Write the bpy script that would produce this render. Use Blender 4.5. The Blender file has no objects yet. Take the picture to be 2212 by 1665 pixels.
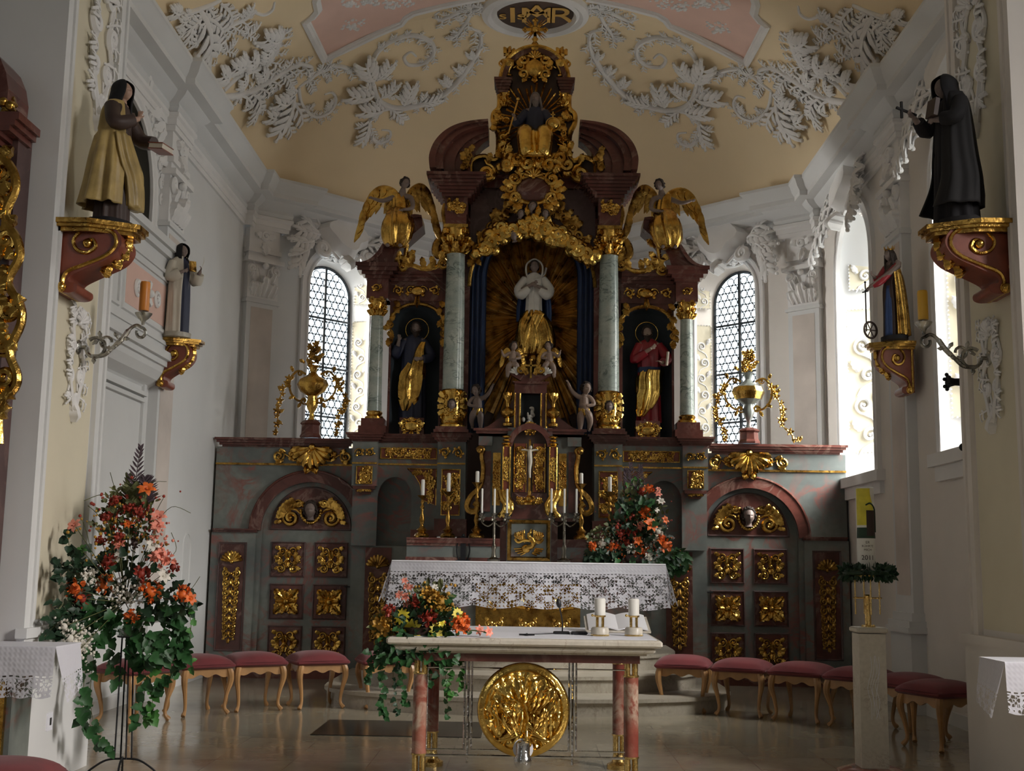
import bpy, math, random
from mathutils import Vector, Matrix, noise
C = bpy.context.scene.collection
PI = math.pi
sin, cos = math.sin, math.cos
R0 = random.Random(7)

# ---------------------------------------------------------------- meshes
def V3(a): return Vector(a)
def frame(o, u, w):
    """matrix with origin o, local x along u, local z along w (y = w x u)"""
    u = Vector(u).normalized(); w = Vector(w)
    w = (w - u*w.dot(u)).normalized(); v = w.cross(u)
    return Matrix(((u.x, v.x, w.x, o[0]), (u.y, v.y, w.y, o[1]), (u.z, v.z, w.z, o[2]), (0, 0, 0, 1)))
def facade(o, n=(0, -1, 0)):
    """local x to the right seen from the front, y up, z out of the face"""
    n = Vector(n).normalized(); up = Vector((0, 0, 1)); r = up.cross(n)
    return Matrix(((r.x, up.x, n.x, o[0]), (r.y, up.y, n.y, o[1]), (r.z, up.z, n.z, o[2]), (0, 0, 0, 1)))
T = Matrix.Translation
def RX(a): return Matrix.Rotation(a, 4, 'X')
def RY(a): return Matrix.Rotation(a, 4, 'Y')
def RZ(a): return Matrix.Rotation(a, 4, 'Z')
def SC(x, y=None, z=None):
    y = x if y is None else y; z = x if z is None else z
    return Matrix.Diagonal((x, y, z, 1))

class MB:
    def __init__(s, M=None):
        s.v = []; s.f = []; s.m = M if M is not None else Matrix.Identity(4)
    def add(s, vs, fs):
        b = len(s.v); m = s.m
        s.v.extend([m @ Vector(p) for p in vs]); s.f.extend([tuple(b+i for i in f) for f in fs]); return s
    def box(s, x0, x1, y0, y1, z0, z1, M=None):
        vs = [(x, y, z) for z in (z0, z1) for y in (y0, y1) for x in (x0, x1)]
        if M is not None: vs = [M @ Vector(p) for p in vs]
        return s.add(vs, [(0, 2, 3, 1), (4, 5, 7, 6), (0, 1, 5, 4), (2, 6, 7, 3), (0, 4, 6, 2), (1, 3, 7, 5)])
    def cbox(s, c, d, M=None, bev=0):
        a, b, e = d[0]/2, d[1]/2, d[2]/2
        if bev > 0:
            h = bev
            o = [(-a+h, -b), (a-h, -b), (a, -b+h), (a, b-h), (a-h, b), (-a+h, b), (-a, b-h), (-a, -b+h)]
            i = [(x*(a-h)/a, y*(b-h)/b) for x, y in o]
            vs = [(x, y, -e) for x, y in i]+[(x, y, -e+h) for x, y in o]+[(x, y, e-h) for x, y in o]+[(x, y, e) for x, y in i]
            fs = [tuple(range(7, -1, -1)), tuple(range(24, 32))]
            for k in range(3):
                for j in range(8): fs.append((k*8+j, k*8+(j+1) % 8, k*8+8+(j+1) % 8, k*8+8+j))
            MM = T(Vector(c)) @ (M if M is not None else Matrix.Identity(4))
            return s.add([MM @ Vector(p) for p in vs], fs)
        MM = T(Vector(c)) @ (M if M is not None else Matrix.Identity(4))
        return s.box(-a, a, -b, b, -e, e, MM)
    def prism(s, pts, z0, z1, M=None, taper=0):
        """2D outline in xy extruded z0..z1"""
        n = len(pts)
        if taper:
            cx = sum(p[0] for p in pts)/n; cy = sum(p[1] for p in pts)/n
            top = [(cx+(x-cx)*(1-taper), cy+(y-cy)*(1-taper)) for x, y in pts]
        else: top = pts
        vs = [(x, y, z0) for x, y in pts]+[(x, y, z1) for x, y in top]
        if M is not None: vs = [M @ Vector(p) for p in vs]
        fs = [tuple(range(n-1, -1, -1)), tuple(range(n, 2*n))]+[(i, (i+1) % n, n+(i+1) % n, n+i) for i in range(n)]
        return s.add(vs, fs)
    def strip(s, A, B, z0, z1, M=None):
        """solid band between two polylines A and B (same count), thickness z0..z1"""
        n = len(A); vs = []
        for a, b in zip(A, B): vs += [(a[0], a[1], z0), (b[0], b[1], z0), (b[0], b[1], z1), (a[0], a[1], z1)]
        if M is not None: vs = [M @ Vector(p) for p in vs]
        fs = [(0, 1, 2, 3), (4*n-1, 4*n-2, 4*n-3, 4*n-4)]
        for i in range(n-1):
            for j in range(4): fs.append((i*4+j, i*4+4+j, i*4+4+(j+1) % 4, i*4+(j+1) % 4))
        return s.add(vs, fs)
    def lathe(s, prof, n=24, M=None, a0=0, a1=2*PI, ribs=0, ramp=0):
        """profile [(r,z)] about local z"""
        full = abs(a1-a0-2*PI) < 1e-6; m = n if full else n+1; vs = []
        for k in range(m):
            a = a0+(a1-a0)*k/n; q = 1+(ramp*cos(ribs*a) if ribs else 0)
            for r, z in prof: vs.append((r*q*cos(a), r*q*sin(a), z))
        if M is not None: vs = [M @ Vector(p) for p in vs]
        L = len(prof); fs = []
        for k in range(n):
            k2 = (k+1) % m
            for j in range(L-1): fs.append((k*L+j, k2*L+j, k2*L+j+1, k*L+j+1))
        if full:
            if prof[0][0] > 1e-5: fs.append(tuple(k*L for k in range(m-1, -1, -1)))
            if prof[-1][0] > 1e-5: fs.append(tuple(k*L+L-1 for k in range(m)))
        return s.add(vs, fs)
    def ell(s, c, r, M=None, nu=12, nv=8):
        vs = [(0, 0, -1)]
        for j in range(1, nv):
            b = -PI/2+PI*j/nv
            for i in range(nu): a = 2*PI*i/nu; vs.append((cos(b)*cos(a), cos(b)*sin(a), sin(b)))
        vs.append((0, 0, 1)); N = len(vs)-1
        if not hasattr(r, '__len__'): r = (r, r, r)
        MM = T(Vector(c)) @ (M if M is not None else Matrix.Identity(4))
        vs = [MM @ Vector((p[0]*r[0], p[1]*r[1], p[2]*r[2])) for p in vs]
        fs = [(0, 1+(i+1) % nu, 1+i) for i in range(nu)]
        for j in range(nv-2):
            for i in range(nu):
                a = 1+j*nu+i; b = 1+j*nu+(i+1) % nu; fs.append((a, b, b+nu, a+nu))
        o = 1+(nv-2)*nu
        fs += [(o+i, o+(i+1) % nu, N) for i in range(nu)]
        return s.add(vs, fs)
    def tube(s, P, r, n=8, flat=1.0, M=None, up=None, closed=False):
        """tube along points; r scalar or list; flat squashes along the up direction"""
        P = [Vector(p) for p in P]
        if M is not None: P = [M @ p for p in P]
        K = len(P)
        if not hasattr(r, '__len__'): r = [r]*K
        if up is not None:
            up = Vector(up)
            if M is not None: up = (M.to_3x3() @ up)
        vs = []; pn = None
        for i in range(K):
            if closed: t = P[(i+1) % K]-P[i-1]
            else: t = P[min(i+1, K-1)]-P[max(i-1, 0)]
            if t.length < 1e-9: t = Vector((0, 0, 1))
            t.normalize()
            if up is not None: nn = up-t*up.dot(t)
            elif pn is None: nn = t.orthogonal()
            else: nn = pn-t*pn.dot(t)
            if nn.length < 1e-6: nn = t.orthogonal()
            nn.normalize(); pn = nn; b = t.cross(nn)
            for k in range(n):
                a = 2*PI*k/n; vs.append(P[i]+(nn*cos(a)*flat+b*sin(a))*r[i])
        fs = []
        for i in range(K if closed else K-1):
            i2 = (i+1) % K
            for k in range(n): fs.append((i*n+k, i2*n+k, i2*n+(k+1) % n, i*n+(k+1) % n))
        if not closed: fs += [tuple(range(n)), tuple((K-1)*n+k for k in range(n-1, -1, -1))]
        return s.add(vs, [f[::-1] for f in fs])
    def sweep(s, prof, path, up=(0, 0, 1), closed=False, flip=1):
        """prof [(out,up)] closed loop swept along a path lying in the plane normal to up, mitred"""
        P = [Vector(p) for p in path]; up = Vector(up).normalized(); K = len(P); vs = []
        for i in range(K):
            if closed: a = (P[i]-P[i-1]).normalized(); b = (P[(i+1) % K]-P[i]).normalized()
            else:
                b = (P[min(i+1, K-1)]-P[min(i, K-2)]).normalized(); a = (P[max(i, 1)]-P[max(i-1, 0)]).normalized()
            na = a.cross(up)*flip; nb = b.cross(up)*flip; nn = (na+nb)
            nn = nn/(max(0.25, 1+na.dot(nb)))
            for o, h in prof: vs.append(P[i]+nn*o+up*h)
        L = len(prof); fs = []
        for i in range(K if closed else K-1):
            i2 = (i+1) % K
            for j in range(L): fs.append((i*L+j, i*L+(j+1) % L, i2*L+(j+1) % L, i2*L+j))
        if not closed: fs += [tuple(range(L-1, -1, -1)), tuple((K-1)*L+k for k in range(L))]
        return s.add(vs, fs)
    def grid(s, fn, nu, nv, M=None, wrap=False):
        vs = [fn(i/nu, j/nv) for j in range(nv+1) for i in range(nu+(0 if wrap else 1))]
        if M is not None: vs = [M @ Vector(p) for p in vs]
        W = nu if wrap else nu+1; fs = []
        for j in range(nv):
            for i in range(nu):
                a = j*W+i; b = j*W+(i+1) % W; fs.append((a, b, b+W, a+W))
        return s.add(vs, fs)
    def merge(s, o, M=None):
        return s.add([M @ p for p in o.v] if M is not None else o.v, o.f)
    def clusters(s, gap=.012):
        """group the mesh islands that touch one another"""
        n = len(s.v); par = list(range(n))
        def find(a):
            while par[a] != a: par[a] = par[par[a]]; a = par[a]
            return a
        for f in s.f:
            r = find(f[0])
            for i in f[1:]: par[find(i)] = r
        isl = {}
        for i in range(n): isl.setdefault(find(i), []).append(i)
        bb = []
        for k, vs in isl.items():
            P = [s.v[i] for i in vs]; bb.append([k, [min(p[a] for p in P)-gap for a in range(3)], [max(p[a] for p in P)+gap for a in range(3)]])
        g = list(range(len(bb)))
        def fg(a):
            while g[a] != a: a = g[a]
            return a
        for i in range(len(bb)):
            for j in range(i+1, len(bb)):
                if all(bb[i][1][a] <= bb[j][2][a] and bb[j][1][a] <= bb[i][2][a] for a in range(3)): g[fg(i)] = fg(j)
        cid = {bb[i][0]: fg(i) for i in range(len(bb))}; out = {}
        for f in s.f: out.setdefault(cid[find(f[0])], []).append(f)
        res = []
        for fs in out.values():
            m = MB(); ix = {}
            for f in fs:
                for i in f:
                    if i not in ix: ix[i] = len(m.v); m.v.append(s.v[i])
            m.f = [tuple(ix[i] for i in f) for f in fs]; res.append(m)
        return res
    def pieces(s, name, mat, parent=None, smooth=True, **k):
        """one object for each separate piece"""
        return [c.build(name, mat, parent, smooth, **k) for c in s.clusters()][0]
    def build(s, name, mat, parent=None, smooth=True, thick=0, angle=40, fuse=0, sm=0, sub=0, loc=None):
        me = bpy.data.meshes.new(name); vs = s.v
        if loc is not None: l = Vector(loc); vs = [p-l for p in s.v]
        me.from_pydata([tuple(p) for p in vs], [], s.f); me.update()
        o = bpy.data.objects.new(name, me); C.objects.link(o)
        if loc is not None: o.location = loc
        if thick:
            md = o.modifiers.new('s', 'SOLIDIFY'); md.thickness = thick; md.offset = 0
        if fuse:
            md = o.modifiers.new('r', 'REMESH'); md.mode = 'VOXEL'; md.voxel_size = fuse
        if sub:
            md = o.modifiers.new('u', 'SUBSURF'); md.levels = sub; md.render_levels = sub
        if sm:
            md = o.modifiers.new('m', 'SMOOTH'); md.iterations = sm; md.factor = .5
        if thick or fuse or sm or sub:
            dg = bpy.context.evaluated_depsgraph_get(); dg.update()
            nm = bpy.data.meshes.new_from_object(o.evaluated_get(dg)); o.modifiers.clear(); o.data = nm
            bpy.data.meshes.remove(me); me = nm; nm.name = name
        me.materials.clear(); me.materials.append(mat if not isinstance(mat, str) else MAT[mat])
        if smooth:
            me.shade_smooth()
            if angle < 180 and not fuse:
                try: me.set_sharp_from_angle(angle=math.radians(angle))
                except Exception: pass
        if parent is not None:
            o.parent = parent; bpy_parents.append((o, parent))
        return o
bpy_parents = []
def fix_parents():
    """all parts were built in world space: keep them there under their parents"""
    bpy.context.view_layer.update()
    for o, p in bpy_parents: o.matrix_parent_inverse = p.matrix_basis.inverted()
    bpy_parents.clear(); bpy.context.view_layer.update()

def thing(name, label, cat, loc=(0, 0, 0), group=None):
    o = bpy.data.objects.new(name, None); C.objects.link(o); o.location = loc; o.empty_display_size = .05
    o['label'] = label; o['category'] = cat
    if group: o['group'] = group
    bpy.context.view_layer.update()
    return o
def tag(o, label, cat, group=None, kind=None):
    o['label'] = label; o['category'] = cat
    if group: o['group'] = group
    if kind: o['kind'] = kind
    return o
def struct(o):
    o['kind'] = 'structure'; return o
def lab(o, t): o['label'] = t; return o
def copy_tree(o, parent=None):
    c = o.copy(); C.objects.link(c)
    if parent is not None: c.parent = parent
    for ch in [x for x in bpy.data.objects if x.parent == o and x != c]:
        copy_tree(ch, c)
    return c

# ---------------------------------------------------------------- materials
MAT = {}
class NT:
    def __init__(s, name):
        m = bpy.data.materials.new(name); m.use_nodes = True; s.m = m; s.t = m.node_tree
        for n in list(s.t.nodes): s.t.nodes.remove(n)
        s.out = s.n('ShaderNodeOutputMaterial'); MAT[name] = m
    def n(s, t, **k):
        x = s.t.nodes.new(t)
        for a, b in k.items(): setattr(x, a, b)
        return x
    def l(s, a, b): s.t.links.new(a, b)
    def ramp(s, f, stops):
        r = s.n('ShaderNodeValToRGB'); e = r.color_ramp.elements
        while len(e) < len(stops): e.new(.5)
        for q, (p, c) in zip(e, stops):
            q.position = p; q.color = (c[0], c[1], c[2], 1) if hasattr(c, '__len__') else (c, c, c, 1)
        s.l(f, r.inputs[0]); return r.outputs[0]
    def coord(s, scale=1, sx=1, sy=1, sz=1):
        g = s.n('ShaderNodeTexCoord'); mp = s.n('ShaderNodeMapping'); mp.inputs[3].default_value = (scale*sx, scale*sy, scale*sz)
        s.l(g.outputs['Object'], mp.inputs[0]); return mp.outputs[0]
    def noise(s, co, scale, det=4, dist=0, rough=.5):
        x = s.n('ShaderNodeTexNoise'); x.inputs['Scale'].default_value = scale; x.inputs['Detail'].default_value = det
        x.inputs['Distortion'].default_value = dist; x.inputs['Roughness'].default_value = rough
        s.l(co, x.inputs['Vector']); return x.outputs['Fac']
    def mix(s, f, a, b):
        x = s.n('ShaderNodeMix', data_type='RGBA')
        if hasattr(f, 'links'): s.l(f, x.inputs[0])
        else: x.inputs[0].default_value = f
        for v, i in ((a, 6), (b, 7)):
            if hasattr(v, 'links'): s.l(v, x.inputs[i])
            else: x.inputs[i].default_value = (*v, 1)
        return x.outputs[2]
    def math(s, op, a, b=0, c=None):
        x = s.n('ShaderNodeMath', operation=op)
        for i, v in enumerate((a, b) if c is None else (a, b, c)):
            if hasattr(v, 'links'): s.l(v, x.inputs[i])
            else: x.inputs[i].default_value = v
        return x.outputs[0]
    def bsdf(s, col, rough=.6, metal=0, bump=None, bstr=.2, bdist=.01, spec=None, coat=0, trans=0, sheen=0):
        b = s.n('ShaderNodeBsdfPrincipled')
        for v, i in ((col, 'Base Color'), (rough, 'Roughness'), (metal, 'Metallic')):
            if hasattr(v, 'links'): s.l(v, b.inputs[i])
            else: b.inputs[i].default_value = (*v, 1) if hasattr(v, '__len__') else v
        if spec is not None: b.inputs['Specular IOR Level'].default_value = spec
        b.inputs['Coat Weight'].default_value = coat; b.inputs['Transmission Weight'].default_value = trans
        b.inputs['Sheen Weight'].default_value = sheen
        if bump is not None:
            u = s.n('ShaderNodeBump'); u.inputs['Strength'].default_value = bstr; u.inputs['Distance'].default_value = bdist
            s.l(bump, u.inputs['Height']); s.l(u.outputs[0], b.inputs['Normal'])
        s.b = b; s.l(b.outputs[0], s.out.inputs[0]); return b
def plain(name, col, rough=.6, metal=0, var=.12, vs=3, bump=.15, bs=40, bd=.004, **k):
    n = NT(name); co = n.coord()
    f = n.noise(co, vs, 5); d = tuple(c*(1-var) for c in col); e = tuple(min(1, c*(1+var)) for c in col)
    c = n.ramp(f, [(.3, d), (.7, e)])
    n.bsdf(c, rough, metal, n.noise(co, bs, 4), bump, bd, **k); return n.m
def gold(name, col=(.80, .50, .13), rough=.27, dark=(.42, .22, .05)):
    n = NT(name); co = n.coord()
    f = n.noise(co, 9, 5)
    c = n.ramp(f, [(.32, dark), (.55, col)])
    r = n.ramp(n.noise(co, 22, 3), [(.3, rough*.75), (.7, rough*1.5)])
    n.bsdf(c, r, 1.0, n.noise(co, 30, 3, .5), .35, .012); return n.m
def marble(name, base, vein, alt, scale=3, rough=.28, vw=.04, bandy=1.0, dist=1.2):
    n = NT(name); co = n.coord(1, 1, 1, bandy)
    f = n.noise(co, scale*.6, 5, .8); c0 = n.ramp(f, [(.38, base), (.62, alt)])
    v = n.noise(co, scale, 6, dist, .6)
    e = n.math('ABSOLUTE', n.math('SUBTRACT', v, .5))
    vm = n.ramp(e, [(0, 1), (vw, 0)])
    g = n.noise(co, scale*.9, 3); vm2 = n.math('MULTIPLY', vm, n.ramp(g, [(.42, 0), (.6, 1)]))
    c = n.mix(vm2, c0, vein)
    c = n.mix(n.ramp(n.noise(co, scale*9, 4), [(.35, 0), (.8, .35)]), c, tuple(x*.6 for x in base))
    n.bsdf(c, rough, 0, n.noise(co, 15, 3), .05, .003); return n.m

plain('wall_plaster', (.70, .70, .695), .85, var=.04, vs=1.2, bs=18, bump=.12)
plain('wall_plaster_warm_lit', (.76, .71, .66), .85, var=.05, vs=1.2, bs=18, bump=.12)  # wall plaster again for the right side, warm light tint put into its colour
plain('stucco', (.80, .785, .775), .8, var=.04, vs=4, bs=30)
plain('cream_plaster', (.70, .64, .49), .85, var=.05, vs=1.5, bs=18)
plain('vault_plaster', (.84, .68, .45), .9, var=.06, vs=.7, bs=14, bump=.2)
plain('pink_plaster', (.78, .53, .45), .85, var=.04)
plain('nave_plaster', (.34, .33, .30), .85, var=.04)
plain('faux_marble', (.62, .55, .50), .7, var=.16, vs=1.6)
gold('gold', (.70, .43, .10), .2, (.30, .15, .03)); gold('gold_bright', (.82, .54, .14), .17, (.5, .29, .06)); gold('gold_old', (.48, .28, .065), .27, (.19, .09, .02))
gold('gold_ray', (.60, .38, .13), .34, (.20, .12, .04))
marble('red_marble', (.085, .028, .022), (.26, .15, .12), (.17, .055, .042), 2.2, .25, .05)
marble('grey_marble', (.12, .135, .13), (.27, .10, .08), (.23, .245, .22), 1.5, .28, .07, 1, 2.4)
marble('green_marble', (.36, .42, .38), (.10, .14, .12), (.50, .54, .48), 5, .25, .05, 1.6)
marble('pink_marble', (.23, .055, .038), (.52, .40, .30), (.36, .14, .095), 4, .25, .09)
marble('dark_marble', (.075, .04, .038), (.16, .09, .08), (.12, .065, .06), 2.5, .35, .05)
marble('beige_stone', (.60, .55, .46), (.45, .38, .30), (.68, .63, .54), 4, .35, .02)
marble('step_stone', (.40, .36, .29), (.30, .25, .19), (.48, .43, .36), 4, .35, .03)
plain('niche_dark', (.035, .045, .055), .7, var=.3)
plain('curtain_blue', (.025, .055, .15), .75, var=.25, vs=6, sheen=.3)
plain('dark_wood', (.055, .03, .022), .55, var=.3)
plain('wood_black', (.009, .008, .009), .8, var=.3)
plain('stool_wood', (.40, .215, .085), .38, var=.22, vs=8, bs=60)
plain('velvet', (.15, .020, .024), .85, var=.2, vs=6, bs=200, sheen=.12)
plain('skin', (.48, .30, .22), .5, var=.06)
plain('skin_grey', (.22, .165, .145), .5, var=.06)
plain('skin_pale', (.36, .26, .21), .5, var=.06)
plain('hair_dark', (.035, .02, .014), .6, var=.3, bs=60, bump=.6)
plain('hair_grey', (.16, .13, .12), .6, var=.3, bs=60, bump=.6)
plain('silver_white', (.66, .64, .60), .4, var=.12, vs=6)
plain('ivory_cloth', (.58, .53, .44), .6, var=.12, vs=5)
plain('habit_black', (.008, .007, .009), .85, var=.2)
plain('habit_brown', (.05, .028, .022), .55, var=.25)
plain('habit_navy', (.02, .025, .055), .55, var=.2)
plain('cloak_ochre', (.42, .30, .11), .42, var=.3, vs=7)
plain('robe_red', (.30, .02, .03), .3, var=.2)
plain('robe_blue', (.02, .045, .13), .5, var=.25)
plain('console_red', (.22, .055, .03), .35, var=.25, vs=8)
plain('white_wax', (.80, .78, .72), .45, var=.03, bump=.02)
plain('amber_wax', (.62, .22, .03), .4, var=.08, bump=.03); plain('amber_wax_lit', (.80, .46, .05), .4, var=.08, bump=.03)  # second wax is the amber one with the right candle's light in its colour
plain('linen', (.80, .80, .86), .8, var=.02, bs=300, bump=.2)
plain('leaf_green', (.022, .085, .022), .5, var=.5, vs=9)
plain('leaf_light', (.05, .17, .03), .5, var=.4, vs=9)
plain('leaf_dark', (.012, .04, .016), .5, var=.5, vs=9)
plain('leaf_wild', (.10, .11, .035), .6, var=.5, vs=9)
plain('petal_orange', (.70, .14, .02), .5, var=.3, vs=14)
plain('petal_pink', (.80, .28, .20), .5, var=.25, vs=14)
plain('petal_red', (.28, .03, .015), .55, var=.4, vs=14)
plain('petal_yellow', (.72, .62, .05), .5, var=.15, vs=14)
plain('petal_white', (.74, .70, .62), .6, var=.1, vs=14)
plain('ochre_bloom', (.45, .24, .03), .6, var=.4, vs=14)
plain('seed_purple', (.09, .06, .075), .7, var=.3)
plain('iron', (.012, .012, .014), .5, .4)
plain('black_plastic', (.015, .015, .017), .45)
plain('lead', (.03, .035, .04), .6, .5)
plain('letter_gold', (.62, .36, .09), .5, var=.15); plain('paper', (.85, .85, .88), .7, var=.01, bump=.02)
plain('slab_dark', (.022, .022, .02), .16, var=.2, bump=.02)
gold('brass', (.78, .56, .22), .22, (.55, .36, .12))
gold('chrome', (.70, .70, .70), .14, (.5, .5, .5)); gold('pewter', (.50, .49, .45), .25, (.10, .095, .085)); gold('pewter_dark', (.22, .20, .16), .3, (.06, .05, .04))
def _floor():
    n = NT('floor_stone'); co = n.coord()
    b = n.n('ShaderNodeTexBrick'); b.offset = 0; n.l(co, b.inputs['Vector'])
    b.inputs['Scale'].default_value = 1; b.inputs['Brick Width'].default_value = .55; b.inputs['Row Height'].default_value = .55
    b.inputs['Mortar Size'].default_value = .004; b.inputs['Color1'].default_value = (.30, .26, .19, 1); b.inputs['Color2'].default_value = (.38, .335, .25, 1)
    b.inputs['Mortar'].default_value = (.19, .17, .14, 1)
    c = n.mix(n.ramp(n.noise(co, 2.2, 6, 1.0), [(.3, 0), (.75, .6)]), b.outputs[0], (.235, .205, .155))
    c = n.mix(n.ramp(n.noise(co, 7, 5, 1.6), [(.5, 0), (.8, .35)]), c, (.46, .40, .30))
    n.bsdf(c, n.ramp(n.noise(co, 3, 3), [(.3, .10), (.7, .19)]), 0, n.noise(co, 4, 2), .03, .004, spec=.6)
_floor()
def _lace(name, sc, zlo, zhi):
    """white lace: cloth with openwork below a plain band; z0 in object space"""
    n = NT(name); g = n.n('ShaderNodeTexCoord'); uv = g.outputs['UV']
    sp = n.n('ShaderNodeSeparateXYZ'); n.l(uv, sp.inputs[0]); u, v = sp.outputs[0], sp.outputs[1]
    S = lambda a, f, o=0: n.math('SINE', n.math('ADD', n.math('MULTIPLY', a, f), o))
    a = n.math('MULTIPLY', S(u, 9.2*sc), S(v, 11*sc, .6))
    b = n.math('MULTIPLY', S(n.math('ADD', u, v), 21*sc), S(n.math('SUBTRACT', u, v), 21*sc))
    c3 = n.math('MULTIPLY', S(u, 47*sc), S(v, 47*sc))
    wv = n.n('ShaderNodeTexVoronoi', feature='DISTANCE_TO_EDGE'); wv.inputs['Scale'].default_value = 9*sc; n.l(uv, wv.inputs['Vector'])
    h = n.math('ADD', n.math('ADD', n.math('MULTIPLY', a, .6), n.math('MULTIPLY', b, .5)), n.math('MULTIPLY', c3, .35))
    web = n.math('LESS_THAN', wv.outputs[0], .055)
    hole = n.math('LESS_THAN', h, .06)
    hole = n.math('MULTIPLY', hole, n.math('SUBTRACT', 1, web))
    inb = n.math('MULTIPLY', n.math('LESS_THAN', v, zhi), n.math('GREATER_THAN', v, zlo))
    hem = n.math('MULTIPLY', n.math('LESS_THAN', n.math('ABSOLUTE', n.math('SUBTRACT', v, zhi+.012)), .004), n.math('GREATER_THAN', S(u, 160), -.2))
    f = n.math('MAXIMUM', n.math('MULTIPLY', hole, inb), hem)
    p = n.bsdf((.78, .77, .84), .85, 0, h, .3, .004)
    tl = n.n('ShaderNodeBsdfTranslucent'); tl.inputs[0].default_value = (.7, .7, .75, 1)
    m0 = n.n('ShaderNodeMixShader'); m0.inputs[0].default_value = .25; n.l(p.outputs[0], m0.inputs[1]); n.l(tl.outputs[0], m0.inputs[2])
    tr = n.n('ShaderNodeBsdfTransparent'); mx = n.n('ShaderNodeMixShader')
    n.l(f, mx.inputs[0]); n.l(m0.outputs[0], mx.inputs[1]); n.l(tr.outputs[0], mx.inputs[2]); n.l(mx.outputs[0], n.out.inputs[0])
_lace('lace', 3.6, .0, .335); _lace('lace_fine', 5.0, .0, .10)
def _glass(name, tint, rough=.0, tf=.9):
    n = NT(name); tr = n.n('ShaderNodeBsdfTransparent'); tr.inputs[0].default_value = (*tint, 1)
    gl = n.n('ShaderNodeBsdfGlossy'); gl.inputs['Roughness'].default_value = .08
    mx = n.n('ShaderNodeMixShader'); mx.inputs[0].default_value = 1-tf
    n.l(tr.outputs[0], mx.inputs[1]); n.l(gl.outputs[0], mx.inputs[2]); n.l(mx.outputs[0], n.out.inputs[0])
_glass('window_glass', (.93, .97, .97), tf=.95); _glass('clear_glass', (.9, .95, .93), tf=.85)

# ---------------------------------------------------------------- ornament
def spiral(r0, r1, turns, hand=1, a0=0, n=None):
    """points from the outer radius r0 to the inner r1 about the origin"""
    n = n or int(14*turns)+4; P = []
    for i in range(n+1):
        t = i/n; a = a0+hand*2*PI*turns*t; r = r0+(r1-r0)*t**.8; P.append((r*cos(a), r*sin(a)))
    return P
def vol(mb, M, c, r, turns=1.25, hand=1, a0=0, w=.16, lift=.5, tail=None, bead=True, n=6):
    """raised spiral volute with an eye; tail = list of 2D points joined before its start"""
    S = [(c[0]+x, c[1]+y) for x, y in spiral(r, r*.25, turns, hand, a0)]
    if tail: S = list(tail)+S
    K = len(S)
    rad = [r*w*(.45+.75*sin(PI*min(1, (i+1)/K*.9))) for i in range(K)]
    mb.tube([(x, y, r*w*lift+r*.10*i/K) for i, (x, y) in enumerate(S)], rad, n, 1, M)
    if bead: mb.ell(M @ Vector((c[0], c[1], r*w*.9)), r*.2, nu=8, nv=5)
def leaf(mb, M, b, ang, L, W, lobes=3, lift=.25, curl=.5, n=4):
    """acanthus leaf from b towards ang, rising off the ground and curling back at its tip"""
    ca, sa = cos(ang), sin(ang); N = lobes*4; rows = []
    for i in range(N+1):
        t = i/N; x = L*t*(1-.12*curl*t*t); e = (.35+.65*sin(PI*(.12+.80*t)))*(1-t**4)
        w = W*.5*e*(.72+.28*abs(cos(PI*lobes*t)))
        z = L*(lift*sin(PI*.62*t)) - L*curl*.22*max(0, t-.72)/.28
        row = []
        for k in range(n+1):
            q = -1+2*k/n; row.append((x+abs(q)*w*.25, q*w, z+W*.12*(1-q*q)+W*.07*cos(q*PI*2)))
        rows.append(row)
    vs = []
    for row in rows:
        for x, y, z in row: vs.append(M @ Vector((b[0]+x*ca-y*sa, b[1]+x*sa+y*ca, z)))
    fs = [(j*(n+1)+i, j*(n+1)+i+1, (j+1)*(n+1)+i+1, (j+1)*(n+1)+i) for j in range(N) for i in range(n)]
    # underside skirt down to the ground gives the leaf its body
    k0 = len(vs); ring = [j*(n+1) for j in range(N+1)]+[j*(n+1)+n for j in range(N, -1, -1)]
    for r in ring:
        p = vs[r]; l = M.inverted() @ p; vs.append(M @ Vector((l.x*.97+b[0]*.03, l.y*.97+b[1]*.03, -W*.02)))
    m = len(ring)
    for i in range(m): fs.append((ring[i], ring[(i+1) % m], k0+(i+1) % m, k0+i))
    mb.add(vs, fs)
def acan(mb, M, b, ang, L, W, pairs=5, lift=.22, n=6):
    """acanthus spray: a rib with finger lobes on both sides that curl over at their tips"""
    ca, sa = cos(ang), sin(ang); t3 = lambda x, y, z: (b[0]+x*ca-y*sa, b[1]+x*sa+y*ca, z)
    rib = [t3(L*t, W*.10*sin(PI*t*1.4), L*(lift*sin(PI*.7*t))) for t in (0, .2, .4, .6, .8, 1)]
    mb.tube(rib, [W*.10, W*.11, W*.10, W*.09, W*.08, W*.05], n, .8, M, up=(0, 0, 1))
    for k in range(pairs):
        t = (k+.3)/(pairs+.1); f = W*.56*(.5+.6*sin(PI*(.15+.75*t)))*(1 if t < .85 else .7); z = L*lift*sin(PI*.7*t)
        for s_ in (-1, 1):
            P = [t3(L*t+f*q*(.75+.25*q), s_*f*(.9*q-.18*q*q), z*(1-.5*q)+f*.22*sin(PI*q*.8)) for q in (0, .3, .6, .85, 1)]
            mb.tube(P, [f*c for c in (.11, .21, .24, .22, .15)], 5, .5, M, up=(0, 0, 1)); mb.ell(M @ Vector(t3(L*t+f*.98, s_*f*.76, z*.5+f*.12)), f*.22, nu=6, nv=4)
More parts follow.
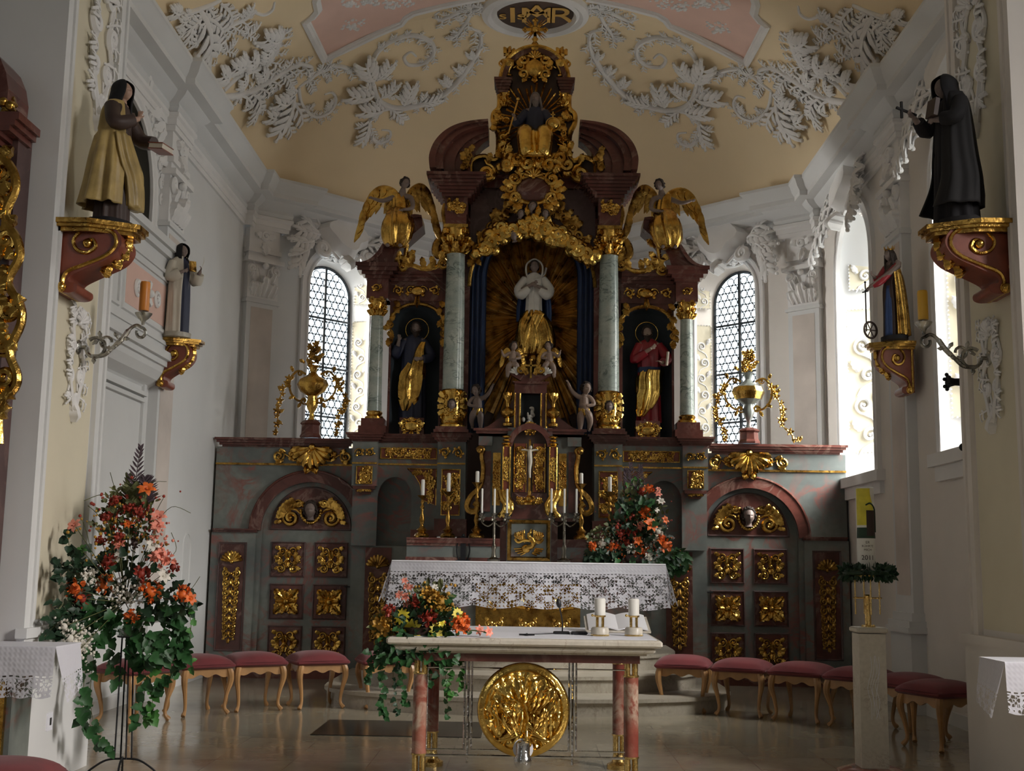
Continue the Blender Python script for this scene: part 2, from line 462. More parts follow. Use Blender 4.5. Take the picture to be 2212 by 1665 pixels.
def shell(mb, M, c, r, n=7, a0=.15*PI, a1=.85*PI, h=.25, down=False):
    s = -1 if down else 1
    for k in range(n):
        a = a0+(a1-a0)*k/(n-1)
        P = [(c[0]+cos(a)*r*t, c[1]+s*sin(a)*r*t, h*r*(.25+.75*sin(PI*.75*t))) for t in (.12, .35, .6, .85, 1.0)]
        mb.tube(P, [r*q for q in (.05, .10, .15, .19, .10)], 6, .8, M)
    mb.ell(M @ Vector((c[0], c[1], h*r*.4)), r*.18, nu=8, nv=6)
def rosette(mb, M, c, r, n=6, h=.3):
    for k in range(n):
        leaf(mb, M, c, 2*PI*k/n+.2, r, r*.62, 1, h, .6, 2)
    mb.ell(M @ Vector((c[0], c[1], r*.25)), r*.27, nu=8, nv=5)
def scrollrow(mb, M, x0, x1, y, h, rng, n=None, mirror=True):
    """a band of running scrolls and leaves filling x0..x1, height h"""
    w = x1-x0; n = n or max(1, int(round(w/(h*1.05))))
    s = w/n
    for i in range(n):
        cx = x0+s*(i+.5); hd = 1 if i % 2 else -1
        if mirror and cx > (x0+x1)/2: hd = -hd
        r = min(h*.40, s*.40)
        vol(mb, M, (cx, y+hd*h*.03), r, 1.3, hd, rng.uniform(0, .5)+(0 if hd > 0 else PI), .2)
        for k in range(4):
            a = rng.uniform(0, 2*PI); leaf(mb, M, (cx+cos(a)*r*.55, y+sin(a)*r*.55), a+hd*.7, r*.9, r*.55, 2, .35, .6, 2)
    return mb
def relief(mb, M, w, h, kind, rng):
    """gilded carving filling a w x h panel centred on the origin of M"""
    s = min(w, h)
    if kind == 'square_scroll':
        for sx in (-1, 1):
            vol(mb, M, (sx*s*.20, -s*.28), s*.15, 1.5, sx, PI/2, .2, tail=[(sx*s*.05, s*.02), (sx*s*.10, -s*.08)])
            vol(mb, M, (sx*s*.17, s*.26), s*.14, 1.4, -sx, -PI/2, .2, tail=[(sx*s*.40, -s*.10), (sx*s*.30, s*.02)])
            for a, q in ((.3, .3), (-.4, .26), (1.2, .3), (-1.3, .26)):
                b = (sx*s*.2, s*.02); leaf(mb, M, b, a if sx > 0 else PI-a, s*q*.9, s*.16, 3, .3, .6, 2)
            leaf(mb, M, (sx*s*.22, s*.30), (.5 if sx > 0 else PI-.5), s*.24, s*.14, 3, .3, .6, 2)
            leaf(mb, M, (sx*s*.24, -s*.22), (-.5 if sx > 0 else PI+.5), s*.22, s*.13, 3, .3, .6, 2)
        leaf(mb, M, (0, -s*.05), PI/2, s*.4, s*.22, 3, .35, .6, 4); leaf(mb, M, (0, 0), -PI/2, s*.3, s*.18, 3, .3, .6, 4)
        mb.ell(M @ Vector((0, 0, s*.06)), s*.07, nu=8, nv=6)
    elif kind == 'square_leaf':
        for k in range(4):
            a = PI/4+k*PI/2
            leaf(mb, M, (cos(a)*s*.06, sin(a)*s*.06), a, s*.52, s*.3, 4, .22, .6, 4)
            a2 = k*PI/2; leaf(mb, M, (0, 0), a2, s*.38, s*.26, 3, .28, .7, 4)
            for q in (-.38, .38): leaf(mb, M, (cos(a+q)*s*.2, sin(a+q)*s*.2), a+q*1.5, s*.24, s*.11, 2, .3, .6, 2)
        mb.ell(M @ Vector((0, 0, s*.07)), s*.09, nu=10, nv=6)
    elif kind == 'tall':
        y = h/2-w*.5; shell(mb, M, (0, y-w*.22), w*.5, 9, .08*PI, .92*PI, .22)
        y -= w*.75
        while y > -h/2+w*.3:
            f = (y+h/2)/h; r = w*(.14+.10*f)
            for sx in (-1, 1):
                vol(mb, M, (sx*w*(.12+.12*f), y), r, 1.4, -sx, PI/2, .2, tail=[(sx*.02*w, y-r*1.5), (sx*w*.2, y-r*1.4)])
                leaf(mb, M, (sx*w*.2, y+r*.5), PI/2-sx*.6, r*1.3, r*.8, 3, .3, .6, 2)
                leaf(mb, M, (sx*w*.15, y-r*.7), -PI/2+sx*.9, r*1.3, r*.7, 3, .3, .6, 2)
            leaf(mb, M, (0, y-r*.8), -PI/2, r*1.9, r*1.1, 3, .35, .6, 4)
            mb.ell(M @ Vector((0, y, r*.3)), r*.33, nu=8, nv=6)
            y -= r*2.1
    elif kind == 'fill':
        A = w*h; n = int(A/(s*s)*11)+5
        for i in range(n):
            x = rng.uniform(-.36, .36)*w; y = (-.40+.80*(i+.5)/n)*h if h > w else rng.uniform(-.36, .36)*h
            if w > h: x = (-.42+.84*(i+.5)/n)*w
            r = s*rng.uniform(.14, .22)
            vol(mb, M, (x, y), r, 1.2, rng.choice((-1, 1)), rng.uniform(0, 6), .24)
            for k in range(3):
                a = rng.uniform(0, 2*PI); leaf(mb, M, (x, y), a, r*1.6, r*.9, 2, .4, .7, 2)
    return mb
def cartouche(mb, M, c, w, h, plate=True):
    """oval shield in a frame of C scrolls with a shell on top"""
    x, y = c
    if plate: mb.ell(M @ Vector((x, y, 0)), (w*.30, h*.32, min(w, h)*.14), M.to_3x3().to_4x4(), 16, 8)
    for sx in (-1, 1):
        for q, (yy, rr, hd) in enumerate(((h*.27, .13, 1), (-h*.22, .12, -1), (h*.02, .10, 1))):
            vol(mb, M, (x+sx*w*(.33 if q < 2 else .42), y+yy), min(w, h)*rr*1.5, 1.3, sx*hd, PI/2*hd, .28,
                tail=[(x+sx*w*.12, y+yy*1.55), (x+sx*w*.26, y+yy*1.45)] if q < 2 else None)
        leaf(mb, M, (x+sx*w*.32, y+h*.1), (.2 if sx > 0 else PI-.2), w*.26, h*.22, 3, .35, .6, 3)
        leaf(mb, M, (x+sx*w*.22, y-h*.32), (-.9 if sx > 0 else PI+.9), w*.24, h*.18, 3, .35, .6, 3)
    shell(mb, M, (x, y+h*.30), min(w, h)*.26, 7, .08*PI, .92*PI, .4)
    leaf(mb, M, (x, y-h*.3), -PI/2, h*.26, w*.2, 2, .35, .7, 4)
def capital(mb, M, r, h, half=False, n=8):
    """corinthian capital, local y up, z front; r = shaft radius, standing from y=0 to h"""
    Q = M @ RX(-PI/2)      # local z becomes up
    mb.lathe([(r*.98, 0), (r*1.08, h*.03), (r*.98, h*.06), (r*1.0, h*.5), (r*1.25, h*.86), (r*1.3, h*.88)], 20, Q)
    for row, (y0, L, off, k) in enumerate(((.03, .46, 0, n), (.28, .46, .5, n))):
        for i in range(k):
            a = 2*PI*(i+off)/k
            if sin(a) < -.3: pass
            F = Q @ RZ(a) @ T((r*1.0, 0, h*y0)) @ Matrix(((0, 0, 1, 0), (1, 0, 0, 0), (0, 1, 0, 0), (0, 0, 0, 1)))
            leaf(mb, F, (0, 0), PI/2, h*L, r*.85, 3, .42, 1.6, 4)
    for i in range(4):
        a = PI/4+i*PI/2; F = Q @ RZ(a) @ T((r*1.28, 0, h*.78)) @ Matrix(((1, 0, 0, 0), (0, 0, 1, 0), (0, 1, 0, 0), (0, 0, 0, 1)))
        for zz in (-1, 1):
            S = [(x+r*.12, y, zz*r*.10) for x, y in spiral(r*.36, r*.07, 1.4, -1, PI*.9)]
            mb.tube([F @ Vector(p) for p in S], [r*.12]*len(S), 6)
        mb.ell(F @ Vector((r*.12, 0, 0)), r*.14, nu=8, nv=6)
    a = r*1.62; K = []
    for i in range(4):
        b = PI/4+i*PI/2
        for q in range(6):
            t = q/6; ang = b+PI/2*t; rr = a*1.10*(1-.30*sin(PI*t)) ; K.append((rr*cos(ang), rr*sin(ang)))
    mb.prism(K, h*.88, h, Q)
def col_base(mb, M, r, h):
    Q = M @ RX(-PI/2)
    mb.lathe([(r*1.42, 0), (r*1.45, h*.12), (r*1.42, h*.28), (r*1.2, h*.36), (r*1.13, h*.5), (r*1.2, h*.62), (r*1.27, h*.7), (r*1.2, h*.82), (r*1.03, h*.88), (r*1.0, h)], 28, Q)
def gilded_panel(F, cx, cy, w, h, parent, seed=1, kind='fill', mat='gold'):
    m = MB(); m.box(cx-w/2, cx+w/2, cy-h/2, cy+h/2, 0, .006, F); p = m.build('carved_panel', 'console_red', parent, False)
    m = MB(); m.sweep([(0, 0), (0, .014), (-.012, .016), (-.018, .004)], [F @ Vector(q) for q in ((cx-w/2, cy-h/2, 0), (cx+w/2, cy-h/2, 0), (cx+w/2, cy+h/2, 0), (cx-w/2, cy+h/2, 0))], up=(0, -1, 0), closed=True); m.build('panel_frame', mat, p, False)
    m = MB(); relief(m, F @ T((cx, cy, .008)), w*.92, h*.94, kind, random.Random(seed)); m.build('panel_carving', mat, p); return p
def tile_outline(n, fn): return [fn(i/n) for i in range(n)]
def arc(cx, cy, rx, ry, a0, a1, n=24):
    return [(cx+rx*cos(a0+(a1-a0)*i/n), cy+ry*sin(a0+(a1-a0)*i/n)) for i in range(n+1)]
def cr(P, m=6):
    """catmull-rom through points"""
    P = [Vector(p) for p in P]; out = []
    for i in range(len(P)-1):
        a, b, c, d = P[max(i-1, 0)], P[i], P[i+1], P[min(i+2, len(P)-1)]
        for k in range(m):
            t = k/m; out.append(.5*((2*b)+(c-a)*t+(2*a-5*b+4*c-d)*t*t+(3*b-a-3*c+d)*t**3))
    out.append(P[-1]); return out
def lerp(a, b, t): return a+(b-a)*t
CORN = [(0, 0), (.05, 0), (.07, .05), (.05, .09), (.06, .13), (.16, .20), (.18, .26), (.30, .28), (.30, .33), (.35, .40), (.37, .47), (0, .47)]
import math
CF=2600.0; CPX,CPY=1106.0,832.5
PSI=math.radians(-0.9); TH=math.radians(8.45); RO=math.radians(0.85); CH=1.4
def _cam():
    F=(math.cos(TH)*math.sin(PSI), math.cos(TH)*math.cos(PSI), math.sin(TH))
    R=(math.cos(PSI),-math.sin(PSI),0)
    U=(R[1]*F[2]-R[2]*F[1], R[2]*F[0]-R[0]*F[2], R[0]*F[1]-R[1]*F[0])
    c,s=math.cos(RO),math.sin(RO)
    R2=tuple(R[i]*c+U[i]*s for i in range(3)); U2=tuple(U[i]*c-R[i]*s for i in range(3))
    return R2,U2,F
CR,CU,CFW=_cam()
def ray(px,py):
    x=(px-CPX)/CF; y=-(py-CPY)/CF
    return tuple(CFW[i]+CR[i]*x+CU[i]*y for i in range(3))
def at(px,py,Y):
    d=ray(px,py); t=Y/d[1]; return (d[0]*t, Y, CH+d[2]*t)
def atX(px,py,X):
    d=ray(px,py); t=X/d[0]; return (X,d[1]*t,CH+d[2]*t)
def atZ(px,py,Z):
    d=ray(px,py); t=(Z-CH)/d[2]; return (d[0]*t,d[1]*t,Z)
def proj(x,y,z):
    v=(x,y,z-CH); dot=lambda a,b:sum(p*q for p,q in zip(a,b))
    w=dot(v,CFW); return (CPX+CF*dot(v,CR)/w, CPY-CF*dot(v,CU)/w)
# ================================================================ ROOM
WX = 3.93; YC = 15.9; YA0, YA1, XA = 7.3, 8.45, 3.05
def S_(name, mb, mat, smooth=True, **k): return struct(mb.build(name, mat, smooth=smooth, **k))
FL = MB(); FL.box(-7, 7, -11, 19, -.2, 0); S_('floor', FL, 'floor_stone', False)

def outline(c, hw, sill, spring, n=20):
    """arch opening from the lower left up over the crown to the lower right"""
    return [(c-hw, sill)]+[(c-hw*cos(PI*i/n), spring+hw*sin(PI*i/n)) for i in range(n+1)]+[(c+hw, sill)]
def wall(mb, M, x0, x1, y0, y1, ops):
    """a wall face in the local xy plane with arched openings, given some thickness behind"""
    xs = x0
    for c, hw, sill, spring in ops:
        mb.box(xs, c-hw, y0, y1, -.04, 0, M); mb.box(c-hw, c+hw, y0, sill, -.04, 0, M)
        A = outline(c, hw, sill, spring)[1:-1]
        mb.strip(A, [(x, y1) for x, y in A], -.04, 0, M); xs = c+hw
    mb.box(xs, x1, y0, y1, -.04, 0, M)
def reveal(mb, M, o, i, d):
    A = outline(*o); B = outline(*i); n = len(A)
    vs = [M @ Vector((x, y, 0)) for x, y in A]+[M @ Vector((x, y, -d)) for x, y in B]
    mb.add(vs, [(k, (k+1) % n, n+(k+1) % n, n+k) for k in range(n)])
    # outer casing so no daylight slips past the reveal
    A2 = [(x+(.05 if x > o[0] else -.05), y) for x, y in A]
ML = facade((-WX, 0, 0), (1, 0, 0)); MR = facade((WX, 0, 0), (-1, 0, 0))      # local x = +Y / -Y
MOL = facade((-WX, YC, 0), (1, -1, 0)); MOR = facade((WX-2.3, YC+2.3, 0), (-1, -1, 0))
OL = 2.3*2**.5
W1o, W1i = (1.60, .66, 2.45, 5.29), (1.60, .45, 2.58, 5.24)
W2o, W2i = (OL-1.60, .66, 2.45, 5.29), (OL-1.60, .45, 2.58, 5.24)
W3o, W3i = (-14.33, .87, 2.5, 5.03), (-14.33, .60, 2.72, 4.95)
W4o, W4i = (-10.65, .87, 2.5, 5.03), (-10.65, .60, 2.72, 4.95)
w = MB(); wall(w, ML, YA1-.1, YC, 0, 6.6, [(11.05, .95, 4.25, 5.0)]); S_('wall_left', w, 'wall_plaster', False)
w = MB(); wall(w, MOL, 0, OL, 0, 6.6, [W1o]); S_('wall_back_left', w, 'wall_plaster', False)
w = MB(); wall(w, facade((0, 18.2, 0)), -1.63, 1.63, 0, 6.6, []); S_('wall_back', w, 'wall_plaster', False)
w = MB(); wall(w, MOR, 0, OL, 0, 6.6, [W2o]); S_('wall_back_right', w, 'wall_plaster_warm_lit', False)
w = MB(); wall(w, MR, -YC, -(YA1-.1), 0, 6.6, [W3o, W4o]); S_('wall_right', w, 'wall_plaster_warm_lit', False)

def window(k, M, o, i, d, mat, bars, rounds):
    root = bpy.data.objects.new('window_%d' % k, None); C.objects.link(root); root.location = M @ Vector((o[0], o[2], 0)); struct(root)
    bpy.context.view_layer.update()
    r = MB(); reveal(r, M, o, i, d); struct(r.build('reveal', mat, root, True))
    # raised architrave round the opening
    A = outline(*o); f = MB()
    f.sweep([(0, 0), (.0, .05), (-.03, .05), (-.045, .03), (-.085, .03), (-.10, .055), (-.13, .05), (-.14, 0)], [M @ Vector((x, y, 0)) for x, y in A], up=(M.to_3x3() @ Vector((0, 0, 1))), closed=False, flip=-1)
    struct(f.build('architrave', 'stucco', root, True))
    s = MB(); s.box(o[0]-o[1]-.12, o[0]+o[1]+.12, o[2]-.12, o[2], 0, .10, M); s.box(o[0]-o[1]-.06, o[0]+o[1]+.06, o[2]-.26, o[2]-.12, 0, .05, M)
    struct(s.build('sill', 'stucco', root, False))
    g = MB(); B = outline(*i); n = len(B)
    g.add([M @ Vector((x, y, -d+.005)) for x, y in B], [tuple(range(n))]); struct(g.build('pane', 'window_glass', root, False))
    m = MB(); c, hw, sl, sp = i
    m.box(c-.020, c+.020, sl, sp+hw, -d+.008, -d+.035, M)
    for z in bars:
        q = hw if z < sp else (max(0, hw*hw-(z-sp)**2))**.5
        m.box(c-q, c+q, z-.014, z+.014, -d+.008, -d+.035, M)
    m.tube([M @ Vector((x, y, -d+.01)) for x, y in B], .026, 4, closed=True)
    struct(m.build('window_bars', 'lead', root, False))
    if rounds:
        l = MB(); R = .058; j = 0; y = sl+R
        while y < sp+hw:
            x = c-hw+R*(1 if j % 2 == 0 else 2)
            while x < c+hw:
                if y < sp or (x-c)**2+(y-sp)**2 < (hw-R*.6)**2:
                    l.tube([M @ Vector((x+R*.96*cos(a*PI/5), y+R*.96*sin(a*PI/5), -d+.012)) for a in range(10)], .008, 4, closed=True)
                x += 2*R
            y += R*1.8; j += 1
        struct(l.build('lead_came', 'lead', root, False))
    # panels and scrolls of the splayed jambs
    p = MB(); fill = MB(); rg = random.Random(k)
    for sx in (-1, 1):
        a = Vector((o[0]+sx*o[1], 0, 0)); b = Vector((i[0]+sx*i[1], 0, -d)); u = (b-a); L = u.length; u.normalize()
        nrm = Vector((-sx*abs(u.z), 0, abs(u.x))).normalized()
        for y0, y1 in ((o[2]+.35, o[3]-.35), (o[3]-.1, o[3]+.34)):
            hh = (y1-y0)/2
            J = M @ Matrix(((u.x*sx*-1, 0, nrm.x, a.x+u.x*L/2), (0, 1, 0, (y0+y1)/2), (u.z*sx*-1, 0, nrm.z, a.z+u.z*L/2), (0, 0, 0, 1)))
            W = L*.33
            if y1 > o[3]: W = L*.26; J = J @ T((sx*-.0, 0, .03))
            fill.box(-W, W, -hh, hh, .001, .006, J)
            P = [(-W, -hh), (W, -hh), (W, hh), (-W, hh)]
            m2 = int((2*W+2*hh)*2/.045)
            for q in range(m2):
                t = q/m2*(4*W+4*hh); 
                if t < 2*W: pt = (-W+t, -hh)
                elif t < 2*W+2*hh: pt = (W, -hh+t-2*W)
                elif t < 4*W+2*hh: pt = (W-(t-2*W-2*hh), hh)
                else: pt = (-W, hh-(t-4*W-2*hh))
                p.cbox(J @ Vector((pt[0], pt[1], .008)), (.016, .016, .016))
            yy = -hh+W*1.0; hd = 1
            while yy < hh-W*.7:
                vol(p, J, (hd*W*.15, yy), W*.55, 1.4, hd, -PI/2, .17, tail=[(-hd*W*.5, yy-W*1.2), (-hd*W*.3, yy-W*.8)])
                leaf(p, J, (-hd*W*.4, yy+W*.2), PI/2+hd*.5, W*.9, W*.45, 3, .2, .5, 2)
                yy += W*1.75; hd = -hd
    struct(fill.build('jamb_panel', 'cream_plaster', root, False)); struct(p.build('jamb_relief', 'stucco', root))
    return root
window(1, MOL, W1o, W1i, .36, 'wall_plaster', (3.48, 4.20, 4.92), True)
window(2, MOR, W2o, W2i, .36, 'wall_plaster_warm_lit', (3.48, 4.20, 4.92), True)
window(3, MR, W3o, W3i, .60, 'wall_plaster', (3.4, 4.1, 4.8), False)
window(4, MR, W4o, W4i, .60, 'wall_plaster', (3.4, 4.1, 4.8), False)
# stucco cartouches over the windows
def window_cartouche(M, x, y, s, tw=0):
    m = MB(); F = M @ T((x, y, .04)) @ RX(-.25)
    out = []
    for k in range(28):
        a = 2*PI*k/28; rr = 1+.12*cos(4*a)+.05*cos(6*a+1); out.append((s*.30*rr*cos(a), s*.26*rr*sin(a)))
    m.prism(out, 0, s*.13, F, taper=.25)
    for sx in (-1, 1):
        vol(m, F, (sx*s*.34, s*.20), s*.11, 1.4, -sx, -PI/2, .32, tail=[(sx*s*.12, s*.30), (sx*s*.24, s*.32)])
        vol(m, F, (sx*s*.30, -s*.22), s*.10, 1.4, sx, PI/2, .32, tail=[(sx*s*.10, -s*.3)])
        for q in range(4):
            acan(m, F, (sx*s*(.30+.09*q), -s*(.04+.085*q)), (-.25-.28*q) if sx > 0 else PI+.25+.28*q, s*.30, s*.18, 4, .3)
            acan(m, F, (sx*s*(.28+.07*q), s*(.05-.07*q)), (.6-.35*q) if sx > 0 else PI-.6+.35*q, s*.24, s*.16, 3, .4)
    shell(m, F, (0, s*.16), s*.22, 7, .1*PI, .9*PI, .5)
    vol(m, F, (0, s*.36), s*.09, 1.3, 1, 0, .35); leaf(m, F, (0, -s*.22), -PI/2, s*.24, s*.2, 3, .5, 1, 4)
    return m
for M, o in ((MOL, W1o), (MOR, W2o), (MR, W3o), (MR, W4o)):
    o2 = S_('trim_1', window_cartouche(M, o[0], o[3]+o[1]+.14, 1.35), 'stucco')
# oval relief in the soffits
for M, o in ((MOL, W1o), (MOR, W2o), (MR, W3o)):
    m = MB(); F = M @ T((o[0], o[3]+o[1]-.13, -.14)) @ RX(.95)
    m.tube([F @ Vector((.24*cos(a*PI/12), .11*sin(a*PI/12), 0)) for a in range(24)], .018, 6, closed=True)
    for q in range(14): m.ell(F @ Vector((R0.uniform(-.16, .16), R0.uniform(-.06, .06), .01)), .035, nu=8, nv=5)
    S_('trim_2', m, 'stucco')

# chancel arch
def arch_block(sx):
    m = MB()
    x0, x1 = (XA, 7) if sx > 0 else (-7, -XA)
    m.box(x0, x1, YA0, YA1, 0, 9.6); return m
for sx, nm in ((-1, 'wall_arch_left'), (1, 'wall_arch_right')):
    S_(nm, arch_block(sx), 'wall_plaster' if sx < 0 else 'wall_plaster_warm_lit', False)
    t = MB()
    X = sx*XA; q = -sx
    for z0, z1 in ((1.02, 9.),):
        a, b = YA0+.20, YA1-.22
        F = facade((X, 0, 0), (q, 0, 0)); s = 1 if q > 0 else -1
        xa, xb = sorted((s*a, s*b))
        t.box(xa, xb, z0, z1, 0, .004, F)
    S_('trim_3', t, 'cream_plaster', False)
    t = MB()
    for y in (YA0+.10, YA1-.10):
        t.box(min(X, X+q*.035), max(X, X+q*.035), y-.10, y+.06, 0, 9.)
        t.box(min(X, X+q*.05), max(X, X+q*.05), y-.02, y+.02, .95, 9.)
    t.box(min(X, X+q*.05), max(X, X+q*.05), YA0-.02, YA1+.02, 0, .92); t.box(min(X, X+q*.07), max(X, X+q*.07), YA0-.04, YA1+.04, .92, .98)
    S_('trim_4', t, 'wall_plaster' if sx < 0 else 'wall_plaster_warm_lit', False)
m = MB(); A = arc(0, 5.7, XA, XA, 0, PI, 30); m.strip([(x, z) for x, z in A], [(x, 9.6) for x, z in A], 0, YA1-YA0, Matrix(((1, 0, 0, 0), (0, 0, 1, YA0), (0, 1, 0, 0), (0, 0, 0, 1))))
S_('wall_arch_top', m, 'wall_plaster', False)
# nave behind the viewer, with its window openings left to the daylight
m = MB(); m.box(-7, 7, -11.2, -11, 0, 9.6); S_('wall_nave_back', m, 'nave_plaster', False)
def nave_side(sx):
    m = MB(); F = facade((sx*7, 0, 0), (-sx, 0, 0)); a, b = (-7.3, 11) if sx > 0 else (-11, 7.3)
    wall(m, F, a, b, 0, 9.6, [(-sx*(2.5 if sx > 0 else -5.), .8, 3.2, 6.2)])
    S_('wall_nave_%s' % ('right' if sx > 0 else 'left'), m, 'nave_plaster', False)
nave_side(-1); nave_side(1)
m = MB(); m.box(-7.1, 7.1, -11.2, YA0+.2, 9.6, 9.8); S_('ceiling', m, 'nave_plaster', False)

# entablature and cornice running round the choir
PIL = [(12.2, 12.78)]
def path(off=0, jog=.10):
    P = [(-WX, YA1-.05)]
    for a, b in PIL: P += [(-WX, a), (-WX+jog, a), (-WX+jog, b), (-WX, b)]
    c = .30
    P += [(-WX, YC-.12), (-WX+jog, YC-.12), (-WX+jog, YC+.04), (-WX+.42+jog*.7, YC+.42-jog*.7), (-WX+.42, YC+.42)]
    P += [(-1.63, YC+2.3)]
    L = P; return [(x, y, 0) for x, y in L]+[(-x, y, 0) for x, y in L[::-1]]
PT = path()
m = MB(); m.sweep([(0, 6.10), (.05, 6.10), (.07, 6.15), (.06, 6.19), (.15, 6.25), (.18, 6.29), (.29, 6.31), (.29, 6.37), (.33, 6.42), (.36, 6.50), (.38, 6.52), (.38, 6.56), (0, 6.60)], PT)
S_('trim_5', m, 'wall_plaster', True, angle=25)
m = MB(); m.sweep([(0, 5.90), (.03, 5.90), (.03, 5.96), (.045, 5.96), (.045, 6.03), (.07, 6.05), (.07, 6.09), (0, 6.10)], PT)
S_('trim_6', m, 'stucco', True, angle=25)

# pilasters of the choir with capitals
def pilaster(M, x0, x1, nm, shaft='faux_marble', side=.10):
    r = bpy.data.objects.new(nm, None); C.objects.link(r); r.location = M @ Vector(((x0+x1)/2, 0, 0)); struct(r); bpy.context.view_layer.update()
    b = MB(); b.box(x0, x1, .98, 4.93, 0, side, M); struct(b.build('shaft', 'wall_plaster', r, False))
    b = MB(); b.box(x0+.07, x1-.07, 1.15, 4.80, side, side+.004, M); struct(b.build('shaft_panel', shaft, r, False))
    b = MB()
    for y0, y1, e in ((0, .78, .05), (.78, .84, .09), (.84, .90, .07), (.90, .98, .03), (4.86, 4.90, .03)): b.box(x0-e, x1+e, y0, y1, 0, side+e, M)
    struct(b.build('base', 'wall_plaster', r, False))
    c = MB(); w = x1-x0; cx = (x0+x1)/2
    c.box(x0, x1, 4.93, 5.9, 0, side, M); c.box(x0-.05, x1+.05, 5.42, 5.48, 0, side+.07, M); c.box(x0-.02, x1+.02, 5.56, 5.62, 0, side+.03, M)
    F = M @ T((cx, 0, side))
    for sx in (-1, 1):
        vol(c, F, (sx*w*.38, 5.33), w*.17, 1.6, sx, PI/2, .28, tail=[(sx*w*.05, 5.12), (sx*w*.16, 5.34)])
        for q in (0, 1): leaf(c, F, (sx*w*(.14+.16*q), 4.95), PI/2-sx*.15, .25, w*.26, 3, .3, 1.3, 4)
        leaf(c, F, (sx*w*.26, 5.13), PI/2-sx*.2, .22, w*.24, 3, .3, 1.3, 4)
    leaf(c, F, (0, 4.95), PI/2, .36, w*.34, 3, .3, 1.3, 4)
    c.ell(F @ Vector((0, 5.38, .05)), .045)
    vol(c, F, (0, 5.80), w*.16, 1.4, 1, 0, .3); leaf(c, F, (0, 5.72), -PI/2, .22, w*.3, 3, .3, .8, 4)
    for sx in (-1, 1): leaf(c, F, (sx*.03, 5.78), PI/2-sx*1.2, .16, w*.2, 3, .3, .8, 3)
    struct(c.build('capital', 'stucco', r))
for nm, M, a, b in (('trim_7', ML, 12.2, 12.78), ('trim_8', MR, -12.78, -12.2), ('trim_9', MOL, .02, .50), ('trim_10', MOR, OL-.50, OL-.02)):
    pilaster(M, a, b, nm)

# oratory balcony on the left wall
m = MB(); Y0b, Y1b = 8.6, 12.18; P = lambda pr: pr
m.box(Y0b, Y1b, 3.44, 4.45, 0, .18, ML)
for y0, y1, e in ((4.45, 4.52, .23), (4.52, 4.60, .27), (3.40, 3.48, .25), (3.34, 3.40, .21), (4.28, 4.32, .20), (3.56, 3.60, .20)): m.box(Y0b, Y1b+.02, y0, y1, 0, e, ML)
for a, b in ((9.2, 10.6), (10.75, 12.05)):
    m.sweep([(0, 0), (0, .02), (-.03, .02), (-.04, 0)], [ML @ Vector(p) for p in ((a, 3.7, .18), (b, 3.7, .18), (b, 4.2, .18), (a, 4.2, .18))], up=(1, 0, 0), closed=True, flip=-1)
cove = [(Y0b, 0)]
m.sweep([(0, 0), (0, .18), (-.06, .17), (-.14, .12), (-.20, .02), (-.22, 0)], [ML @ Vector((Y1b, 3.34, 0)), ML @ Vector((Y0b, 3.34, 0))], up=(1, 0, 0), flip=1)
S_('trim_11', m, 'wall_plaster', False)
m = MB(); m.box(10.8, 12.0, 3.74, 4.16, .18, .184, ML); S_('trim_12', m, 'pink_plaster', False)
m = MB(); F = ML @ T((11.4, 3.95, .18)); rosette(m, F, (0, 0), .16, 6, .2)
for sx in (-1, 1): vol(m, F, (sx*.3, 0), .10, 1.4, sx, 0, .2, tail=[(sx*.12, .05)])
S_('trim_13', m, 'stucco')
m = MB(); m.tube([ML @ Vector((Y0b, 4.60, .15)), ML @ Vector((Y1b, 4.60, .15))], .018, 6); S_('trim_14', m, 'iron')
# opening behind the balcony: a shallow loggia
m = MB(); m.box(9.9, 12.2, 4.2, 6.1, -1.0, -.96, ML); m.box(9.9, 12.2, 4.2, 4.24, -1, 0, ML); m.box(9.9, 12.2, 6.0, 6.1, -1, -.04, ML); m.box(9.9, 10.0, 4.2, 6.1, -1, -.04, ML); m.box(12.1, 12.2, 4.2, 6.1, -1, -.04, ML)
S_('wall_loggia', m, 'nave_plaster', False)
m = MB(); A = outline(11.05, .95, 4.62, 5.0)
m.sweep([(0, 0), (0, .05), (-.05, .05), (-.07, .03), (-.11, .03), (-.11, 0)], [ML @ Vector((x, y, 0)) for x, y in A], up=(1, 0, 0), flip=-1)
rg = random.Random(4)
for k in range(9):
    a = PI*(.06+.40*k/8); F = ML @ T((11.05+1.18*cos(a), 5.0+1.1*sin(a), 0)); leaf(m, F, (0, 0), a+rg.uniform(-1.2, 1.2), .24, .13, 3, .3, .6, 3); vol(m, F, (.02, -.05), .07, 1.3, rg.choice((-1, 1)), rg.uniform(0, 6), .25)
S_('trim_15', m, 'stucco')
# recessed field and lintel under the balcony; little wall niche
m = MB(); m.box(9.2, 12.0, 3.02, 3.06, 0, .06, ML); m.box(9.2, 12.0, 2.96, 3.0, 0, .04, ML); m.box(11.98, 12.06, 0, 3.3, 0, .03, ML)
A = arc(13.9, 1.55, .15, .15, 0, PI, 10); m.tube([ML @ Vector((x, y, 0)) for x, y in [(14.05, 1.1)]+A+[(13.75, 1.1)]], .014, 5, closed=True)
S_('trim_16', m, 'wall_plaster', False)
for sx, nm in ((-1, 'baseboard_left'), (1, 'baseboard_right')):
    m = MB(); x = sx*WX; m.box(min(x, x-sx*.025), max(x, x-sx*.025), YA1, 14.8, 0, .12); S_(nm, m, 'wall_plaster', False)
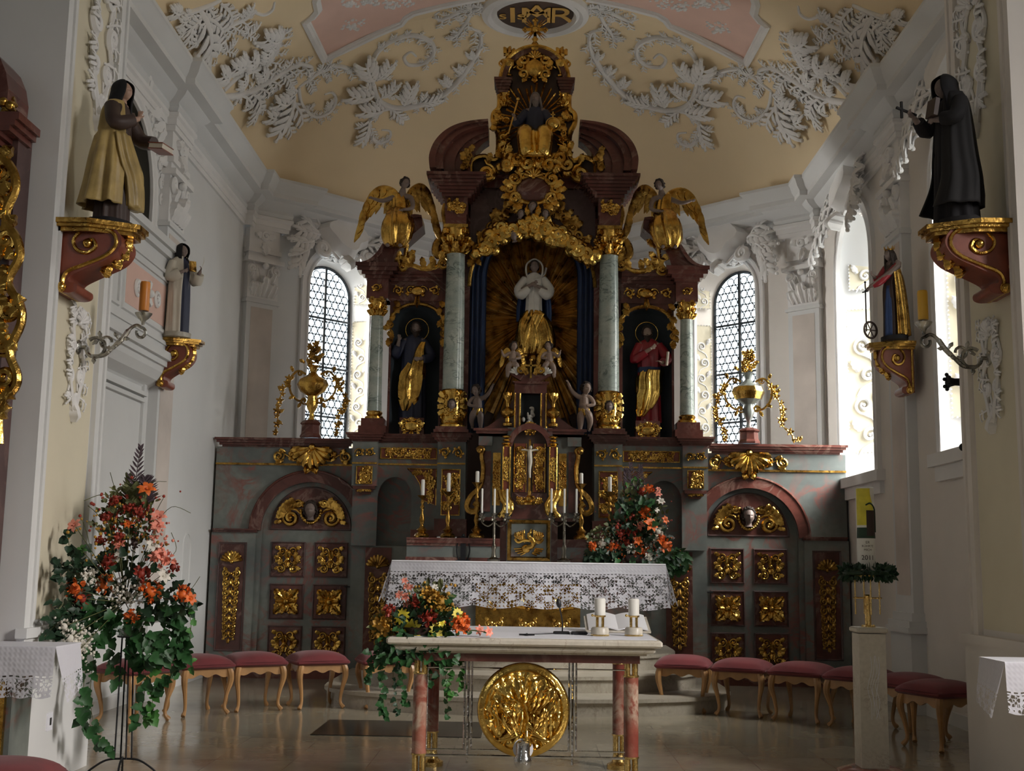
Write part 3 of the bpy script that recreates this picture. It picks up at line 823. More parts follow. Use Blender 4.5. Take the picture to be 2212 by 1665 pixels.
# rococo stucco behind the sconces and over the saints on the arch
def rocaille(F, s, rg):
    m = MB()
    for sx in (-1, 1):
        for q, (x, y, r, hd) in enumerate(((.12, .42, .06, 1), (.17, .12, .075, -1), (.13, -.20, .06, 1), (.07, -.42, .045, -1))):
            vol(m, F, (sx*x*s, y*s), r*s*1.4, 1.5, sx*hd, rg.uniform(0, 1), .3, tail=[(sx*x*s*1.2, (y+.18*-hd)*s)])
        for q in range(7):
            y = .5-.15*q; acan(m, F, (sx*.10*s, y*s), (rg.uniform(-.6, .9) if sx > 0 else PI-rg.uniform(-.6, .9)), s*.19, s*.11, 3, .35)
        m.tube(cr([(F @ Vector((sx*a*s, b*s, .02))) for a, b in ((.02, .55), (.18, .38), (.12, .12), (.2, -.12), (.1, -.38), (.02, -.6))], 5), s*.022, 5)
    shell(m, F, (0, .38*s), s*.16, 7, .1*PI, .9*PI, .4); leaf(m, F, (0, -.42*s), -PI/2, s*.3, s*.13, 3, .3, .6, 4)
    return m
for sx in (-1, 1):
    F = facade((sx*(XA-.004), 7.88, 2.72), (-sx, 0, 0)); rg = random.Random(11); S_('trim_17', rocaille(F, .62, rg), 'stucco')
    F = facade((sx*(XA-.004), 7.95, 4.95), (-sx, 0, 0)); S_('trim_17', rocaille(F, .9, rg), 'stucco')

# ---------------------------------------------------------------- vault
ZV, HV, YV = 6.48, 2.14, 14.9
def rho(x, y):
    x = abs(x)
    if y <= YV: return x/3.9
    dy = y-YV; p = 7.; a = x/3.9; b = (x+dy)/2**.5/3.48; c = dy/3.28
    return (a**p+b**p+c**p)**(1/p)
def vz(x, y): r = min(1, rho(x, y)); return ZV+HV*(max(0, 1-r**2.1))**.55
m = MB(); NA, NR = 72, 26; vs = []; fs = []
for i in range(NA+1):
    a = PI*i/NA; ux, uy = cos(a), sin(a); k = rho(ux*1e-3, YV+uy*1e-3)/1e-3 if uy > 1e-6 else 1/3.9
    for j in range(NR+1):
        t = sin(PI/2*j/NR); r = t/k; x, y = ux*r, YV+uy*r; vs.append((x, y, vz(x, y)))
for i in range(NA):
    for j in range(NR): fs.append((i*(NR+1)+j, i*(NR+1)+j+1, (i+1)*(NR+1)+j+1, (i+1)*(NR+1)+j))
m.add(vs, fs)
def bar(u, v):
    x = 3.9*sin(PI*(u-.5)); return (x, lerp(YA1-.05, YV, v), vz(x, 10))
m.grid(bar, 52, 14)
S_('ceiling_vault', m, 'vault_plaster', True, angle=180)
def vhit(px, py):
    """where the sight line through the pixel meets the vault"""
    d = ray(px, py); t = 6.; g = lambda t: vz(d[0]*t, d[1]*t)-(CH+d[2]*t) if rho(d[0]*t, d[1]*t) < 1 else -1
    while t < 24 and g(t) > 0: t += .1
    a, b = t-.1, t
    for _ in range(18):
        c = (a+b)/2
        if g(c) > 0: a = c
        else: b = c
    return Vector((d[0]*a, d[1]*a, CH+d[2]*a))
def vframe(p, toward):
    e = .02; nx = (vz(p.x+e, p.y)-vz(p.x-e, p.y))/(2*e); ny = (vz(p.x, p.y+e)-vz(p.x, p.y-e))/(2*e)
    n = Vector((nx, ny, -1)).normalized(); return frame(p, toward-p, n)
Q = lambda cx, cy: vhit(330+cx/2.873, max(cy/2.873, -40))
def both(mb):
    n = len(mb.v); mb.v += [Vector((-p.x, p.y, p.z)) for p in mb.v[:n]]; mb.f += [tuple(n+i for i in f[::-1]) for f in mb.f]; return mb
def vcurve(mb, pts, r0, r1, n=6, f=6):
    P = [Q(*p) for p in pts]; P = cr(P, f); K = len(P)
    mb.tube(P, [lerp(r0, r1, i/K)*(.6+.4*sin(PI*i/K)) for i in range(K)], n)
def vfringe(mb, pts, L, n):
    """small acanthus lobes fringing a stem on alternate sides"""
    P = cr([Vector((x, y, 0)) for x, y in pts], 6)
    for k in range(n):
        i = min(len(P)-2, int((k+.5)/n*(len(P)-1))); t = (P[i+1]-P[i]).normalized(); s = 1 if k % 2 else -1
        for s in (-1, 1): vleaf(mb, (P[i].x, P[i].y), (P[i].x+(t.x*.7-s*t.y*.7)*L, P[i].y+(t.y*.7+s*t.x*.7)*L), .5, 2, .2)
def vleaf(mb, a, b, w=.45, lobes=4, lift=.22):
    p, q = Q(*a), Q(*b); L = (q-p).length; acan(mb, vframe(p, q), (0, 0), 0, L*.95, L*min(w*1.25, .5), lobes+1, lift)
def vspray(mb, a, b, n=3, w=.4):
    """main leaf with smaller ones fanning off"""
    vleaf(mb, a, b, w)
    n = max(1, n//2)
    for k in range(n):
        t = .12+.4*k/max(1, n-1) if n > 1 else .2
        c = (lerp(a[0], b[0], t), lerp(a[1], b[1], t)); dx, dy = (b[0]-a[0]), (b[1]-a[1])
        s = .50-.15*t
        for sg in (-1, 1): vleaf(mb, c, (c[0]+(dx*.5-sg*dy*.85)*s, c[1]+(dy*.5+sg*dx*.85)*s), .42, 3, .25)
st = MB()
vcurve(st, [(1920, 150), (1985, 178), (2030, 200), (2032, 280), (1990, 370), (1930, 455), (1850, 545), (1750, 612), (1620, 655), (1500, 668), (1400, 620), (1365, 520)], .03, .07)
vcurve(st, [(1365, 540), (1362, 400), (1400, 310), (1500, 240), (1620, 215), (1725, 260), (1735, 335), (1680, 390), (1590, 400), (1560, 355), (1600, 322), (1635, 350)], .06, .025)
vcurve(st, [(1500, 668), (1400, 690), (1340, 760), (1350, 840), (1400, 885), (1462, 865), (1472, 815), (1420, 805)], .05, .02)
vcurve(st, [(905, 540), (925, 650), (1000, 720), (1085, 700), (1135, 630), (1115, 575), (1065, 585)], .045, .02)
vcurve(st, [(430, 600), (520, 590), (620, 555), (760, 470), (850, 415), (920, 395), (985, 420), (960, 460)], .07, .03)
vcurve(st, [(905, 540), (960, 500), (1040, 440), (1120, 405), (1250, 440), (1350, 520)], .03, .04)
vcurve(st, [(430, 600), (365, 520), (340, 430), (350, 330), (400, 220), (470, 160), (560, 120), (640, 60)], .06, .04)
vcurve(st, [(440, 560), (520, 480), (600, 440), (700, 400), (770, 300), (800, 220), (860, 180)], .05, .03)
vcurve(st, [(600, 60), (680, 90), (740, 60), (755, 10)], .03, .02)
vcurve(st, [(100, 60), (200, 80), (330, 40), (420, 0)], .04, .03)
vcurve(st, [(2060, 40), (1990, 30), (1920, 60), (1850, 95), (1780, 120), (1755, 90), (1780, 70)], .05, .02)
vcurve(st, [(1985, 60), (1950, 130), (1900, 200), (1870, 245), (1830, 235)], .04, .02)
for pts, L, n in (([(1985, 178), (2030, 260), (1990, 370), (1930, 455), (1850, 545), (1750, 612), (1620, 655)], 62, 9), ([(1400, 310), (1500, 240), (1620, 215), (1725, 260), (1735, 335), (1680, 390)], 52, 8), ([(925, 650), (1000, 720), (1085, 700), (1135, 630)], 50, 6),
    ([(520, 590), (620, 555), (760, 470), (850, 415), (950, 400)], 80, 8), ([(340, 430), (350, 330), (400, 220), (470, 160), (560, 120)], 70, 7), ([(600, 440), (700, 400), (770, 300), (800, 220)], 80, 6), ([(1350, 840), (1400, 885), (1462, 865)], 45, 4), ([(2060, 40), (1920, 60), (1780, 120)], 55, 6), ([(1950, 130), (1870, 245)], 50, 4), ([(960, 500), (1040, 440), (1120, 405), (1250, 440)], 60, 5)):
    vfringe(st, pts, L, n)
for a, b, n in (((1375, 500), (1290, 360), 3), ((1390, 500), (1470, 365), 3), ((1380, 590), (1190, 570), 3), ((1440, 680), (1270, 670), 3), ((1560, 655), (1600, 500), 3),
                ((1420, 610), (1510, 500), 2), ((1640, 650), (1790, 590), 2), ((1470, 670), (1560, 740), 2), ((1345, 740), (1270, 890), 2), ((1850, 540), (1790, 470), 2),
                ((1930, 460), (1880, 400), 2), ((1990, 370), (1960, 310), 1), ((1520, 240), (1560, 250), 1), ((1640, 220), (1690, 240), 1), ((1090, 690), (1090, 620), 2), ((960, 680), (1000, 640), 2),
                ((620, 555), (640, 680), 2), ((640, 600), (590, 760), 2), ((520, 590), (500, 650), 1), ((900, 560), (780, 600), 2), ((880, 600), (720, 830), 4), ((700, 500), (650, 430), 2),
                ((560, 560), (540, 470), 3), ((700, 510), (740, 560), 2), ((800, 450), (860, 520), 2), ((470, 500), (380, 440), 3), ((500, 480), (520, 370), 3), ((620, 440), (580, 330), 3),
                ((700, 400), (690, 290), 3), ((780, 300), (700, 260), 3), ((800, 240), (650, 200), 3), ((820, 200), (860, 170), 1), ((600, 380), (450, 400), 2), ((430, 340), (500, 230), 3), ((560, 240), (640, 130), 2),
                ((350, 330), (300, 350), 1), ((290, 60), (300, 340), 4), ((230, 80), (180, 270), 4), ((180, 70), (80, 60), 3), ((250, 60), (180, 140), 3), ((330, 40), (370, 140), 3), ((420, 20), (480, 110), 3), ((560, 120), (600, 20), 3),
                ((1020, 440), (1110, 400), 2), ((1180, 420), (1230, 440), 1), ((960, 500), (990, 560), 2), ((1080, 450), (1090, 500), 1), ((1990, 40), (1900, 60), 2), ((1920, 130), (1890, 90), 1), ((1900, 200), (1820, 230), 2), ((2040, 30), (1990, 60), 2)):
    vspray(st, a, b, n)
rg = random.Random(3)
for k in range(60): p = Q(rg.gauss(790, 28), rg.gauss(700, 45)); st.ell(p, rg.uniform(.015, .032), nu=6, nv=4)
S_('trim_18', both(st), 'stucco', True, angle=60)
# pink field of the vault and its moulded frame
fr = [(1030, -60), (1010, 0), (1022, 60), (985, 105), (940, 130), (1000, 250), (1060, 370), (1200, 300), (1380, 212), (1540, 143), (1570, 105), (1620, 75), (1800, 30), (1950, 0), (2060, -20)]
m = MB(); P = [Q(*p) for p in fr]
for off, r in ((0, .055), (1, .03)):
    PP = []
    for i, p in enumerate(P):
        c = Q(1400, -30); PP.append(p.lerp(c, .045*off))
    m.tube(PP, r, 6)
S_('trim_19', both(m), 'stucco')
m = MB(); PP = [Q(*p) for p in fr]
ce = Q(1450, -60)
def pk(u, v):
    i = u*(len(PP)-1); k = min(int(i), len(PP)-2); p = PP[k].lerp(PP[k+1], i-k); q = p.lerp(ce, v); return (q.x, q.y, vz(q.x, q.y)-.012)
m.grid(pk, 42, 10); S_('trim_20', both(m), 'pink_plaster')
m = MB()
for cx, cy in ((1240, 150), (1225, 10), (1350, 0), (1480, 20), (1600, 0)):
    for k in range(26): p = Q(cx+rg.gauss(0, 32), cy+rg.gauss(0, 17)-(cx-1240)*0); m.ell(p, rg.uniform(.02, .04), nu=6, nv=4)
S_('trim_21', both(m), 'stucco')
# medallion at the crown
mc = Vector((0, 14.97, 8.60)); m = MB(); m.lathe([(.50, -.02), (.54, -.09), (.58, -.06), (.63, -.10), (.70, -.07), (.73, .02), (.73, .12), (.50, .12)], 48, T(mc) @ SC(1, .92, 1)); S_('trim_22', m, 'stucco')
m = MB(); m.lathe([(0, .0), (.53, .0), (.53, .05), (0, .05)], 48, T(mc+Vector((0, 0, -.03))) @ SC(1, .92, 1)); S_('trim_23', m, 'dark_wood', False)
def text_mesh(body, size, M, mat, name, parent=None, ext=.004, align='CENTER'):
    cu = bpy.data.curves.new('t', 'FONT'); cu.body = body; cu.size = size; cu.extrude = ext; cu.align_x = align; cu.align_y = 'CENTER'
    o = bpy.data.objects.new('t', cu); C.objects.link(o); dg = bpy.context.evaluated_depsgraph_get(); dg.update()
    me = bpy.data.meshes.new_from_object(o.evaluated_get(dg)); bpy.data.objects.remove(o)
    mb = MB(); mb.add([M @ v.co for v in me.vertices], [tuple(p.vertices) for p in me.polygons]); bpy.data.meshes.remove(me)
    return mb.build(name, mat, parent, False)
MM = Matrix(((1, 0, 0, 0), (0, -1, 0, 15.0), (0, 0, -1, 8.56), (0, 0, 0, 1)))
for ch, x, sz, yy in (('s', -.43, .30, 0), ('I', -.30, .62, 0), ('s', -.19, .30, 0), ('M', .02, .62, 0), ('A', .02, .50, .12), ('R', .34, .62, 0)):
    o = text_mesh(ch, sz, MM @ T((x, yy, 0)), 'letter_gold', 'trim_24'); struct(o)
# ================================================================ ALTAR SCREEN AND RETABLE
def FA(Y): return facade((0, Y, 0))
def A(px, py, Y): p = at(px, py, Y); return (p[0], p[2])
def AX(px, Y, py=900): return abs(at(px, py, Y)[0])
def AZ(py, Y, px=900): return at(px, py, Y)[2]
def mir(P, sx): return [(sx*abs(x) if False else sx*x, y) for x, y in P]
def bx(mb, sx, x0, x1, z0, z1, d0, d1, F):
    a, b = sorted((sx*x0, sx*x1)); mb.box(a, b, z0, z1, d0, d1, F)
def mould(mb, sx, x0, x1, z0, steps, F, d0, ends=True):
    """stack of mouldings [(height, projection)] from z0 up on a block face at depth d0"""
    z = z0
    for h, e in steps:
        bx(mb, sx, x0-(e if ends else 0), x1+(e if ends else 0), z, z+h, 0, d0+e, F); z += h
    return z

YS = 14.9; FS = FA(YS)
def cherub_head(mb_skin, mb_hair, M, s):
    """head facing local z, y up"""
    mb_skin.merge(head_mb(s), M @ RX(-PI/2) if False else M)
    hair_cap(mb_hair, M, s)

# ---- heads: local y up, z to the face, origin at the centre of the skull, s = head height
def head_fn(beard=0):
    def f(u, v):
        a = 2*PI*u; b = PI*(v-.5); x = sin(a)*cos(b); y = sin(b); z = cos(a)*cos(b)
        rx = .36; ry = .50; rz = .42
        if y < 0: rx *= 1-.30*y*y*1.1-.10*abs(y); 
        X = x*rx; Y = y*ry; Z = z*rz
        if z > 0:
            g = lambda cx, cy, sx, sy: math.exp(-((X-cx)/sx)**2-((Y-cy)/sy)**2)
            Z += z*(.095*g(0, -.07, .045, .075)+.05*g(0, -.11, .055, .035)+.035*g(0, .06, .22, .04)+.025*g(0, -.215, .07, .022)+.02*g(0, -.26, .06, .02)+.05*g(0, -.40, .09, .08)
                    -.055*g(.125, .0, .07, .045)-.055*g(-.125, .0, .07, .045)-.02*g(0, -.235, .06, .010)-.03*g(0, -.33, .12, .03)+.03*g(.17, -.14, .08, .08)+.03*g(-.17, -.14, .08, .08))
        return (X, Y, Z)
    return f
def head_mb(s, neck=.35, tilt=0):
    m = MB(SC(s)); m.grid(head_fn(), 30, 22, None, True)
    for sx in (-1, 1): m.ell((sx*.355, -.04, -.02), (.04, .085, .06), nu=8, nv=6)
    if neck: m.tube([(0, -.28, -.06), (0, -.45, -.09), (0, -.5-neck*.5, -.10), (0, -.5-neck, -.10)], [.19, .185, .20, .30], 14)
    return m
def eyes(M, s, parent):
    e = MB(M @ SC(s))
    for sx in (-1, 1): e.ell((sx*.125, .005, .335), (.045, .022, .03), nu=8, nv=6)
    return e.build('eyes', 'hair_dark', parent)
def hair_mb(s, style='short', seed=1):
    """cap of waves; style long lets strands fall over the shoulders"""
    m = MB(SC(s)); rg = random.Random(seed)
    def f(u, v):
        a = PI*.42+(2*PI-PI*.84)*u if v < .62 else lerp(PI*.42, PI*.30, 0)+(2*PI-PI*.84)*u
        b = lerp(-.55, PI/2, v); w = .022*sin(u*46+v*9)+.02*sin(v*26+u*7)
        k = 1.13+w
        return (sin(a)*cos(b)*.36*k, sin(b)*.50*k, cos(a)*cos(b)*.43*k)
    m.grid(f, 44, 16)
    for k in range(18):   # fringe of locks round the face
        a = PI*k/17; x = cos(a)*.33; y = .06+sin(a)*.40; z = .24-.10*abs(cos(a))+.02
        m.ell((x, y, z), (.07, .075, .07), nu=7, nv=5)
    if style == 'long':
        for k in range(15):
            a = PI*(.36+1.28*k/14); x, z = sin(a)*.37, cos(a)*.42; q = rg.uniform(-.05, .05)
            m.tube(cr([(x, .1, z), (x*1.15, -.25, z*1.1-.02), (x*1.25+q, -.6, z*1.15-.03), (x*1.3+q*2, -.95+rg.uniform(-.1, .1), z*1.1)], 4), [.09]*8+[.085]*4+[.03], 6)
    if style == 'curly':
        for k in range(46):
            a = rg.uniform(PI*.35, PI*1.65); b = rg.uniform(-.45, 1.4); m.ell((sin(a)*cos(b)*.40, sin(b)*.54, cos(a)*cos(b)*.46), rg.uniform(.07, .11), nu=7, nv=5)
    return m
def beard_mb(s, L=.35, seed=3):
    m = MB(SC(s)); rg = random.Random(seed)
    for k in range(22):
        a = -1.25+2.5*k/21; x = sin(a)*.27; z = cos(a)*.30+.03
        m.tube(cr([(x, -.16-.1*cos(a), z), (x*.95, -.38-L*.3*cos(a), z+.03), (x*.5, -.45-L*cos(a)*(.8+.3*rg.random()), z-.02)], 4), [.05]*4+[.05]*4+[.015], 5)
    m.tube([(-.09, -.20, .40), (0, -.175, .44), (.09, -.20, .40)], [.02, .03, .02], 5)
    return m
def wing(mb, M, s, sx, spread=.5, up=.3):
    """feathered wing rooted at the origin of M, opening to sx; y up, z to the viewer"""
    S = cr([(0, 0, 0), (sx*.13, .16+up*.3, -.05), (sx*.28*(1+spread), .22+up*.5, -.08), (sx*.42*(1+spread), .12+up*.3, -.06), (sx*.50*(1+spread), -.10, -.02), (sx*.52*(1+spread), -.34, 0)], 5)
    mb.tube([(p.x*s, p.y*s, p.z*s) for p in S], [s*q for q in [.06]*10+[.055]*6+[.045]*5+[.03]*4+[.02]], 8, .6, M, up=(0, 0, 1))
    K = len(S)
    for row, (L, wd, dz) in enumerate(((.74, .075, -.02), (.50, .075, .012), (.28, .08, .035))):
        n = 12-row*2
        for k in range(n):
            t = (k+1)/n*.96; i = min(K-1, int(t*(K-1))); p = S[i]; dr = Vector((sx*(.12+.25*t), -1, 0)).normalized()
            q = L*(.55+.55*t)*(1 if t < .85 else .7)
            P = [p+dr*q*j/4+Vector((-sx*.03*sin(PI*j/4), 0, dz)) for j in range(5)]
            mb.tube([v*s for v in P], [s*wd*c for c in (.5, .9, 1, .8, .15)], 6, .28, M, up=(0, 0, 1))
    return mb

def side_screen(sx):
    side = 'left' if sx < 0 else 'right'
    r = thing('altar_screen', 'marbled %s side screen of the high altar with an arched gilded door' % side, 'altar screen', (sx*2.95, YS, 0))
    X0, X1 = 2.17, 3.9; cx = 2.70; hw, sp = .60, 1.77
    w = MB(); F = FS
    # wall with the arched doorway
    bx(w, sx, X0, cx-hw, 0, 2.58, -.3, 0, F); bx(w, sx, cx+hw, X1, 0, 2.58, -.3, 0, F); bx(w, sx, X0, X1, 2.58, 2.80, -.3, 0, F)
    Ar = arc(0, sp, hw, hw, PI, 0, 24); w.strip([(sx*(cx+x), y) for x, y in Ar], [(sx*(cx+x), 2.59) for x, y in Ar], -.3, 0, F)
    # the pilasters carrying the tall panels stand forward a little
    bx(w, sx, 3.36, X1, 0, 1.74, 0, .05, F); bx(w, sx, X0-.0, cx-hw-.0, 0, 1.74, 0, .05, F)
    w.pieces('screen_wall', 'grey_marble', r, False)
    c = MB(); mould(c, sx, X0+.1, X1-.09, 2.80, ((.02, .02), (.03, .05), (.03, .08), (.03, .10)), F, 0)
    mould(c, sx, 3.34, X1-.02, 1.74, ((.025, .03), (.02, .06)), F, .05, False); mould(c, sx, X0, cx-hw, 1.74, ((.025, .03), (.02, .06)), F, .05, False)
    bx(c, sx, X0, X1, 0, .22, 0, .08, F)
    c.pieces('cornice', 'red_marble', r, False)
    a = MB(); Ai = arc(0, sp, .60, .60, PI, 0, 28); Ao = arc(0, sp, .735, .735, PI, 0, 28)
    a.strip([(sx*(cx+x), y) for x, y in Ai], [(sx*(cx+x), y) for x, y in Ao], 0, .05, F)
    a.tube([F @ Vector((sx*(cx+x), y, .05)) for x, y in Ao], .016, 6); a.build('door_arch', 'red_marble', r)
    g = MB(); bx(g, sx, X0, X1, 2.575, 2.60, 0, .02, F); g.pieces('gilt_fillet', 'gold_old', r, False)
    rg = random.Random(5); g = MB(); G = FS @ T((0, 0, .01))
    for q in (-1, 1):
        M = G @ T((sx*cx, 2.69, 0)) @ SC(q, 1, 1)
        vol(g, M, (.42, 0), .075, 1.5, 1, PI*.9, .2, tail=[(.16, -.05), (.26, -.03), (.33, .02)])
        vol(g, M, (.27, .03), .045, 1.3, -1, -PI/2, .22)
        for b, an, L in (((.18, -.05), .2, .14), ((.24, -.02), 1.1, .10), ((.34, .04), .5, .1), ((.36, -.05), -.4, .12), ((.2, -.03), .9, .1)): leaf(g, M, b, an, L, .06, 3, .3, .6, 2)
    g.pieces('frieze_scroll', 'gold', r)
    g = MB(); shell(g, G @ T((sx*cx, 2.80, .02)), (0, 0), .26, 9, .06*PI, .94*PI, .35, down=True); G2 = G @ T((sx*cx, 2.56, .03))
    for q in (-1, 1): leaf(g, G2, (q*.02, .04), -PI/2+q*.35, .16, .10, 2, .3, .7, 4)
    g.build('shell_keystone', 'gold', r)
    # tall carved panels
    for pc, dz in ((3.63, .05), (1.86+.52 if False else 2.0, .05)):
        if pc < 3: continue
    for k, pc in enumerate((3.63,)):
        f = MB(); bx(f, sx, pc-.15, pc+.15, .33, 1.60, .05, .052, F)
        p = f.build('panel', 'red_marble', r, False)
        e = MB(); E = [(sx*(pc-.155), .33), (sx*(pc+.155), .33), (sx*(pc+.155), 1.6), (sx*(pc-.155), 1.6)]
        e.sweep([(0, 0), (0, .012), (.012, .018), (.02, 0)], [F @ Vector((x, y, .05)) for x, y in E], up=(0, -1, 0), closed=True, flip=sx); e.build('panel_moulding', 'dark_marble', p, False)
        g = MB(); relief(g, F @ T((sx*pc, .965, .055)), .27, 1.22, 'tall', random.Random(3)); g.build('panel_carving', 'gold_old' if sx > 0 else 'gold', p)
    # the door
    d = MB(); d.box(-hw, hw, 0, sp, -.10, -.06, F @ T((sx*cx, 0, 0)))
    Al = arc(0, sp, hw, hw, 0, PI, 24); d.prism([(x, y) for x, y in Al], -.10, -.06, F @ T((sx*cx, 0, 0)))
    door = d.build('door', 'grey_marble', r, False)
    FD = F @ T((sx*cx, 0, -.06))
    l = MB(); Al = arc(0, 1.80, .485, .50, 0, PI, 24); l.prism(Al, 0, .004, FD); lp = l.build('lunette', 'red_marble', door, False)
    l = MB(); l.sweep([(0, 0), (0, .015), (.014, .02), (.022, 0)], [FD @ Vector((x, y, 0)) for x, y in Al], up=(0, -1, 0), closed=True); l.build('lunette_moulding', 'dark_marble', door)
    g = MB(); GL = FD @ T((0, 2.0, .01))
    for q in (-1, 1):
        M = GL @ SC(q, 1, 1)
        vol(g, M, (.25, -.07), .115, 1.6, -1, PI*.5, .2, tail=[(.02, -.13), (.12, -.02), (.18, .03)])
        vol(g, M, (.16, .10), .06, 1.4, 1, 0, .25)
        for k in range(6):
            a2 = 1.9-.55*k; leaf(g, M, (.20+.02*k, .05-.01*k), a2*.6, .17, .09, 3, .3, .6, 3)
        for k in range(5): leaf(g, M, (.09+.03*k, .06), 1.2-.25*k, .10, .06, 2, .3, .6, 2)
        leaf(g, M, (.34, -.10), -.3, .14, .06, 3, .3, .6, 2)
    for k in range(15):
        a2 = PI+PI*k/14; g.ell(GL @ Vector((.12*cos(a2), .02+.15*sin(a2), .03)), .024, nu=8, nv=5)
    g.build('lunette_carving', 'gold', door)
    hm = head_mb(.20, .15); FH = GL @ T((0, .03, .05)); s_ = MB(); s_.merge(hm, FH); h = s_.build('cherub_head', 'skin_grey', door)
    s_ = MB(); s_.merge(hair_mb(.20, 'curly', 2), FH); s_.build('cherub_hair', 'hair_dark', door)
    for row, (zz, kind) in enumerate(((1.42, 'square_scroll'), (.91, 'square_leaf'), (.40, 'square_scroll'))):
        for q in (-1, 1):
            f = MB(); xc = q*.265; H = .215 if row < 2 else .22
            f.box(xc-.205, xc+.205, zz-H, zz+H, .0, .004, FD); p = f.build('door_panel', 'red_marble', door, False)
            e = MB(); E = [(xc-.21, zz-H), (xc+.21, zz-H), (xc+.21, zz+H), (xc-.21, zz+H)]
            e.sweep([(0, 0), (0, .012), (-.012, .018), (-.02, 0)], [FD @ Vector((x, y, 0)) for x, y in E], up=(0, -1, 0), closed=True); e.build('panel_moulding', 'dark_marble', door, False)
            g = MB(); relief(g, FD @ T((xc, zz, .008)), .40, .40, kind, random.Random(row)); g.build('panel_carving', 'gold', door)
    hd = MB(); hd.cbox(FD @ Vector((.54 if sx < 0 else -.54, 1.08, .02)), (.03, .03, .12)); hd.tube([FD @ Vector(((.54 if sx < 0 else -.54), 1.1, .02)), FD @ Vector(((.54 if sx < 0 else -.54), 1.1, .06)), FD @ Vector(((.45 if sx < 0 else -.45), 1.1, .06))], .008, 6)
    hd.build('door_handle', 'iron', door)
    return r
for sx in (-1, 1): side_screen(sx)

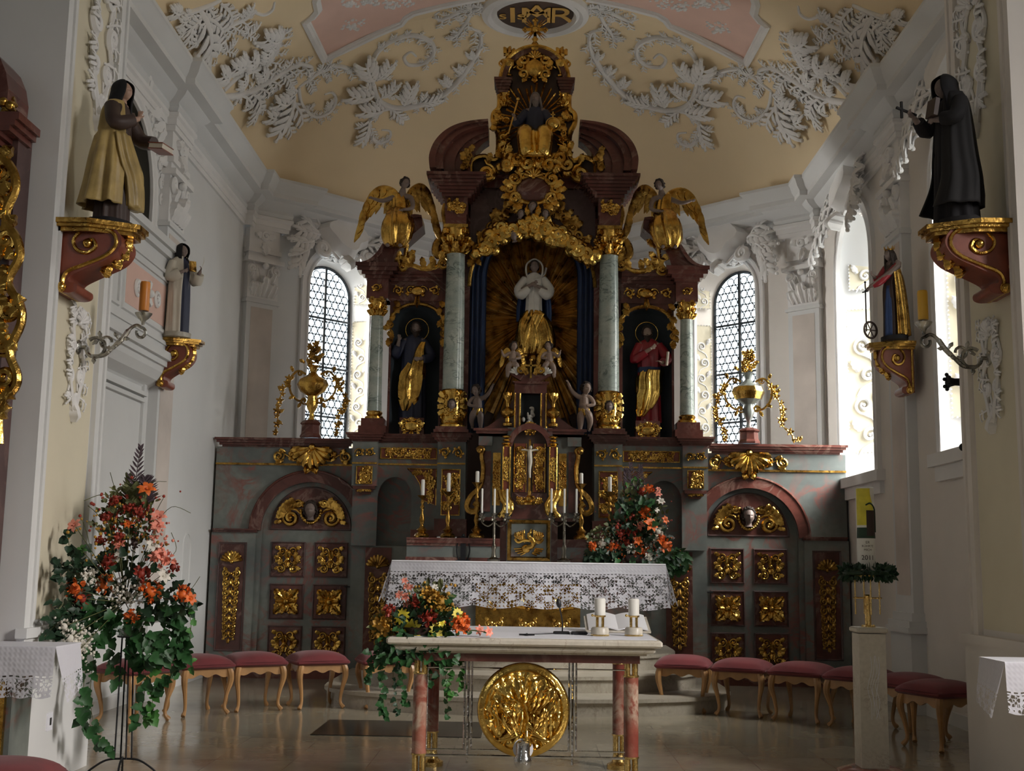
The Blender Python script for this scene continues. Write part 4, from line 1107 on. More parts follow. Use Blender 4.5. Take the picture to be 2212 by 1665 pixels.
# ---- the retable
YR = 14.75; FR = FA(YR)
RT = thing('altarpiece', 'towering dark red marble and gilt altarpiece filling the apse', 'altarpiece', (0, YR, 0))
def P2(px, py, Y=YR): return A(px, py, Y)
def out(pts, Y, sx):   # traced on the left half, mirrored about the axis
    return [(-sx*x if True else x, z) for x, z in (A(px, py, Y) for px, py in pts)]
zc = lambda py, Y=YR, px=900: A(px, py, Y)[1]
def half(sx):
    # --- pedestal zone: outer block, niche bay, inner block
    Y = YR; F = FR; s = -1 if sx < 0 else 1
    zt = 2.96; zb = 1.93
    m = MB()
    bx(m, sx, 1.86, 2.165, 2.32, 2.86, -.3, .12, F)            # outer block
    bx(m, sx, .78, 1.12, zb, 2.86, -.3, .20, F)                 # inner block
    cxn, hn, spn = 1.68, .19, 2.07
    # arched bay wall between the blocks, px 820..950
    Ar = arc(0, spn+.12, .21, .25, PI, 0, 18); cb = 1.65
    m.strip([(sx*(cb+x), y) for x, y in Ar], [(sx*(cb+x), 2.60) for x, y in Ar], -.05, 0, F)
    bx(m, sx, 1.12, cb-.21, 1.6, 2.6, -.05, 0, F); bx(m, sx, cb+.21, 2.165, 1.6, 2.33, -.05, 0, F); bx(m, sx, 1.12, 2.165, 2.6, 2.86, -.05, 0, F)
    bx(m, sx, .3, 2.165, 0, 1.6, -.3, -.06, F)
    m.pieces('pedestal', 'grey_marble', RT, False)
    m = MB(); bx(m, sx, cb-.25, cb+.25, 1.6, 2.5, -.30, -.28, F); m.build('niche_back', 'grey_marble', RT, False)
    FB = FA(YR+.06); m = MB(); bx(m, sx, 1.67, 1.99, .33, 1.58, 0, .015, FB); p = m.build('tall_panel', 'red_marble', RT, False)
    g = MB(); relief(g, FB @ T((sx*1.83, .955, .02)), .29, 1.2, 'tall', random.Random(3)); g.build('panel_carving', 'gold_old', p)
    m = MB()
    for x0, x1, d in ((1.86, 2.165, .12), (.78, 1.12, .20)): mould(m, sx, x0, x1, 2.86, ((.02, .015), (.03, .04), (.03, .065), (.025, .08)), F, d)
    mould(m, sx, 1.12, 1.86, 2.86, ((.02, .015), (.03, .04), (.03, .065), (.025, .08)), F, 0, False)
    bx(m, sx, .76, 1.14, 1.72, zb, -.3, .22, F); bx(m, sx, 1.12, cb-.21, 1.64, 1.80, -.05, .04, F)
    mould(m, sx, 1.88, 2.145, 2.22, ((.03, -.06), (.03, -.03), (.04, .0)), F, .12)
    m.pieces('pedestal_cornice', 'red_marble', RT, False)
    g = MB()
    bx(g, sx, 1.86, 2.165, 2.585, 2.605, .12, .135, F); bx(g, sx, .78, 1.12, 2.585, 2.605, .20, .215, F); bx(g, sx, 1.12, 1.86, 2.585, 2.605, 0, .015, F)
    rg = random.Random(8)
    scrollrow(g, F @ T((0, 0, .125)), *sorted((sx*1.88, sx*2.15)), 2.73, .17, rg, 2); scrollrow(g, F @ T((0, 0, .205)), *sorted((sx*.79, sx*1.11)), 2.73, .17, rg, 2)
    relief(g, F @ T((sx*2.012, 2.27, .10)), .2, .05, 'fill', rg)
    gilded_panel(F @ T((0, 0, .12)), sx*2.012, 2.45, .20, .22, RT, 3); gilded_panel(F @ T((0, 0, .20)), sx*.95, 2.25, .23, .56, RT, 4); gilded_panel(F @ T((0, 0, .002)), sx*1.49, 2.73, .70, .14, RT, 5)
    tri = [(sx*1.14, 2.54), (sx*1.50, 2.54), (sx*1.41, 2.47), (sx*1.34, 2.36), (sx*1.30, 2.16), (sx*1.14, 2.10)]
    m = MB(); m.prism(tri, 0, .008, F); p = m.build('spandrel_panel', 'console_red', RT, False)
    m = MB(); m.tube([F @ Vector((x, y, .01)) for x, y in tri], .009, 5, closed=True); relief(m, F @ T((sx*1.23, 2.40, .012)), .17, .26, 'fill', rg); relief(m, F @ T((sx*1.38, 2.49, .012)), .14, .07, 'fill', rg); relief(m, F @ T((sx*1.21, 2.20, .012)), .11, .16, 'fill', rg); m.build('spandrel_carving', 'gold', p)
    g.pieces('pedestal_carving', 'gold', RT)
    # --- main column
    xc = .955; zA, zB = AZ(922, YR-.25, 985), AZ(545, YR-.25, 985); rr = .125
    M = facade((sx*xc, YR-.12, zA)); Q = M @ RX(-PI/2)
    h = zB-zA
    c = MB(); c.lathe([(rr*1.05, .46), (rr*1.03, .8), (rr*1.0, h*.6), (rr*.9, h-.02), (rr*.94, h)], 32, Q); col = c.build('column', 'green_marble', RT)
    c = MB(); capital(c, facade((sx*xc, YR-.12, zB)), rr*.95, .36); c.build('capital', 'gold', col)
    c = MB(); c.lathe([(rr*1.3, 0), (rr*1.3, .03), (rr*1.1, .05), (rr*1.2, .08), (rr*1.06, .11), (rr*1.08, .43), (rr*1.18, .45), (rr*1.05, .47)], 32, Q)
    rg = random.Random(5)
    for k in range(26):
        a = rg.uniform(PI*.9, PI*2.1) ; K = Q @ RZ(a) @ T((rr*1.08, 0, rg.uniform(.12, .42))) @ Matrix(((0, 0, 1, 0), (1, 0, 0, 0), (0, 1, 0, 0), (0, 0, 0, 1)))
        vol(c, K, (0, 0), .035, 1.2, rg.choice((-1, 1)), rg.uniform(0, 6), .3)
    for q in (-1, 1):
        K = Q @ RZ(-PI/2+q*.75) @ T((rr*1.08, 0, .26)) @ Matrix(((0, 0, 1, 0), (1, 0, 0, 0), (0, 1, 0, 0), (0, 0, 0, 1)))
        for j in range(4): leaf(c, K, (0, .10-.05*j), (.9 if q > 0 else PI-.9)-q*.5*j, .12, .07, 3, .3, .7, 3)
    c.build('column_sleeve', 'gold_bright', col)
    K = facade((sx*xc, YR-.12-rr*1.1, zA+.27)); c = MB(); c.merge(head_mb(.13, .1), K); c.build('cherub_head', 'skin_grey', col)
    c = MB(); c.merge(hair_mb(.13, 'curly', 4), K); c.build('cherub_hair', 'hair_dark', col)
    c = MB(); bx(c, sx, xc-.19, xc+.19, 2.965, zA, -.1, .32, F); bx(c, sx, xc-.21, xc+.21, 2.965, 3.0, -.1, .34, F); c.pieces('column_plinth', 'red_marble', col, False)
    # back pilaster behind the column, running up to the cornice
    m = MB(); bx(m, sx, .78, 1.14, 2.96, 5.75, -.35, -.05, F); m.build('rear_pier', 'red_marble', RT, False)
    # --- entablature block over the column
    z0 = zB+.36; zt2 = AZ(378, 14.4, 1000)
    m = MB(); bx(m, sx, xc-.13, xc+.13, z0, z0+.12, -.3, .27, F); bx(m, sx, xc-.14, xc+.14, z0+.12, z0+.34, -.3, .27, F)
    z1 = z0+.34; n = 7
    for k in range(n):
        e = .02+.21*(k+1)/n; hh = (zt2-z1)/n; bx(m, sx, xc-.14-e, xc+.13+e, z1+hh*k, z1+hh*(k+.96), -.3, .27+e, F)
    m.build('entablature_block', 'red_marble', RT, False)
    g = MB(); relief(g, F @ T((sx*xc, z0+.23, .28)), .24, .2, 'fill', random.Random(2)); g.build('frieze_carving', 'gold', RT)
    # --- broken segmental pediment
    Yp = 14.55; FP = FA(Yp)
    oA = [(932, 378), (931, 352), (941, 325), (960, 303), (985, 288), (1018, 279), (1056, 275)]; oB = [(1018, 378), (1016, 362), (1019, 348), (1024, 337), (1033, 324), (1043, 313), (1056, 304)]
    oA = cr([Vector((*p, 0)) for p in oA], 5); oB = cr([Vector((*p, 0)) for p in oB], 5)
    a = [A(p.x, p.y, Yp) for p in oA]; b = [A(p.x, p.y, Yp) for p in oB]; a = [(-s*x, y) for x, y in a]; b = [(-s*x, y) for x, y in b]
    mm = lambda t: [(lerp(p[0], q[0], t), lerp(p[1], q[1], t)) for p, q in zip(a, b)]
    m = MB(); m.strip(a, mm(.16), -.25, .30, FP); m.strip(mm(.16), mm(.34), -.25, .25, FP); m.strip(mm(.34), mm(.62), -.25, .14, FP); m.strip(mm(.62), mm(.8), -.2, .09, FP); m.strip(mm(.8), b, -.2, .04, FP)
    m.build('pediment', 'red_marble', RT, True, angle=30)
    g = MB()
    for k in range(5): leaf(g, FP @ T((0, 0, .10)), mm(.86)[6+k*2], rg.uniform(0, 6), .13, .08, 3, .3, .7, 3); vol(g, FP @ T((0, 0, .08)), mm(.9)[4+k*2], .05, 1.3, 1, k, .3)
    g.build('pediment_carving', 'gold_old', RT)
    # gilt side scroll beside the upper part of the column
    g = MB(); E = out([(962, 440), (958, 460), (962, 490), (955, 510), (943, 528), (941, 545), (950, 553), (962, 548), (960, 538)], 14.7, s)
    g.tube([FA(14.7) @ Vector((x, y, 0)) for x, y in [(v.x, v.y) for v in cr([Vector((*p, 0)) for p in E], 5)]], [.03]*14+[.05]*16+[.04]*11, 8, .7, up=(0, 1, 0))
    c0 = E[4]; 
    for k in range(5): leaf(g, FA(14.72), (E[3][0]+sx*.0, E[3][1]-.03*k), (-.3 if sx < 0 else PI+.3)+k*.3, .14, .08, 3, .3, .6, 3)
    g.build('side_scroll', 'gold_old', RT)
    m = MB(); m.prism([(sx*abs(x), y) for x, y in out([(966, 440), (960, 492), (946, 530), (950, 552), (975, 556), (975, 440)], 14.8, s)], -.2, 0, FA(14.8)); m.build('side_wing_backing', 'dark_marble', RT, False)
    # --- niche wing with the outer column
    Yw = 14.8; FW = FA(Yw); zt3 = AZ(608, Yw, 850)
    m = MB(); cw, hwn = AX(898, Yw, 800), .315; spz = AZ(700, Yw, 898); bx(m, sx, 1.12, cw-hwn, 2.96, zt3, -.05, 0, FW); bx(m, sx, cw+hwn, 1.78, 2.96, zt3, -.05, 0, FW)
    Aw = arc(0, spz, hwn, AZ(660, Yw, 898)-spz, PI, 0, 22); m.strip([(sx*(cw+x), y) for x, y in Aw], [(sx*(cw+x), zt3) for x, y in Aw], -.05, 0, FW)
    m.pieces('niche_surround', 'red_marble', RT, False)
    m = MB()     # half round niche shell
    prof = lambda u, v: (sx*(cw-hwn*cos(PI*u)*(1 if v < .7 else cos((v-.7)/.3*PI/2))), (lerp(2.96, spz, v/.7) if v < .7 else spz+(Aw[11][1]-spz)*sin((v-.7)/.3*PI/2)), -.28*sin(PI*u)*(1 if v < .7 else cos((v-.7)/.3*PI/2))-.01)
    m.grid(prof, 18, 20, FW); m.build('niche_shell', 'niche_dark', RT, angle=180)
    g = MB(); Ag = arc(0, spz, hwn+.02, Aw[11][1]-spz+.02, PI, 0, 24); g.tube([FW @ Vector((sx*(cw+x), y, .02)) for x, y in Ag], .022, 6)
    rg = random.Random(6)
    leaf(g, FW @ T((0, 0, .03)), (sx*cw, Aw[11][1]+.12), -PI/2, .18, .08, 2, .3, .6, 4)
    for q in (-1, 1):
        for k in range(7): leaf(g, FW @ T((0, 0, .01)), (sx*cw+q*(hwn-.03+.02*k*.5), spz+.30+.02*k-(k*.10)), rg.uniform(-2.6, -.5), .13, .08, 3, .3, .6, 3)
        for k in range(3): vol(g, FW @ T((0, 0, .01)), (sx*cw+q*(hwn+.02), spz-.02-.10*k), .045, 1.3, q, PI/2, .28)
    g.pieces('niche_carving', 'gold_old', RT)
    # frieze and cornice of the wing
    m = MB(); za, zbv = AZ(645, Yw, 850), AZ(612, Yw, 850)
    bx(m, sx, 1.12, 2.03, za-.03, zbv+.02, -.25, .02, FW); bx(m, sx, 1.79, 2.06, za-.03, zbv+.02, -.25, .16, FW)
    mould(m, sx, 1.12, 1.79, zbv+.02, ((.04, .03), (.04, .06), (.04, .10), (.04, .12)), FW, .02, False)
    mould(m, sx, 1.80, 2.05, zbv+.02, ((.04, .03), (.04, .07), (.05, .12), (.05, .14)), FW, .16)
    m.pieces('wing_entablature', 'red_marble', RT, False)
    g = MB(); zm = (za+zbv)/2; scrollrow(g, FW @ T((0, 0, .03)), *sorted((sx*1.14, sx*1.76)), zm, .17, random.Random(9), 4); g.ell(FW @ Vector((sx*cw, zm, .04)), (.09, .03, .06)); scrollrow(g, FW @ T((0, 0, .17)), *sorted((sx*1.83, sx*2.03)), zm, .14, random.Random(7), 1)
    g.pieces('wing_frieze_carving', 'gold', RT)
    xo = 1.93; zA2, zB2 = AZ(905, Yw-.1, 810), AZ(682, Yw-.1, 810); ro = .082; h2 = zB2-zA2
    Q = facade((sx*xo, Yw-.06, zA2)) @ RX(-PI/2)
    c = MB(); c.lathe([(ro*1.1, .10), (ro*1.05, .3), (ro, h2*.7), (ro*.93, h2)], 28, Q); col2 = c.build('side_column', 'green_marble', RT)
    c = MB(); capital(c, facade((sx*xo, Yw-.06, zB2)), ro*.95, .235, n=6); c.build('capital', 'gold', col2)
    c = MB(); c.lathe([(ro*1.4, 0), (ro*1.42, .03), (ro*1.15, .05), (ro*1.3, .08), (ro*1.1, .10)], 28, Q); c.build('column_base', 'gold', col2)
    c = MB(); bx(c, sx, xo-.14, xo+.14, 2.965, zA2, -.1, .2, FW); bx(c, sx, xo-.17, xo+.17, 2.965, 3.05, -.1, .23, FW); c.pieces('column_plinth', 'red_marble', col2, False)
    # concave swoop that carries the angel
    Yq = 14.72; FQ = FA(Yq)
    a_ = [(776, 577), (800, 571), (818, 556), (833, 534), (850, 513), (872, 493), (893, 475), (914, 476)]; b_ = [(846, 584), (852, 578), (856, 566), (861, 553), (870, 540), (884, 524), (900, 510), (916, 496)]
    a_ = [(-s*v.x, v.y) for v in cr([Vector((*A(*p, Yq), 0)) for p in a_], 4)]; b_ = [(-s*v.x, v.y) for v in cr([Vector((*A(*p, Yq), 0)) for p in b_], 4)]
    m = MB(); m.strip(a_, b_, -.2, .18, FQ); m.strip(a_, [(lerp(p[0], q[0], .2), lerp(p[1], q[1], .2)) for p, q in zip(a_, b_)], .18, .24, FQ)
    m.build('wing_scroll', 'red_marble', RT, True, angle=30)
    g = MB(); rg = random.Random(12)
    Wp = out([(880, 530), (876, 560), (872, 578), (890, 575), (915, 583), (940, 580), (958, 568)], Yq, s)
    g.tube([FQ @ Vector((v.x, v.y, .05)) for v in cr([Vector((*p, 0)) for p in Wp], 4)], .03, 7)
    vol(g, FQ @ T((0, 0, .05)), (Wp[-1][0], Wp[-1][1]-.02), .085, 1.4, s, PI/2, .25); vol(g, FQ @ T((0, 0, .05)), (Wp[2][0], Wp[2][1]), .08, 1.4, -s, 0, .25)
    for k in range(12):
        p = Wp[k % 7]; leaf(g, FQ @ T((0, 0, .05)), (p[0]+rg.uniform(-.04, .04), p[1]), rg.uniform(.3, 2.8), .17, .09, 3, .35, .7, 3)
    g.build('wing_acanthus', 'gold', RT)
for sx in (-1, 1): half(sx)
# centre: niche with rays, arch spandrels, main cornice
YN = 15.1; FN = FA(YN)
m = MB(); zn0 = AZ(940, YN, 1150); zsp = AZ(600, YN, 1150); rN = .80; hN = AZ(470, 14.9, 1150)-AZ(600, 14.9, 1150)
m.box(-.9, .9, .5, 6.0, -.3, -.02, FN); m.build('niche_back', 'dark_wood', RT, False)
# gilded rays
g = MB(); rg = random.Random(21); c0 = Vector((A(1150, 690, YN)[0], A(1150, 690, YN)[1])); n = 108
for k in range(n):
    a = 2*PI*k/n; r1 = rg.uniform(.95, 1.05)
    dx, dz = cos(a), sin(a); R_ = 2.2
    for lim, comp, off in ((.74, dx, 0), (-.74, dx, 0)):
        if comp*lim > 0: R_ = min(R_, abs(lim/comp))
    if dz < 0: R_ = min(R_, (c0.y-zn0-.1)/-dz)
    else: R_ = min(R_, 1.22)
    R_ *= r1*(1 if k % 2 else .88); w = .012+.006*(k % 3)
    M = FN @ T((c0.x, c0.y, .0)) @ RZ(a)
    g.add([M @ Vector(p) for p in ((.08, -w*.3, .0), (.08, 0, .03), (.08, w*.3, .0), (R_, -w*1.9, .0), (R_, 0, .035), (R_, w*1.9, .0))], [(0, 1, 4, 3), (1, 2, 5, 4), (3, 4, 5)])
g.build('gilded_rays', 'gold_ray', RT, False)
# front arch wall above the curtain
m = MB(); Yf = 14.78; FF = FA(Yf); zs2 = AZ(620, Yf, 1150); top = AZ(478, Yf, 1150); Aw = arc(0, zs2, .79, top-zs2, PI, 0, 32)
ztop = AZ(462, Yf, 1150)+.32
m.strip(Aw, [(x, ztop) for x, y in Aw], -.12, 0, FF); m.build('arch_wall', 'dark_marble', RT, False)
g = MB(); g.tube([FF @ Vector((x, y, .01)) for x, y in Aw], .025, 6); rg = random.Random(14)
for q in (-1, 1):
    for k in range(9):
        t = k/8; x = q*lerp(.28, .74, t); z = lerp(top+.16, zs2+.38, t**1.3)
        vol(g, FF, (x, z), .085, 1.4, q*(1 if k % 2 else -1), rg.uniform(0, 6), .24)
        for j in range(3): leaf(g, FF, (x, z), rg.uniform(0, 6.2), .17, .09, 3, .3, .6, 3)
g.pieces('spandrel_carving', 'gold_old', RT)
# red entablature between the columns and the attic block
m = MB(); ze = ztop; m.box(-.85, .85, ze, ze+.10, -.3, .06, FF)
zq = AZ(378, 14.6, 1150)
for k in range(6):
    t0 = k/6; m.box(-.86, .86, ze+.1+(zq-ze-.1)*k/6, ze+.1+(zq-ze-.1)*(k+.96)/6, -.3, .06+.025*k, FF)
m.build('main_entablature', 'red_marble', RT, False)
# attic (crowning niche)
Yt = 14.62; FT = FA(Yt)
def prof_sym(pts, Y):
    L = [A(px, py, Y) for px, py in pts]; L = [(-abs(x), z) for x, z in L]
    return L+[(-x, z) for x, z in L[::-1]]
m = MB()
attic = prof_sym([(1016, 380), (1018, 352), (1030, 341), (1048, 338), (1062, 345), (1074, 338), (1076, 290), (1066, 266), (1066, 246), (1078, 230), (1078, 202), (1090, 202), (1090, 170), (1105, 148), (1120, 128), (1140, 116)], Yt)
# the solid block behind
m.prism(attic, -.30, -.04, FT); m.build('attic', 'dark_wood', RT, False)
g = MB()
for q in (-1, 1):
    Eg = [Vector((q*abs(A(px, py, Yt)[0]), A(px, py, Yt)[1], 0)) for px, py in [(1018, 378), (1018, 352), (1030, 341), (1048, 338), (1062, 345), (1074, 338), (1076, 290), (1066, 266), (1066, 246), (1078, 232), (1079, 205)]]
    g.tube([FT @ Vector((v.x, v.y, .0)) for v in cr(Eg, 4)], .035, 7)
    vol(g, FT, (q*abs(A(1052, 375, Yt)[0]), A(1052, 375, Yt)[1]), .12, 1.6, q, PI/2, .26, tail=[(Eg[3].x, Eg[3].y-.05)])
    rg = random.Random(31)
    for k in range(26):
        py = lerp(235, 372, rg.random()); px = 1090+rg.uniform(-12, 8)-(14 if py > 345 else 0)*rg.random()*3; x, z = A(px, py, Yt); x = q*abs(x)
        if k % 2: vol(g, FT, (x, z), .05, 1.3, rg.choice((-1, 1)), rg.uniform(0, 6), .32)
        else: leaf(g, FT, (x, z), rg.uniform(0, 6), .16, .09, 3, .35, .7, 3)
    cx_, cz_ = A(1090, 210, Yt); capital(g, FT @ T((q*abs(cx_), cz_-.13, -.02)), .05, .2, n=6)
    # little vases on the shoulders
    ux, uz = A(1098, 166, Yt); ux = q*abs(ux)
    g.lathe([(.05, 0), (.055, .02), (.02, .05), (.03, .08), (.085, .15), (.095, .2), (.06, .24), (.035, .27), (.05, .30)], 16, facade((ux, Yt, uz)) @ RX(-PI/2), ribs=8, ramp=.04)
    for w_ in (-1, 1): g.tube([FT @ Vector((ux+w_*(.06+.06*sin(PI*t/8)), uz+.12+.12*t/8, 0)) for t in range(9)], .012, 6)
    for k in range(5): a = 2*PI*k/5; leaf(g, facade((ux, Yt, uz+.30)) @ RX(-PI/2), (0, 0), a, .09, .05, 2, .9, .4, 2)
    g.ell(FT @ Vector((ux, uz+.36, 0)), .035)
g.pieces('attic_carving', 'gold', RT)
m = MB(); zr, zr2 = A(1100, 202, Yt)[1], A(1100, 172, Yt)[1]
for k in range(5): e = .012*k; m.box(-.47-e, .47+e, lerp(zr, zr2, k/5), lerp(zr, zr2, (k+.95)/5), -.26, .03+e, FT) if False else [bx(m, q, .33-e, .465+e, lerp(zr, zr2, k/5), lerp(zr, zr2, (k+.95)/5), -.26, .05+e, FT) for q in (-1, 1)]
Aa = arc(0, zr2-.04, .36, .38, PI, 0, 20); Ab = arc(0, zr2-.04, .44, .47, PI, 0, 20); m.strip(Aa, Ab, -.2, .06, FT); m.pieces('attic_cornice', 'red_marble', RT, False)
g = MB(); g.tube([FT @ Vector((x, y, .06)) for x, y in Ab], .024, 6); M = FT @ T((0, A(1157, 148, Yt)[1], .02)); cartouche(g, M, (0, 0), .44, .40)
# crowning cross with rays
x0, z0 = 0, A(1157, 112, Yt)[1]
g.lathe([(.07, 0), (.08, .03), (.03, .07), (.05, .10), (.022, .14), (.02, .2)], 12, facade((0, Yt, z0)) @ RX(-PI/2))
MC = FT @ T((0, z0+.30, 0))
for a in range(4):
    K = MC @ RZ(a*PI/2); g.box(-.018, .018, 0, .125, -.012, .012, K)
    for q in (-.022, .022): g.ell(K @ Vector((q, .128, 0)), .020)
    g.ell(K @ Vector((0, .148, 0)), .020)
for a in range(12):
    K = MC @ RZ(PI/4+PI/2*(a//3)+(a%3-1)*.2); L = .19 if a % 3 != 1 else .22; g.add([K @ Vector(p) for p in ((-.012, .05, 0), (.012, .05, 0), (0, L, 0), (0, .08, .012))], [(0, 1, 3), (1, 2, 3), (2, 0, 3), (0, 2, 1)])
g.ell(MC @ Vector((0, 0, 0)), .05); g.box(-.022, .022, -.2, 0, -.012, .012, MC)
g.build('crowning_cross', 'gold', RT)
# rays behind the seated figure
g = MB(); cx_, cz_ = 0, A(1157, 262, Yt)[1]; rg = random.Random(2)
for k in range(34):
    a = 2*PI*k/34+rg.uniform(-.04, .04)
    R_ = rg.uniform(.36, .50) if abs(sin(a)) < .5 else rg.uniform(.42, .56)
    if sin(a) < -.75: continue
    M = FT @ T((cx_, cz_, .02)) @ RZ(a)
    g.add([M @ Vector(p) for p in ((.12, -.008, 0), (.12, 0, .015), (.12, .008, 0), (R_, -.016, .02), (R_, 0, .04), (R_, .016, .02))], [(0, 1, 4, 3), (1, 2, 5, 4), (3, 4, 5), (0, 3, 5, 2)])
g.build('attic_rays', 'gold', RT, False)
# cloud bank, cartouche and cherubs over the arch
def clouds(mb, F, pts, r, rg, n=5):
    for (x, z) in pts:
        for k in range(n): mb.ell(F @ Vector((x+rg.uniform(-r, r), z+rg.uniform(-r, r)*.6, rg.uniform(-.03, .08))), rg.uniform(.45, .8)*r, nu=10, nv=7)
        vol(mb, F @ T((0, 0, .09)), (x, z), r*.8, 1.3, rg.choice((-1, 1)), rg.uniform(0, 6), .42)
g = MB(); rg = random.Random(17); Yc2 = 14.5; FC = FA(Yc2)
clouds(g, FC, [A(px, py, Yc2) for px, py in ((1095, 362), (1118, 352), (1140, 360), (1163, 352), (1186, 362), (1210, 350), (1225, 362))], .10, rg, 5)
g.build('cloud_bank', 'gold', RT)
xx, zz = 0, A(1157, 412, Yc2)[1]
m = MB(); m.ell(FC @ Vector((0, zz, .03)), (.22, .06, .17), nu=20); m.build('cartouche_field', 'red_marble', RT)
g = MB(); cartouche(g, FC @ T((0, 0, .04)), (0, zz), .70, .50, False)
g.tube([FC @ Vector((.235*cos(a*PI/14), zz+.18*sin(a*PI/14), .05)) for a in range(28)], .025, 7, closed=True)
for k in range(10): a = PI+PI*k/9; leaf(g, FC @ T((0, 0, .04)), (.28*cos(a), zz+.2*sin(a)), a, .16, .09, 3, .3, .6, 3)
g.build('cartouche_frame', 'gold', RT)
g = MB(); Yd = 14.55; FD_ = FA(Yd); rg = random.Random(23)
def cl(pts, r, n): clouds(g, FD_, [A(px, py, Yd) for px, py in pts], r, rg, n)
cl([(1050, 540), (1062, 528), (1078, 518), (1092, 508), (1106, 500)], .12, 7); cl([(1178, 502), (1196, 512), (1214, 522), (1234, 532), (1250, 545), (1266, 556)], .12, 7)
cl([(1085, 496), (1215, 505), (1130, 500), (1155, 500)], .09, 5)
for k in range(16):
    a = -PI/2+rg.uniform(-1.2, 1.2); x, z = A(1152, 470, Yd); leaf(g, FD_ @ T((0, 0, .06)), (x+rg.uniform(-.16, .16), z+rg.uniform(-.1, .06)), a, .18, .10, 3, .35, .7, 3)
g.pieces('arch_clouds', 'gold_bright', RT)
for k, (px, py, s_) in enumerate(((1150, 452, .13), (1125, 468, .11), (1178, 468, .11), (1110, 515, .12), (1205, 512, .11))):
    x, z = A(px, py, Yd); K = facade((x, Yd-.12, z)) @ RZ(.2*(k-2)); c = MB(); c.merge(head_mb(s_, .1), K); h = c.build('cherub_head', 'skin_grey', RT); c = MB(); c.merge(hair_mb(s_, 'curly', k), K); c.build('cherub_hair', 'hair_dark', h)
# altar block steps (predella) behind the mensa
m = MB(); FQ = FA(13.92)
[bx(m, q, .33, 1.40, 0, 1.60, -.7, .0, FQ) for q in (-1, 1)]; m.pieces('predella', 'grey_marble', RT, False)
m = MB(); [(mould(m, q, .33, 1.40, 1.60, ((.03, .02), (.04, .04), (.02, .05)), FQ, 0, False), bx(m, q, .33, 1.41, 1.40, 1.47, 0, .02, FQ)) for q in (-1, 1)]; m.pieces('predella_ledge', 'red_marble', RT, False)
# blue curtain drawn round the niche
cu = thing('curtain', 'dark blue curtain drawn round the arched niche of the altarpiece', 'curtain', (0, YN-.15, zn0))
m = MB(); Yk = 14.92
Kp = []
zb_ = AZ(935, Yk, 1030); zsq = AZ(600, Yk, 1030); tp = AZ(478, Yk, 1150)
for i in range(25): Kp.append((-.70, lerp(zb_, zsq, i/24)))
for i in range(1, 40): a = PI-PI*i/40; Kp.append((.70*cos(a), zsq+(tp-zsq)*sin(a)))
for i in range(25): Kp.append((.70, lerp(zsq, zb_, i/24)))
def cfn(u, v):
    i = u*(len(Kp)-1); k = min(int(i), len(Kp)-2); x, z = Kp[k][0]+(Kp[k+1][0]-Kp[k][0])*(i-k), Kp[k][1]+(Kp[k+1][1]-Kp[k][1])*(i-k)
    w = lerp(-.125, .10, v); n_ = Vector((x, (z-zsq) if z > zsq else 0)); 
    if n_.length > 0: n_.normalize()
    return (x+n_.x*w*(1 if abs(x) > .01 else 1), Yk+.035*sin(v*21+.5*sin(u*9))+.015*sin(v*47), z+n_.y*w)
m.grid(cfn, 88, 34); m.build('drape', 'curtain_blue', cu, angle=180)
# ================================================================ CARVED FIGURES
# figure frames: x to the viewer's right, y up, z towards the viewer; lengths in figure heights
def robe(mb, M, rows, n=60, sub=5, a0=0, a1=2*PI, thick=0, sharp=.75):
    """draped cloth: rows (y, cx, cz, rx, rz, amp, folds, phase)"""
    R = cr8(rows, sub); full = abs(a1-a0-2*PI) < 1e-6; m = n if full else n+1; vs = []
    def ring(off):
        for row in R:
            y, cx, cz, rx, rz, am, k, ph = row
            for i in range(m):
                a = a0+(a1-a0)*i/n; f = k*a+ph+.5*sin(2*a+ph)
                q = (1-abs(sin(f/2))**sharp)*2-1+.35*cos((k*1.7)*a+ph*2+y*3)
                r = 1+am*q
                vs.append((cx+(rx*r+off)*sin(a), y+am*.12*q*rx, cz+(rz*r+off)*cos(a)))
    ring(0); L = len(R); fs = []
    st = 1 if full else 0
    W = n if full else n
    idx = lambda j, i, b=0: b+j*m+(i % m)
    for j in range(L-1):
        for i in range(W): fs.append((idx(j, i), idx(j, i+1), idx(j+1, i+1), idx(j+1, i)))
    if thick and not full:
        b = len(vs); ring(-thick)
        for j in range(L-1):
            for i in range(W): fs.append((idx(j, i, b), idx(j+1, i, b), idx(j+1, i+1, b), idx(j, i+1, b)))
            fs.append((idx(j, 0), idx(j+1, 0), idx(j+1, 0, b), idx(j, 0, b))); fs.append((idx(j, n), idx(j, n, b), idx(j+1, n, b), idx(j+1, n)))
        for i in range(W):
            fs.append((idx(0, i), idx(0, i, b), idx(0, i+1, b), idx(0, i+1))); fs.append((idx(L-1, i), idx(L-1, i+1), idx(L-1, i+1, b), idx(L-1, i, b)))
    elif full:
        fs.append(tuple(range(m-1, -1, -1))); fs.append(tuple((L-1)*m+i for i in range(m)))
    return mb.add([M @ Vector(v) for v in vs], fs)
def cr8(rows, m):
    out = []
    for i in range(len(rows)-1):
        a, b, c, d = rows[max(i-1, 0)], rows[i], rows[i+1], rows[min(i+2, len(rows)-1)]
        for k in range(m):
            t = k/m; out.append([.5*(2*q+(r-p)*t+(2*p-5*q+4*r-s)*t*t+(3*q-p-3*r+s)*t**3) if j not in (6,) else q for j, (p, q, r, s) in enumerate(zip(a, b, c, d))])
    out.append(list(rows[-1])); return out
